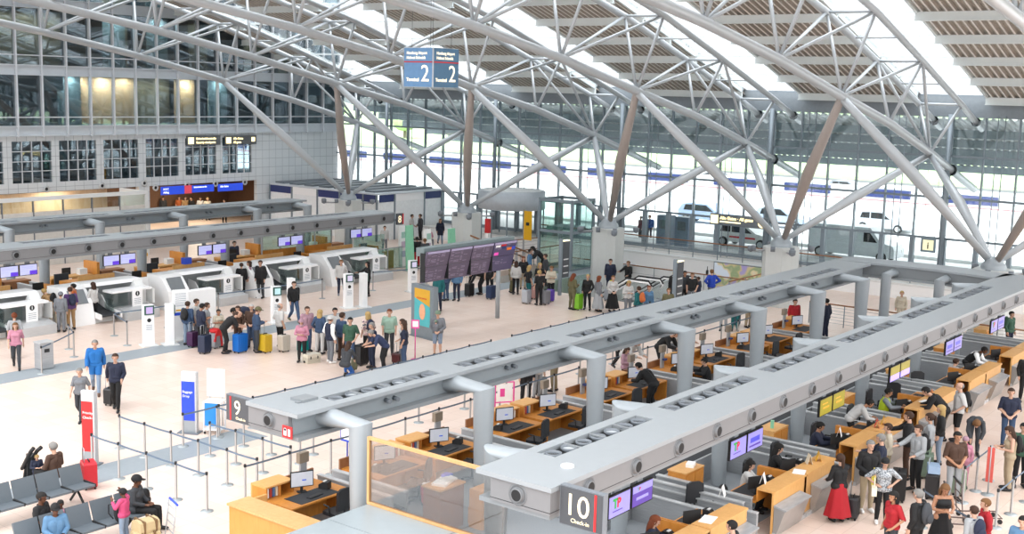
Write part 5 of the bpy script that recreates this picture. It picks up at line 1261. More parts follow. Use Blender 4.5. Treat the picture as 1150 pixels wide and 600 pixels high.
# ================================================================ OUTSIDE
struct('floor', MB().box(63.9, 140, -80, 260, .1, .2), M['asphalt'])
struct('floor', MB().box(140, 420, -200, 420, .5, .9), M['lawn'])
struct('trim', MB().box(90, 92, -60, 200, .2, .5).box(76, 76.4, -20, 120, .2, .4), M['offw'], True)
T = thing('road_parapet', 'long white parapet with navy panels and a red line outside the glass front', 'parapet', (104, 40, 0)); off = (104, 40, 0)
MB(off).box(104, 104.4, -40, 160, .2, 2.0).build('wall', M['white'], T)
MB(off).box(103.9, 104, -40, 160, 1.28, 1.38).build('red_line', mat('#d98a8c', .6), T)
for k in range(26): MB(off).box(103.85, 104, -38 + k * 7.4, -33.5 + k * 7.4, 1.6, 2.35).build('navy_panel', M['navy'], T)
MB(off).box(104, 104.4, -40, 160, 2.0, 2.5).build('top_strip', M['offw'], T)
def car(x, y, rz, col, label, van=False, L=4.3, stripe=None):
    T = thing('delivery_van' if van else 'parked_car', label, 'van' if van else 'car', (x, y, .2), rz)
    Hh = 2.1 if van else 1.5; w = .9
    if van: prof = [(-L / 2, .3), (-L / 2, 1.95), (-L / 2 + .15, 2.1), (L / 2 - 1.6, 2.1), (L / 2 - .9, 1.25), (L / 2 - .1, 1.05), (L / 2, .8), (L / 2, .3)]
    else: prof = [(-L / 2, .35), (-L / 2, .95), (-L / 2 + .35, 1.45), (-L / 2 + .9, 1.58), (L / 2 - 2.0, 1.55), (L / 2 - 1.2, 1.02), (L / 2 - .15, .82), (L / 2, .6), (L / 2, .3)]
    MB().prism(prof, 'y', -w, w).build('body', mat(col, .25), T)
    for s in (-1, 1):
        if van: MB().prism([(L / 2 - 2.0, 1.2), (L / 2 - 2.0, 1.85), (L / 2 - 1.65, 1.85), (L / 2 - 1.1, 1.2)], 'y', s * w - .01, s * w + .01).build('side_window', M['dark'], T)
        else:
            MB().prism([(-L / 2 + .5, 1.0), (-L / 2 + .65, 1.42), (-L / 2 + 1.25, 1.46), (-L / 2 + 1.25, 1.0)], 'y', s * w - .01, s * w + .01).build('side_window', M['dark'], T)
            MB().prism([(-L / 2 + 1.35, 1.0), (-L / 2 + 1.35, 1.46), (L / 2 - 2.1, 1.46), (L / 2 - 1.45, 1.0)], 'y', s * w - .01, s * w + .01).build('side_window', M['dark'], T)
        if stripe: MB().box(-L / 2 + 1.2, L / 2 - 1.2, s * w - .012, s * w + .012, .62, .74).build('side_stripe', M[stripe], T)
        for q in (-L / 2 + .75, L / 2 - .8):
            o = MB().lathe([(.0, -.1), (.32, -.1), (.34, 0), (.32, .1), (0, .1)], (q, s * (w - .05), .33), 18, 'y').build('wheel', M['black'], T)
            MB().lathe([(.2, -.17 if s < 0 else .07), (.2, -.13 if s < 0 else .13), (0, -.12 if s < 0 else .12)], (q, s * (w - .05), .33), 14, 'y').build('rim', M['steell'], o)
    MB().box(L / 2 - .02, L / 2 + .02, -.7, -.4, .6, .75).box(L / 2 - .02, L / 2 + .02, .4, .7, .6, .75).build('headlamp', M['offw'], T)
    return T
car(72.9, 36.0, -PI / 2, '#f0f0ee', 'pale minivan with a red side stripe parked outside the glass front', stripe='red')
car(73.2, 28.6, -PI / 2, '#eef2f6', 'white delivery van parked outside right of the hanging gates sign', True, 5.6)
car(84, 45, -PI / 2, '#a9bcd8', 'blue car farther out beyond the minivan', L=4.6)
car(86, 39.5, -PI / 2, '#bccade', 'pale blue car right of the blue one outside')
car(90, 33, -PI / 2, '#c9ced6', 'silver car far outside above the van')
car(118, 62, -PI / 2, '#4a4e58', 'small dark car far outside left of the middle support')
car(120, 48, -PI / 2, '#8a8e96', 'small grey car far outside near the lawn')
for k, (x, y, lb) in enumerate(((69.5, 40.4, 'left grey ticket machine cabinet outside the glass'), (69.5, 39.0, 'right blue grey ticket machine cabinet outside the glass'))):
    T = thing('ticket_machine', lb, 'machine', (x, y, .2)); MB().box(-.4, .4, -.5, .5, 0, 2.0).build('cabinet', mat('#8392a6', .4), T); MB().box(-.42, -.4, -.3, .3, 1.1, 1.7).build('front_display', M['greyp'], T)
for k in range(12):
    x = 150 + (k * 37) % 40; y = -20 + k * 19
    T = thing('roadside_tree', f'pale hazy tree beyond the lawn, {ORD[k]} along the field from the right', 'tree', (x, y, .5), group='trees beyond the lawn')
    mb = MB(); rr_ = random.Random(k)
    for q in range(7): mb.ell((rr_.uniform(-2, 2), rr_.uniform(-2, 2), 4.2 + rr_.uniform(-1, 1.5)), (2.2, 2.2, 1.8), 10, 7)
    mb.build('crown', mat('#c3d0a6', .9, hex2='#a3b888', scale=2), T); MB().lathe([(.35, 0), (.22, 4)], n=8).build('trunk', mat('#a09584', .9), T)
T = thing('terminal_building', 'pale low building far beyond the lawn', 'building', (215, 90, .5)); MB().box(-5, 5, -30, 60, 0, 7).build('wall', mat('#e3e6e8', .8), T)
for k in range(12): MB().box(-5.1, -5, -28 + k * 7, -24 + k * 7, 3, 5).build('window', mat('#c3d2dc', .4), T)
MB().box(-6, 6, -31, 61, 7, 7.6).build('roof', M['offw'], T)

# ================================================================ PEOPLE
def cap_mesh(a, b, ra, rb, n=10):
    a = Vector(a); b = Vector(b); d = b - a; L = d.length
    if L < 1e-4: d = Vector((0, 0, 1)); L = 1e-4
    d = d / L; up = Vector((0, 0, 1)) if abs(d.z) < .9 else Vector((0, 1, 0)); u = d.cross(up).normalized(); v = d.cross(u)
    rings = []
    for t in (-1, -.87, -.5, 0): rings.append((a + d * (ra * t), ra * math.sqrt(max(0, 1 - t * t))))
    for t in (0, .5, .87, 1): rings.append((b + d * (rb * t), rb * math.sqrt(max(0, 1 - t * t))))
    vs = [tuple(rings[0][0])]; fs = []
    mid = rings[1:-1]
    for c, r in mid:
        for j in range(n): t = 2 * PI * j / n; vs.append(tuple(c + (u * math.cos(t) + v * math.sin(t)) * r))
    vs.append(tuple(rings[-1][0])); e = len(vs) - 1; k = len(mid)
    fs += [(0, 1 + (j + 1) % n, 1 + j) for j in range(n)]
    fs += [(1 + i * n + j, 1 + i * n + (j + 1) % n, 1 + (i + 1) * n + (j + 1) % n, 1 + (i + 1) * n + j) for i in range(k - 1) for j in range(n)]
    fs += [(1 + (k - 1) * n + j, 1 + (k - 1) * n + (j + 1) % n, e) for j in range(n)]
    return vs, fs

def skel(p):
    """joint positions of a 1.75 m figure facing +y"""
    J = dict(hip=(0, 0, .95), waist=(0, 0, 1.1), chest=(0, 0, 1.3), neck=(0, -.01, 1.48), head=(0, .03, 1.63), look=0,
             shL=(-.18, 0, 1.42), shR=(.18, 0, 1.42), elL=(-.235, -.04, 1.14), elR=(.235, -.04, 1.14), wrL=(-.225, .06, .9), wrR=(.225, .06, .9),
             knL=(-.1, .02, .51), knR=(.1, .02, .51), anL=(-.11, -.02, .09), anR=(.11, -.02, .09), hdL=(0, .15, -1), hdR=(0, .15, -1))
    J.update(p); return J
POSES = dict(
    stand={}, 
    relax=dict(hip=(.02, 0, .94), knL=(-.13, .06, .5), anL=(-.16, .06, .09), wrL=(-.2, .16, .95), elL=(-.27, -.06, 1.15), hdL=(.5, .7, -.4)),
    phone=dict(elL=(-.24, .02, 1.14), elR=(.24, .02, 1.14), wrL=(-.09, .26, 1.15), wrR=(.09, .26, 1.17), hdL=(.5, .8, .3), hdR=(-.5, .8, .3), head=(0, .06, 1.62), look=-.35),
    walk=dict(knL=(-.09, .2, .52), anL=(-.09, .3, .1), knR=(.09, .04, .5), anR=(.09, -.3, .16), elL=(-.24, -.12, 1.15), wrL=(-.25, -.12, .9), elR=(.24, .02, 1.14), wrR=(.24, .2, .93)),
    pull=dict(knL=(-.09, .16, .52), anL=(-.09, .22, .09), knR=(.09, .0, .5), anR=(.09, -.24, .12), elR=(.27, -.16, 1.16), wrR=(.3, -.3, .93), elL=(-.24, .0, 1.14), wrL=(-.2, .2, 1.0)),
    reach=dict(elR=(.24, .2, 1.25), wrR=(.18, .44, 1.2), hdR=(0, 1, 0), elL=(-.24, .03, 1.14), wrL=(-.2, .24, 1.02), hdL=(.2, 1, -.2)),
    lean=dict(hip=(0, -.08, .94), waist=(0, .02, 1.07), chest=(0, .16, 1.22), neck=(0, .3, 1.33), head=(0, .42, 1.42), look=-.5, shL=(-.18, .24, 1.28), shR=(.18, .24, 1.28),
              elL=(-.24, .34, 1.03), elR=(.24, .34, 1.03), wrL=(-.15, .54, .98), wrR=(.15, .54, .98), hdL=(.2, 1, -.1), hdR=(-.2, 1, -.1), anL=(-.11, .02, .09), anR=(.11, -.1, .09)),
    bend=dict(hip=(0, -.16, .92), waist=(0, -.02, 1.02), chest=(0, .2, 1.08), neck=(0, .38, 1.08), head=(0, .5, 1.06), look=-.9, shL=(-.18, .32, 1.06), shR=(.18, .32, 1.06),
              elL=(-.2, .42, .82), elR=(.2, .42, .82), wrL=(-.12, .5, .6), wrR=(.12, .5, .6)),
    crossed=dict(elL=(-.24, .06, 1.15), elR=(.24, .06, 1.15), wrL=(.07, .2, 1.2), wrR=(-.07, .22, 1.16), hdL=(1, .1, 0), hdR=(-1, .1, .1)),
    hips=dict(elL=(-.4, -.08, 1.2), elR=(.4, -.08, 1.2), wrL=(-.2, .04, 1.05), wrR=(.2, .04, 1.05), hdL=(.8, .6, -.2), hdR=(-.8, .6, -.2)),
    clasp=dict(elL=(-.25, 0, 1.13), elR=(.25, 0, 1.13), wrL=(-.07, .2, .98), wrR=(.07, .2, .98), hdL=(.7, .5, -.3), hdR=(-.7, .5, -.3)),
    sit=dict(hip=(0, 0, .52), waist=(0, -.01, .68), chest=(0, -.01, .88), neck=(0, -.02, 1.06), head=(0, .02, 1.21), shL=(-.18, -.01, 1.0), shR=(.18, -.01, 1.0), elL=(-.24, .03, .74), elR=(.24, .03, .74),
             wrL=(-.1, .24, .66), wrR=(.1, .24, .66), hdL=(.5, .8, 0), hdR=(-.5, .8, 0), knL=(-.12, .44, .54), knR=(.12, .44, .54), anL=(-.13, .46, .09), anR=(.13, .42, .09), look=-.1),
    desk=dict(hip=(0, 0, .52), waist=(0, .0, .68), chest=(0, .03, .88), neck=(0, .05, 1.06), head=(0, .1, 1.2), shL=(-.18, .04, 1.0), shR=(.18, .04, 1.0), elL=(-.25, .18, .82), elR=(.25, .18, .82),
              wrL=(-.14, .42, .84), wrR=(.16, .44, .84), hdL=(.2, 1, 0), hdR=(-.2, 1, 0), knL=(-.12, .42, .54), knR=(.12, .42, .54), anL=(-.13, .36, .09), anR=(.13, .3, .09), look=-.3),
    kneel=dict(hip=(0, -.05, .5), waist=(0, .02, .66), chest=(0, .1, .85), neck=(0, .16, 1.02), head=(0, .24, 1.15), shL=(-.18, .13, .97), shR=(.18, .13, .97), elL=(-.24, .25, .74), elR=(.24, .25, .74), look=-.5,
               wrL=(-.13, .42, .6), wrR=(.13, .42, .6), knL=(-.16, .34, .5), knR=(.13, .3, .12), anL=(-.15, .3, .09), anR=(.12, -.12, .1)),
    wave=dict(elR=(.34, .1, 1.38), wrR=(.22, .24, 1.58), hdR=(-.3, .2, .9), elL=(-.26, .1, 1.2), wrL=(-.14, .28, 1.35), hdL=(.2, .3, .9)),
)
PARTS_CACHE = {}
def pose_mesh(pn, fem):
    key = (pn, fem)
    if key in PARTS_CACHE: return PARTS_CACHE[key]
    J = {k: (Vector(v) if isinstance(v, tuple) else v) for k, v in skel(POSES[pn]).items()}
    sw = .9 if fem else 1.0; caps = []
    def c(a, b, ra, rb, reg): caps.append((Vector(a), Vector(b), ra, rb, reg))
    up = (J['neck'] - J['chest']).normalized(); side = Vector((1, 0, 0)); fwd = up.cross(side) * -1
    hip, wa, ch, nk, hd = J['hip'], J['waist'], J['chest'], J['neck'], J['head']
    shL = Vector(J['shL']); shR = Vector(J['shR']); shL.x *= sw; shR.x *= sw
    hw = .085 if not fem else .092
    c(hip - side * hw, hip + side * hw, .105, .105, 'hips'); c(hip - side * .05 + (wa - hip) * .7, hip + side * .05 + (wa - hip) * .7, .10 if fem else .115, .10 if fem else .115, 'torso')
    c(wa - side * .05, ch - side * .075 * sw, .095 if fem else .11, .115 * sw, 'torso'); c(wa + side * .05, ch + side * .075 * sw, .095 if fem else .11, .115 * sw, 'torso')
    c(shL + side * .035 - up * .02, shR - side * .035 - up * .02, .062, .062, 'torso'); c(ch + up * .05, nk - up * .03, .10, .055, 'torso')
    if fem: c(ch - side * .07 + fwd * -.0 + Vector((0, .07, -.01)), ch + side * .07 + Vector((0, .07, -.01)), .062, .062, 'torso')
    c(nk - up * .04, hd - (hd - nk) * .35, .052, .05, 'head')
    a = J['look']; hf = Vector((0, math.cos(a), math.sin(a))); hu = Vector((0, -math.sin(a), math.cos(a)))
    c(hd + hu * .045 - hf * .02, hd + hu * .04 + hf * .015, .088, .082, 'head'); c(hd - hu * .03 + hf * .015, hd - hu * .065 + hf * .045, .068, .045, 'head')
    c(hd + hu * .0 + hf * .085, hd - hu * .022 + hf * .105, .012, .016, 'head')
    for s in (-1, 1): c(hd + side * s * .085 + hu * .015, hd + side * s * .088 - hu * .02, .018, .014, 'head')
    for s, L in ((-1, 'L'), (1, 'R')):
        sh = shL if s < 0 else shR; el = Vector(J['el' + L]); wr = Vector(J['wr' + L])
        c(sh, el, .056 * (sw - .02), .042 * sw, 'uarm'); c(el, wr, .042 * sw, .029 * sw, 'farm')
        hdv = Vector(J['hd' + L]).normalized(); pa = hdv.cross(Vector((0, 0, 1)) if abs(hdv.z) < .8 else Vector((1, 0, 0))).normalized()
        palm = wr + hdv * .075
        c(wr, palm, .03, .032, 'hand'); c(wr + pa * .02 + hdv * .03, palm + pa * .022, .022, .02, 'hand'); c(wr - pa * .02 + hdv * .03, palm - pa * .022, .022, .02, 'hand')
        cur = Vector((0, 0, -1)) if abs(hdv.z) < .8 else Vector((0, 1, 0))
        for k, ln in enumerate((.07, .08, .075, .058)):
            o_ = pa * (-.033 + .022 * k); f1 = palm + o_ + hdv * ln * .55; f2 = f1 + (hdv * .7 + cur * .6).normalized() * ln * .5
            c(palm + o_, f1, .0105, .010, 'hand'); c(f1, f2, .010, .009, 'hand')
        t1 = wr + hdv * .03 - pa * .035 * s * -1; t2 = t1 + (hdv + pa * s * .9 + cur * .2).normalized() * .055
        c(wr + hdv * .02, t1, .014, .013, 'hand'); c(t1, t2, .012, .0105, 'hand')
        hp = hip + side * s * .09; kn = J['kn' + L]; an = J['an' + L]
        c(hp, kn, .088 if not fem else .09, .058, 'thigh'); c(kn, (kn * .62 + an * .38), .055, .057, 'shin'); c((kn * .62 + an * .38), an, .057, .036, 'shin')
        dirf = Vector((0, 1, 0)); 
        toe = an + dirf * .15 + Vector((s * .015, 0, -.045)); 
        if pn in ('walk', 'pull') and an.z > .1: toe = an + Vector((0, .14, -.07))
        if pn == 'kneel' and s > 0: toe = an + Vector((0, -.1, -.05))
        c(an + Vector((0, -.03, -.03)), toe, .043, .034, 'foot')
    vs = []; fs = []
    for (a_, b_, ra, rb, _) in caps:
        v, f = cap_mesh(a_, b_, ra, rb); o_ = len(vs); vs += v; fs += [tuple(o_ + i for i in q) for q in f]
    me = bpy.data.meshes.new('tmp'); me.from_pydata(vs, [], fs); ob = bpy.data.objects.new('tmp', me); COL.objects.link(ob)
    m = ob.modifiers.new('r', 'REMESH'); m.mode = 'VOXEL'; m.voxel_size = .0125; m.adaptivity = 0
    m2 = ob.modifiers.new('s', 'SMOOTH'); m2.factor = .5; m2.iterations = 3
    dg = bpy.context.evaluated_depsgraph_get(); ev = ob.evaluated_get(dg); bm_ = bpy.data.meshes.new_from_object(ev)
    bpy.data.objects.remove(ob)
    n = len(bm_.vertices); co = np.empty(n * 3); bm_.vertices.foreach_get('co', co); co = co.reshape(-1, 3); nr = np.empty(n * 3); bm_.vertices.foreach_get('normal', nr); nr = nr.reshape(-1, 3)
    best = np.full(n, 1e9); reg = np.zeros(n, int); names = ['hips', 'torso', 'head', 'uarm', 'farm', 'hand', 'thigh', 'shin', 'foot']
    for (a_, b_, ra, rb, rg) in caps:
        A = np.array(a_); B = np.array(b_); d = B - A; t = np.clip(((co - A) @ d) / max(1e-9, d @ d), 0, 1)
        dist = np.linalg.norm(co - (A + t[:, None] * d), axis=1) - (ra + (rb - ra) * t)
        w = dist < best; best[w] = dist[w]; reg[w] = names.index(rg)
    bm_.name = 'person_body'; bm_.materials.clear(); bm_.materials.append(M['skin'])
    bm_.polygons.foreach_set('use_smooth', [True] * len(bm_.polygons))
    polys = [tuple(p.vertices) for p in bm_.polygons]
    PARTS_CACHE[key] = (bm_, co, nr, reg, polys, J, names)
    return PARTS_CACHE[key]
SH = {}
def shell(pn, fem, kind):
    k = (pn, fem, kind)
    if k in SH: return SH[k]
    bm_, co, nr, reg, polys, J, names = pose_mesh(pn, fem)
    I = names.index
    hz = np.array(J['hip']); 
    if kind.startswith('top') or kind in ('vest', 'coat'):
        keep = np.isin(reg, [I('torso')] + ([] if kind in ('topnone', 'vest') else [I('uarm')]) + ([I('farm')] if kind in ('toplong', 'coat') else []))
        keep |= (reg == I('hips')); 
        if kind == 'coat': keep |= (reg == I('thigh')) & (co[:, 2] > hz[2] - .3)
        if kind == 'topnone': keep &= ~((reg == I('torso')) & (co[:, 2] > J['chest'].z + .11))
        if kind == 'topcrop': keep = (reg == I('torso')) & (co[:, 2] > J['waist'].z + .08) & (co[:, 2] < J['chest'].z + .1)
        if kind == 'topshort':   # sleeve to the middle of the upper arm
            pass
        off = .022 if kind != 'coat' else .03
    elif kind == 'pants': keep = np.isin(reg, [I('hips'), I('thigh'), I('shin')]); off = .012
    elif kind == 'shorts': keep = np.isin(reg, [I('hips'), I('thigh')]); off = .014
    elif kind == 'shoes': keep = reg == I('foot'); off = .010
    elif kind == 'scarf': keep = (reg == I('head')) & (co[:, 2] < J['head'].z - .06); off = .03
    c2 = co + nr * off; idx = {}; vs = []; fs = []
    for p in polys:
        if all(keep[i] for i in p):
            q = []
            for i in p:
                if i not in idx: idx[i] = len(vs); vs.append(tuple(c2[i]))
                q.append(idx[i])
            fs.append(q)
    nm = {'pants': 'trousers', 'shorts': 'shorts', 'shoes': 'shoes', 'scarf': 'scarf', 'coat': 'coat', 'vest': 'vest'}.get(kind, 'shirt')
    me = bpy.data.meshes.new(nm); me.from_pydata(vs, [], fs); me.materials.append(M['skin']); me.polygons.foreach_set('use_smooth', [True] * len(fs)); me.update()
    SH[k] = me; return me
HM = {}
def hair_mesh(kind):
    if kind in HM: return HM[kind]
    mb = MB()
    def capm(r, zc, ycut, zcut, back=-.09, sx=1):
        q = MB().ell((0, -.01, zc), (r * .93 * sx, r * 1.08, r), 16, 12); keep = []
        for f in q.f:
            c = sum((Vector(q.v[i]) for i in f), Vector()) / len(f)
            if c.y > ycut and c.z < zcut: continue
            if c.z < back: continue
            keep.append(f)
        mb.add(q.v, keep, True)
    if kind == 'bald': capm(.098, .03, -.03, .2, -.05)
    elif kind == 'short': capm(.106, .035, .03, .075, -.055)
    elif kind in ('long', 'pony', 'bun'):
        capm(.112, .035, .035, .075, -.09)
        if kind == 'long': mb.ell((0, -.07, -.1), (.105, .055, .2), 14, 10); mb.ell((-.085, -.035, -.08), (.022, .04, .12)); mb.ell((.085, -.035, -.08), (.022, .04, .12))
        if kind == 'pony': mb.ell((0, -.14, -.06), (.04, .04, .15))
        if kind == 'bun': mb.ell((0, -.09, .13), (.05, .05, .045))
    elif kind == 'cap':
        capm(.113, .04, .2, .2, .02); mb.prism([(-.07, .05), (-.05, .17), (0, .19), (.05, .17), (.07, .05)], 'z', .045, .058)
    elif kind == 'hat': capm(.116, .045, .2, .2, .0)
    elif kind == 'hijab': capm(.12, .025, .06, .07, -.2); mb.ell((0, -.0, -.14), (.13, .11, .08), 14, 8)
    me = mb.build('hair', M['dark']).data; ob = [o for o in bpy.data.objects if o.data == me][0]; bpy.data.objects.remove(ob)
    HM[kind] = me; return me
fq = MB()
for s in (-1, 1): fq.ell((s * .033, .083, .022), (.012, .012, .007), 8, 5)
fq.ell((0, .085, -.045), (.022, .01, .006), 8, 5); FACE = fq.build('face_features', mat('#5a2f2a', .5)); FACEM = FACE.data; bpy.data.objects.remove(FACE)
fc = MB()
CO = dict(navy='#222c48', black='#17181b', white='#eeeeec', grey='#8b9097', lgrey='#bfc4c8', dgrey='#44484e', jeans='#4c6488', ljeans='#9bb0c8', blue='#2f6fc4', sky='#6796bf', beige='#cdbb9c', khaki='#a89a7a', brown='#5a3f30',
          pink='#e8a0b8', hotpink='#e8558a', red='#c81e2c', mint='#b4d8c4', green='#3f6a54', olive='#77734f', teal='#13777c', yellow='#e9dc5a', cream='#efe5cf', purple='#6b4a8a', plum='#c9a0b0', orange='#d8743a', brightblue='#1e7fd4',
          hivis='#d6f02c', floral='#b8a0a0', plaid='#34426a', dred='#8a2630', tan='#c09a6a', denim='#3f5a7e', wine='#7a2a3a', sage='#8fa890', silver='#cfd3d6', royal='#1f4fd0')
HC = dict(bk='#17130f', br='#4a3020', lb='#8a6038', bl='#d8b676', gy='#9c9a96', wh='#d8d6d2', rd='#8a4420')
SKN = dict(l='#e2b49a', m='#c48f6e', d='#6e4630')
def link_obj(name, me, par, m=None):
    o = bpy.data.objects.new(name, me); COL.objects.link(o)
    if par: o.parent = par
    if m: o.material_slots[0].link = 'OBJECT'; o.material_slots[0].material = m
    return o
def person(label, loc, deg, pose, h, top, bot, hair, skin='l', fem=False, shoes='black', z=0, pack=None, group=None):
    """loc = feet (x, y); deg = heading in the plan"""
    s = h / 1.75; bm_, co, nr, reg, polys, J, names = pose_mesh(pose, fem)
    o = link_obj('person', bm_, None, mat(SKN[skin], .6, dk=.75)); tag(o, label, 'person', group)
    rz = math.radians(deg - 90); o.location = (loc[0], loc[1], z); o.rotation_euler = (0, 0, rz); o.scale = (s * 1.04, s * 1.1, s)
    tk, tc = top.split(':'); tm = mat(CO[tc], .8, var=.10, dk=.62)
    if tc == 'floral': tm = poster_mat('floral', ['#3a3440', '#c8a8a8', '#d8c8b8', '#5a5868'], 9)
    if tc == 'silver': tm = poster_mat('mottled', ['#b4b8bc', '#5f666c', '#a9aeb2', '#7d8389'], 14)
    nmap = {'long': 'toplong', 'short': 'topshort', 'none': 'topnone', 'coat': 'coat', 'crop': 'topcrop', 'vest': 'vest'}
    if tk == 'vest':
        link_obj('shirt', shell(pose, fem, 'toplong'), o, M['greyp'] if tc == 'hivis' else M['white']); q = link_obj('vest', shell(pose, fem, 'vest'), o, tm); q.scale = (1.03, 1.06, 1.0)
    else: link_obj(shell(pose, fem, nmap[tk]).name.split('.')[0], shell(pose, fem, nmap[tk]), o, tm)
    bk, bc = bot.split(':'); bmt = mat(CO[bc], .85, var=.08, dk=.62)
    if bk in ('skirt', 'dress', 'mini') and pose not in ('sit', 'desk', 'kneel'):
        hp = J['hip']; ln = {'skirt': .78, 'dress': .5, 'mini': .38}[bk]; q = MB(); n = 28; prof = [(.125, .12), (.16, .0), (.2, -.3 * ln), (.3 if bk == 'skirt' else .24, -ln * 1.0)]
        vs = []
        for i, (r, dz) in enumerate(prof):
            for j in range(n): t = 2 * PI * j / n; w = 1 + (.10 * i / 3) * math.sin(t * 7); vs.append((hp.x + r * w * math.cos(t) * 1.08, hp.y + r * w * math.sin(t) * .85 + .0, hp.z + dz))
        q.add(vs, [(i * n + j, i * n + (j + 1) % n, (i + 1) * n + (j + 1) % n, (i + 1) * n + j) for i in range(3) for j in range(n)], True)
        q.build('skirt', bmt, o)
    else: link_obj('shorts' if bk == 'shorts' else 'trousers', shell(pose, fem, 'shorts' if bk == 'shorts' else 'pants'), o, bmt)
    link_obj('shoes', shell(pose, fem, 'shoes'), o, mat(CO.get(shoes, '#17181b'), .6))
    hk, hc = hair.split(':')
    hcol = CO[hc] if hk in ('cap', 'hat', 'hijab') else HC[hc]
    H = link_obj({'cap': 'cap', 'hat': 'hat', 'hijab': 'headscarf'}.get(hk, 'hair'), hair_mesh(hk), o, mat(hcol, .85, dk=.6)); H.location = J['head']; H.rotation_euler[0] = J['look']
    if hk in ('cap', 'hat'):
        q = link_obj('hair', hair_mesh('short'), o, mat(HC['br' if skin != 'd' else 'bk'], .85)); q.location = J['head']; q.rotation_euler[0] = J['look']; q.scale = (.98,) * 3
    F = link_obj('face_features', FACEM, o); F.location = J['head']; F.rotation_euler[0] = J['look']
    if pack:
        pc, pl = pack; R = Matrix.Rotation(rz, 3, 'Z'); ch = J['chest']; v = R @ (Vector((0, ch.y - .2, ch.z - .27)) * s)
        backpack((loc[0] + v.x, loc[1] + v.y), z + v.z, rz, CO[pc], pl, s)
    return o
P = person
# --- left floor
P('woman in a pale pink T-shirt and dark trousers walking at the left edge', (22.12, 39.12), 240, 'walk', 1.66, 'short:pink', 'pants:dgrey', 'long:lb', fem=True)
P('woman in a black and white striped top behind the one in pink, left edge', (22.91, 40.56), 60, 'stand', 1.7, 'short:lgrey', 'pants:black', 'bun:rd', fem=True)
P('blond traveller in beige trousers with a black backpack bending at the first bag drop', (26.93, 44.66), 100, 'lean', 1.8, 'short:tan', 'pants:cream', 'short:bl', pack=('black', 'black backpack of the blond traveller at the first bag drop'))
P('traveller in rust brown trousers with a purple and navy backpack', (27.18, 43.74), 80, 'stand', 1.78, 'short:purple', 'pants:tan', 'short:br', pack=('navy', 'navy and purple backpack of the traveller in rust brown trousers'))
P('person with grey cap beside the rust brown trousers', (26.66, 43.62), 40, 'stand', 1.65, 'long:grey', 'pants:grey', 'cap:grey')
P('dark-haired person with orange top behind the navy backpack', (27.95, 44.69), 130, 'stand', 1.72, 'short:orange', 'pants:black', 'short:bk', 'm')
P('woman in white blouse and long black trousers at the white arch machine', (28.73, 44.47), 95, 'reach', 1.72, 'long:white', 'pants:black', 'long:br', fem=True)
P('man in open bright blue jacket and light jeans walking toward the camera', (22.04, 34.12), 235, 'walk', 1.8, 'coat:brightblue', 'pants:ljeans', 'short:gy', shoes='brown')
P('woman in grey denim top and dark trousers in front of the bright blue jacket', (19.93, 31.69), 220, 'walk', 1.62, 'short:grey', 'pants:dgrey', 'short:gy', fem=True)
P('man in navy tracksuit top pulling a small black suitcase', (21.29, 31.87), 225, 'pull', 1.82, 'long:navy', 'pants:black', 'short:br')
# --- denim group
P('man in dark navy hoodie and pale jeans at the left of the queue', (28.64, 37.98), 20, 'stand', 1.75, 'long:denim', 'pants:ljeans', 'short:br', pack=('black', 'black backpack of the man in the navy hoodie'))
P('dark-haired man in navy T-shirt behind the dark navy suitcase', (28.63, 37.14), 350, 'phone', 1.78, 'short:navy', 'pants:black', 'short:bk', 'm')
P('person in white shirt behind the navy hoodie man', (29.26, 38.25), 300, 'stand', 1.74, 'short:white', 'pants:grey', 'short:br')
P('man in pale grey T-shirt behind the navy T-shirt man', (29.10, 37.39), 320, 'stand', 1.72, 'short:lgrey', 'pants:grey', 'short:br')
P('child in cream top between the group and the man in black', (29.28, 36.89), 250, 'crossed', 1.5, 'short:cream', 'pants:khaki', 'short:bk', 'm', fem=True)
P('bald man all in black leaning toward the bright blue suitcase', (28.77, 35.81), 330, 'lean', 1.84, 'short:black', 'pants:black', 'bald:br')
P('large man in dark navy jumper bending over his luggage', (30.98, 37.04), 150, 'bend', 2.0, 'long:navy', 'pants:jeans', 'short:bk')
P('woman in brown patterned blouse behind the bright blue suitcase', (29.75, 36.28), 200, 'stand', 1.65, 'long:brown', 'pants:brown', 'long:br', fem=True)
P('blond man in dark brown jacket and jeans right of the bright blue suitcase', (30.06, 35.85), 220, 'clasp', 1.74, 'long:brown', 'pants:jeans', 'short:wh')
P('man in denim blue jacket with green cap beside the yellow suitcase', (29.67, 35.11), 330, 'phone', 1.78, 'long:denim', 'pants:dgrey', 'cap:olive')
P('man in white T-shirt carrying a grey jacket beside the cream suitcase', (30.81, 35.08), 350, 'relax', 1.78, 'short:white', 'pants:black', 'bald:gy')
P('woman in long white top left of the man in dark suit jacket', (37.54, 44.88), 140, 'stand', 1.72, 'long:plum', 'pants:ljeans', 'long:br', fem=True)
P('man in dark jacket and light shirt at the bag drops behind the kiosks', (37.55, 44.10), 200, 'stand', 1.84, 'coat:black', 'pants:dgrey', 'short:br')
P('person in black beside the woman in long white top at the bag drop', (37.02, 44.87), 50, 'stand', 1.68, 'long:black', 'pants:black', 'short:br')
P('man in black hoodie and jeans striding past the kiosks', (34.68, 38.56), 250, 'walk', 1.8, 'long:black', 'pants:jeans', 'short:br', shoes='olive', pack=('black', 'black backpack of the striding man in black hoodie'))
P('man in white shirt and navy trousers at the bag drop right of the middle', (40.84, 41.98), 230, 'relax', 1.78, 'long:white', 'pants:navy', 'short:lb', shoes='grey', pack=('dgrey', 'grey backpack of the man in white shirt at the bag drop'))
P('traveller in black with white sleeves reaching to the bag drop', (41.60, 40.89), 150, 'reach', 1.72, 'long:black', 'pants:black', 'long:bk', fem=True)
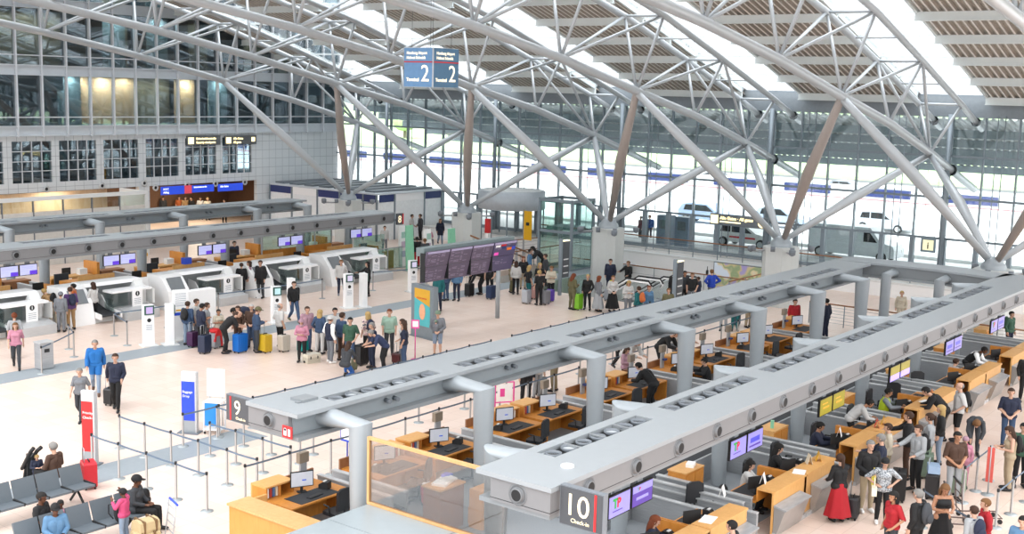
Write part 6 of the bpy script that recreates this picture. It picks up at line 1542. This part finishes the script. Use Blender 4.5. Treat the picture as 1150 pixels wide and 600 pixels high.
# --- main queue
P('woman in dusty pink top with backpack straps at the left of the main queue', (31.12, 33.85), 250, 'stand', 1.78, 'long:plum', 'pants:jeans', 'short:br')
P('woman in pink headscarf, pink top and wide black trousers', (29.75, 32.64), 215, 'phone', 1.66, 'long:pink', 'pants:black', 'hijab:plum', fem=True)
P('blonde woman in denim jacket and white trousers', (31.14, 33.16), 20, 'relax', 1.74, 'long:denim', 'pants:white', 'long:bl', fem=True)
P('man in white cap, navy vest and grey trousers', (30.36, 31.78), 350, 'relax', 1.8, 'vest:navy', 'pants:grey', 'cap:white', shoes='white')
P('man in white shirt behind the white cap', (31.68, 32.90), 250, 'stand', 1.78, 'long:white', 'pants:grey', 'short:bk')
P('tall man in dark blue jacket in the middle of the queue', (30.89, 31.71), 350, 'stand', 1.86, 'long:denim', 'pants:brown', 'short:br')
P('man in grey green T-shirt, sleeves navy, and blue jeans', (30.69, 31.05), 210, 'relax', 1.8, 'short:green', 'pants:jeans', 'short:bk')
P('blonde traveller in floral top with a navy backpack', (31.99, 31.41), 70, 'stand', 1.78, 'short:floral', 'pants:black', 'long:bl', fem=True, pack=('navy', 'navy backpack of the blonde traveller in floral top'))
P('brown-haired woman in dark patterned shirt and blue jeans crouching at the tape', (29.23, 29.80), 20, 'kneel', 1.72, 'long:dgrey', 'pants:blue', 'long:br', fem=True)
P('man in navy checked shirt bending down behind the tape', (30.82, 29.49), 150, 'lean', 1.76, 'short:plaid', 'pants:black', 'short:gy')
P('grey-haired man in dark blue T-shirt left of the checked shirt', (30.85, 30.07), 160, 'clasp', 1.72, 'short:navy', 'pants:navy', 'short:gy')
P('tall man in pale mint T-shirt facing the camera', (32.77, 31.04), 225, 'stand', 1.84, 'short:mint', 'pants:dgrey', 'short:rd')
P('woman in white sleeveless top and patterned grey trousers', (32.25, 29.85), 130, 'relax', 1.68, 'none:white', 'pants:grey', 'pony:br', fem=True)
P('long-haired woman in dark navy top beside the white sleeveless one', (31.81, 29.36), 120, 'stand', 1.7, 'short:navy', 'pants:jeans', 'long:br', fem=True)
P('man in grey jumper and denim shorts with a small child strapped to his chest', (34.07, 29.71), 215, 'clasp', 1.78, 'long:grey', 'shorts:ljeans', 'cap:sage')
P('toddler in a carrier on the chest of the man in denim shorts', (33.90, 29.66), 35, 'sit', .95, 'long:grey', 'pants:dgrey', 'hat:sage', z=.72)
# --- behind the departures board
P('grey-haired person in black jacket and bright red trousers', (50.58, 45.79), 60, 'stand', 1.75, 'long:black', 'pants:red', 'short:bk')
P('person in dark grey jacket right of the red trousers', (50.16, 44.80), 70, 'stand', 1.78, 'coat:dgrey', 'pants:black', 'short:lb')
P('man in dark suit standing before the round lobby', (59.74, 53.80), 150, 'clasp', 1.78, 'coat:dgrey', 'pants:black', 'short:br')
P('man in white shirt left of the dark suit man near the fins', (59.28, 54.19), 300, 'relax', 1.76, 'short:white', 'pants:grey', 'short:br')
P('older woman in pale red patterned jacket on a red mobility seat', (57.66, 51.16), 240, 'sit', 1.62, 'long:pink', 'pants:grey', 'short:wh', fem=True)
P('woman in open navy jacket and jeans right of the seated woman', (59.01, 51.39), 230, 'walk', 1.72, 'coat:navy', 'pants:ljeans', 'long:lb', fem=True)
P('traveller in teal top and dark jeans under the left panels of the departures board', (41.07, 35.81), 200, 'stand', 1.8, 'long:teal', 'pants:navy', 'short:br')
P('person in light blue jeans under the departures board', (43.44, 37.40), 80, 'stand', 1.72, 'long:denim', 'pants:jeans', 'short:bl')
P('person in navy trousers and pale top under the departures board', (43.82, 37.03), 200, 'stand', 1.74, 'long:sky', 'pants:navy', 'long:br', fem=True)
P('person in black bending left of the navy suitcase', (46.05, 37.36), 150, 'bend', 1.78, 'long:black', 'pants:black', 'short:br')
P('man in black T-shirt holding the navy suitcase', (46.16, 36.85), 210, 'relax', 1.78, 'short:black', 'pants:black', 'short:br')
# --- young women group
P('woman in grey coat at the left of the young women group', (47.60, 36.58), 320, 'stand', 1.72, 'coat:khaki', 'pants:olive', 'long:bk', fem=True)
P('woman in white top and black trousers with long brown hair', (47.34, 36.10), 30, 'stand', 1.7, 'long:white', 'pants:black', 'long:br', fem=True)
P('woman with auburn hair facing the camera in dark top at the back of the group', (48.91, 36.83), 220, 'stand', 1.72, 'short:black', 'pants:beige', 'long:rd', fem=True)
P('blonde woman with white sleeves behind the silver suitcase', (46.77, 34.87), 340, 'relax', 1.68, 'short:black', 'pants:teal', 'long:bl', fem=True)
P('blonde woman in black leaning in the group of young women', (47.57, 34.80), 240, 'crossed', 1.74, 'short:black', 'pants:black', 'long:bl', fem=True)
P('woman all in black before the grey suitcase', (45.76, 33.47), 60, 'stand', 1.7, 'short:black', 'pants:black', 'bun:bl', fem=True)
P('woman in white jacket with a yellow bag right in the young women group', (47.37, 33.94), 230, 'phone', 1.72, 'long:cream', 'pants:black', 'short:lb', fem=True)
P('woman in olive trousers and grey cardigan beside the lime green suitcase', (45.95, 31.66), 350, 'phone', 1.74, 'coat:olive', 'pants:olive', 'long:rd', fem=True)
P('blond woman in black right of the lime green suitcase', (46.47, 31.14), 200, 'relax', 1.7, 'long:black', 'pants:black', 'short:bl', fem=True)
P('woman in grey jacket and pale yellow top with long skirt', (46.46, 30.52), 330, 'stand', 1.7, 'coat:grey', 'skirt:lgrey', 'long:rd', fem=True)
P('woman in white cardigan over a black dress with a yellow backpack', (46.95, 30.04), 230, 'clasp', 1.72, 'long:white', 'skirt:black', 'short:lb', fem=True, pack=('yellow', 'yellow backpack of the woman in white cardigan and black dress'))
P('blonde woman in white blouse right of the yellow backpack', (46.52, 28.90), 230, 'phone', 1.68, 'long:white', 'pants:grey', 'long:bl', fem=True)
P('person in teal jacket seen from behind above beam 9', (45.25, 27.54), 80, 'stand', 1.7, 'long:teal', 'pants:black', 'short:br', pack=('orange', 'small orange bag beside the teal jacket'))
P('person in pale blue top with rust hair above beam 9', (45.90, 27.43), 240, 'stand', 1.68, 'long:sky', 'pants:grey', 'short:rd', fem=True)
P('person in yellow and dark top at the escalator end above beam 9', (46.02, 26.48), 220, 'stand', 1.66, 'long:olive', 'pants:black', 'short:lb')
P('man in navy suit at the top of the nearer escalator', (52.05, 33.49), 200, 'stand', 1.8, 'coat:navy', 'pants:navy', 'short:br', z=-.15)
P('man in black jumper leaning on the handrail of the farther escalator', (54.32, 33.80), 170, 'reach', 1.78, 'long:black', 'pants:black', 'short:lb', z=-.5)
P('woman in light blue shirt with a green bag on the stairs left of the lift', (51.59, 38.44), 300, 'stand', 1.7, 'long:sky', 'pants:blue', 'short:bk', fem=True)
P('dark-haired woman in black on the stairs', (52.83, 38.52), 130, 'lean', 1.95, 'long:black', 'pants:black', 'long:bk', fem=True)
P('person in dark jacket below the woman in black on the stairs', (50.54, 36.59), 140, 'stand', 1.72, 'long:dgrey', 'pants:black', 'short:br')
P('man in blue outside the glass behind the gallery', (72.04, 43.21), 190, 'stand', 1.78, 'long:blue', 'pants:navy', 'short:br')
P('person in dark red outside the glass left of the man in blue', (71.55, 43.64), 160, 'stand', 1.7, 'long:wine', 'pants:dgrey', 'short:br')
P('dark-clothed person with yellow cap at the pylon right of the escalators', (50.21, 28.59), 200, 'stand', 1.75, 'long:black', 'pants:black', 'cap:yellow')
P('second dark-clothed person in a group by the pylon right of the escalators', (50.62, 28.27), 240, 'stand', 1.76, 'long:dgrey', 'pants:black', 'short:bk', 'm')
P('light-haired person in black T-shirt right of the pylon group', (50.47, 27.76), 210, 'relax', 1.74, 'short:black', 'pants:grey', 'short:lb')
P('child in dark blue coat right of the pylon group', (51.29, 27.85), 100, 'stand', 1.45, 'coat:navy', 'pants:black', 'short:br')
P('person in bright blue jacket with a black bag before the poster', (52.10, 27.57), 60, 'hips', 1.75, 'long:royal', 'pants:grey', 'short:lb')
# --- number 9 row
P('person in black coat and trousers waiting behind the fourth desk of the number 9 row', (30.65, 22.84), 230, 'stand', 1.8, 'coat:black', 'pants:black', 'short:br')
P('person in white top and grey trousers just right of the black coat', (31.55, 23.04), 250, 'stand', 1.74, 'long:white', 'pants:lgrey', 'short:br')
P('person in khaki trousers seen below beam 9', (32.73, 23.18), 100, 'stand', 1.78, 'long:olive', 'pants:khaki', 'short:lb')
P('person in black trousers seen below beam 9 left of the man in white shirt', (37.01, 23.26), 240, 'walk', 1.8, 'long:navy', 'pants:black', 'short:br')
P('man in white shirt at the desk of the agent in pale blazer', (35.50, 22.00), 260, 'lean', 1.95, 'long:white', 'pants:beige', 'short:bk')
P('long-haired woman in pale peach blazer at a desk left of the fourth column', (34.60, 21.50), 270, 'phone', 1.55, 'long:plum', 'pants:black', 'long:br', fem=True)
P('man in black jacket leaning over the counter near the third column', (37.50, 21.75), 275, 'lean', 1.98, 'long:black', 'pants:black', 'short:br')
P('bearded man in white shirt beside the leaning black jacket', (38.75, 21.85), 270, 'lean', 1.98, 'long:white', 'pants:grey', 'short:br')
P('agent in black suit bending over the desk left of the fourth column', (32.70, 19.30), 95, 'lean', 1.8, 'coat:black', 'pants:black', 'short:bk')
P('agent in dark suit seated right of the fourth column', (35.90, 19.00), 130, 'desk', 1.75, 'coat:black', 'pants:black', 'short:bk')
P('traveller in teal trousers seen below the far half of beam 9', (46.92, 23.58), 210, 'stand', 1.76, 'long:teal', 'pants:teal', 'short:br')
P('traveller in pale trousers seen below the far half of beam 9', (48.09, 23.52), 250, 'stand', 1.8, 'long:blue', 'pants:beige', 'short:bk')
P('traveller in white seen left of the teal trousers', (46.55, 23.95), 200, 'stand', 1.72, 'long:white', 'pants:lgrey', 'short:bl', fem=True)
P('traveller in red top beyond the sixth column of beam 9', (47.30, 21.00), 230, 'stand', 1.72, 'long:red', 'pants:grey', 'short:bk')
P('agent in navy beside the sixth column of beam 9', (48.16, 19.92), 80, 'stand', 1.76, 'long:navy', 'pants:navy', 'short:bk')
P('light-haired woman in cream at the far end railing', (53.34, 18.53), 200, 'stand', 1.66, 'long:cream', 'pants:cream', 'short:bl', fem=True)
# --- agents of the number 10 row
P('auburn-haired agent in navy at the bottom under the TP screens', (21.30, 12.45), 300, 'desk', 1.7, 'long:navy', 'pants:navy', 'long:rd', fem=True, z=.05)
P('dark-haired traveller at the bottom edge beside the teal pouch', (21.30, 10.50), 100, 'stand', 1.7, 'long:black', 'pants:black', 'short:bk')
P('long-haired agent in pale blouse seated behind the counter', (26.40, 12.75), 290, 'desk', 1.72, 'long:white', 'pants:black', 'long:bk', fem=True)
P('black-haired agent in black jacket stretching an arm over the counter', (28.00, 12.75), 300, 'desk', 1.8, 'coat:black', 'pants:black', 'long:bk', fem=True)
P('young agent in dark suit seated in front of the column', (30.75, 12.80), 290, 'desk', 1.8, 'coat:navy', 'pants:black', 'short:bk', 'm')
P('agent in white shirt bending over the counter below the yellow screens', (33.30, 12.75), 300, 'lean', 1.75, 'long:white', 'pants:black', 'short:bk', 'm')
P('agent in yellow hi-vis vest behind the counter', (35.40, 12.60), 290, 'desk', 1.85, 'vest:hivis', 'pants:black', 'short:bk', 'm', z=.1)
P('agent in white shirt seated with the back to the camera at the far counters', (42.00, 12.60), 320, 'desk', 1.76, 'long:white', 'pants:black', 'short:br')
P('agent in dark vest and white sleeves at the far counters', (43.60, 12.50), 270, 'lean', 1.8, 'vest:black', 'pants:black', 'short:bk', 'd')
P('traveller in teal top with a backpack at the end of beam 10', (51.02, 13.13), 250, 'stand', 1.75, 'long:green', 'pants:navy', 'short:bk', pack=('green', 'dark green backpack at the end of beam 10'))
# --- right crowd
P('woman in black top and long bright red skirt', (27.20, 10.63), 50, 'reach', 1.7, 'long:black', 'skirt:red', 'pony:br', fem=True)
P('grey-haired man in black jacket and beige trousers holding a paper bag', (28.36, 10.36), 225, 'clasp', 1.86, 'long:black', 'pants:beige', 'short:gy', shoes='white')
P('woman in black cap and mottled grey blouse with a white shoulder bag', (27.81, 9.76), 210, 'hips', 1.66, 'short:silver', 'pants:black', 'cap:black', fem=True, shoes='white')
P('man in navy shirt seen from behind at the counter', (29.30, 10.41), 110, 'reach', 1.8, 'long:navy', 'pants:black', 'short:gy')
P('woman in cream top at the counter behind the navy shirt man', (30.85, 10.79), 120, 'stand', 1.68, 'long:cream', 'pants:khaki', 'short:br', fem=True)
P('large man in black seen from behind at the counter', (31.61, 10.51), 110, 'reach', 1.9, 'long:black', 'pants:brown', 'short:br')
P('young man in grey hoodie and black trousers holding papers', (30.78, 9.96), 150, 'reach', 1.82, 'long:lgrey', 'pants:black', 'short:br', pack=('black', 'black backpack on the young man in grey hoodie'))
P('ponytailed woman in pale grey blouse and sage trousers', (32.29, 10.16), 100, 'stand', 1.78, 'long:lgrey', 'pants:sage', 'pony:br', fem=True)
P('blonde woman in dark jacket behind the ponytailed woman', (33.57, 10.27), 110, 'stand', 1.74, 'long:black', 'pants:ljeans', 'long:bl', fem=True)
P('traveller in black leaning on the counter of the hi-vis agent', (35.86, 10.97), 110, 'lean', 1.9, 'long:black', 'pants:black', 'short:bk')
P('bald man in white T-shirt and black shorts', (36.23, 10.58), 125, 'relax', 1.86, 'short:white', 'shorts:black', 'bald:gy', pack=('black', 'black backpack on the bald man in white T-shirt'))
P('long-haired woman in black bending forward to a child', (35.24, 9.80), 200, 'bend', 1.8, 'long:dgrey', 'pants:dgrey', 'long:lb', fem=True)
P('bearded man in brown polo shirt and grey trousers', (30.75, 8.97), 220, 'clasp', 1.84, 'short:brown', 'pants:lgrey', 'short:bk', 'm')
P('child in pink hoodie with a pale pink cap', (31.95, 9.09), 200, 'stand', 1.42, 'long:pink', 'pants:pink', 'cap:plum', fem=True, pack=('hotpink', 'pink backpack of the child behind the bearded man'))
P('long-haired woman in black crop top and long black skirt looking at her phone', (26.67, 7.97), 220, 'phone', 1.72, 'crop:black', 'skirt:black', 'long:lb', 'm', fem=True)
P('woman in red short-sleeved top looking up, bottom of the crowd', (25.43, 8.66), 150, 'relax', 1.68, 'short:red', 'pants:dgrey', 'long:bk', 'm', fem=True)
P('grey-haired man in black jacket with a dark blue backpack', (25.64, 8.18), 80, 'stand', 1.78, 'long:black', 'pants:black', 'short:gy', pack=('dgrey', 'dark blue backpack of the grey-haired man at the bottom'))
P('boy in pale grey hoodie with dark straps at the bottom right', (25.89, 7.05), 60, 'stand', 1.6, 'long:lgrey', 'pants:jeans', 'short:br', pack=('navy', 'dark strapped backpack of the boy in pale grey hoodie'))
P('balding person in crimson jacket behind the boy in pale grey hoodie', (26.40, 6.95), 120, 'stand', 1.66, 'long:red', 'pants:beige', 'short:lb')
P('man in dark gilet, bare arms and blue trousers at the right', (36.71, 9.25), 200, 'clasp', 1.84, 'short:navy', 'pants:denim', 'short:br')
P('woman in beige top and trousers between the tapes at the right', (32.59, 8.10), 120, 'phone', 1.76, 'none:beige', 'pants:beige', 'long:br', fem=True, pack=('black', 'black bag of the woman in beige'))
P('person in dark green at the right edge behind the woman in beige', (33.09, 7.94), 210, 'stand', 1.78, 'long:green', 'pants:black', 'short:bk')
P('person in black standing alone at the right edge of the aisle', (42.84, 10.37), 210, 'stand', 1.78, 'long:black', 'pants:black', 'short:bk')
P('person in blue sleeve cut by the bottom right corner', (25.69, 6.00), 180, 'stand', 1.7, 'long:sky', 'pants:jeans', 'short:bk')
# --- seats in the lower left
P('blond toddler in navy jumper looking over the grey backrests', (15.63, 26.87), 250, 'phone', .95, 'long:navy', 'pants:navy', 'short:bl')
P('grey-haired woman in brown cardigan behind the seat row', (15.77, 26.31), 100, 'sit', 1.75, 'long:brown', 'pants:black', 'short:gy', fem=True)
P('girl in bright pink jacket and black cap standing at the seats', (14.99, 22.25), 110, 'wave', 1.28, 'long:hotpink', 'pants:ljeans', 'cap:black', 'd', fem=True)
P('woman in black cap, black patterned shirt and black trousers seated at the row end', (15.67, 22.76), 300, 'sit', 1.72, 'long:dgrey', 'pants:black', 'cap:black', 'd', fem=True)
P('dark-haired person in black T-shirt seated at the left end of the front row', (13.64, 23.33), 300, 'sit', 1.7, 'short:black', 'pants:black', 'short:bk', 'd')
P('person in light denim shirt and dark cap seated in the front row', (13.51, 22.56), 250, 'sit', 1.65, 'long:sky', 'pants:black', 'cap:black', 'd')
P('child in pale pink top seated between the denim shirt and the black backpack', (14.12, 23.35), 220, 'sit', 1.3, 'short:pink', 'pants:jeans', 'short:bk', 'd', fem=True)
# --- far shops and rows
for (hx, hy), d, t, b, hr, lb in (((55.31, 74.15), 230, 'short:orange', 'pants:black', 'short:br', 'person in orange top left in the shop recess'), ((55.54, 73.72), 260, 'short:tan', 'pants:black', 'short:br', 'person in tan top in the shop recess'),
     ((55.78, 73.28), 200, 'long:black', 'pants:black', 'short:bk', 'person in black in the middle of the shop recess'), ((56.25, 72.84), 240, 'long:white', 'pants:grey', 'long:br', 'person in white top in the shop recess'),
     ((56.41, 72.20), 240, 'long:cream', 'pants:grey', 'short:bl', 'person in cream top right in the shop recess'), ((56.31, 70.12), 240, 'long:black', 'pants:black', 'short:br', 'dark-clothed person at the right end of the shop recess'),
     ((54.25, 74.66), 240, 'long:dgrey', 'pants:black', 'short:bk', 'dark person beside the monitor at the recess'), ((57.73, 68.62), 200, 'long:grey', 'pants:grey', 'short:br', 'head visible over the rear beam, left of two'), ((58.35, 68.15), 200, 'long:navy', 'pants:grey', 'short:bk', 'head visible over the rear beam, right of two')):
    P(lb, (hx, hy), d, 'stand', 1.7, t, b, hr)
P('staff member in navy behind the counters left of the blue crate', (41.47, 50.85), 260, 'stand', 1.78, 'long:navy', 'pants:navy', 'short:bk')
P('person in white at the pale green glass enclosure', (53.66, 51.32), 240, 'stand', 1.65, 'long:white', 'pants:grey', 'short:br')
# held or worn bags
def handbag(loc, z, col, label, sz=(.3, .12, .2)):
    T = thing('shoulder_bag', label, 'bag', (loc[0], loc[1], z), .4); w, d, h = sz
    MB().prism([(-w / 2, 0), (w / 2, 0), (w / 2 - .02, h), (-w / 2 + .02, h)], 'y', -d / 2, d / 2).build('bag_body', mat(CO[col], .6), T)
    MB().tube([(-w / 2 + .03, 0, h), (-w / 4, 0, h + .2), (w / 4, 0, h + .2), (w / 2 - .03, 0, h)], .012, 6).build('strap', mat(CO[col], .6), T)
handbag(((27.81, 9.76)[0] - .28, (27.81, 9.76)[1] + .12), .78, 'cream', 'cream shoulder bag of the woman in mottled grey blouse')
handbag(((28.36, 10.36)[0] - .2, (28.36, 10.36)[1] - .22), .78, 'yellow', 'white and yellow paper bag held by the man in beige trousers', (.2, .1, .25))
handbag(((32.29, 10.16)[0] - .25, (32.29, 10.16)[1] - .05), .95, 'black', 'black shoulder bag of the ponytailed woman')
handbag(((56.35, 29.76)[0] - .1, (56.35, 29.76)[1] + .3), .8, 'black', 'black bag carried by the person in bright blue jacket')
bpy.data.meshes.remove(bpy.data.meshes['tmp']) if 'tmp' in bpy.data.meshes else None
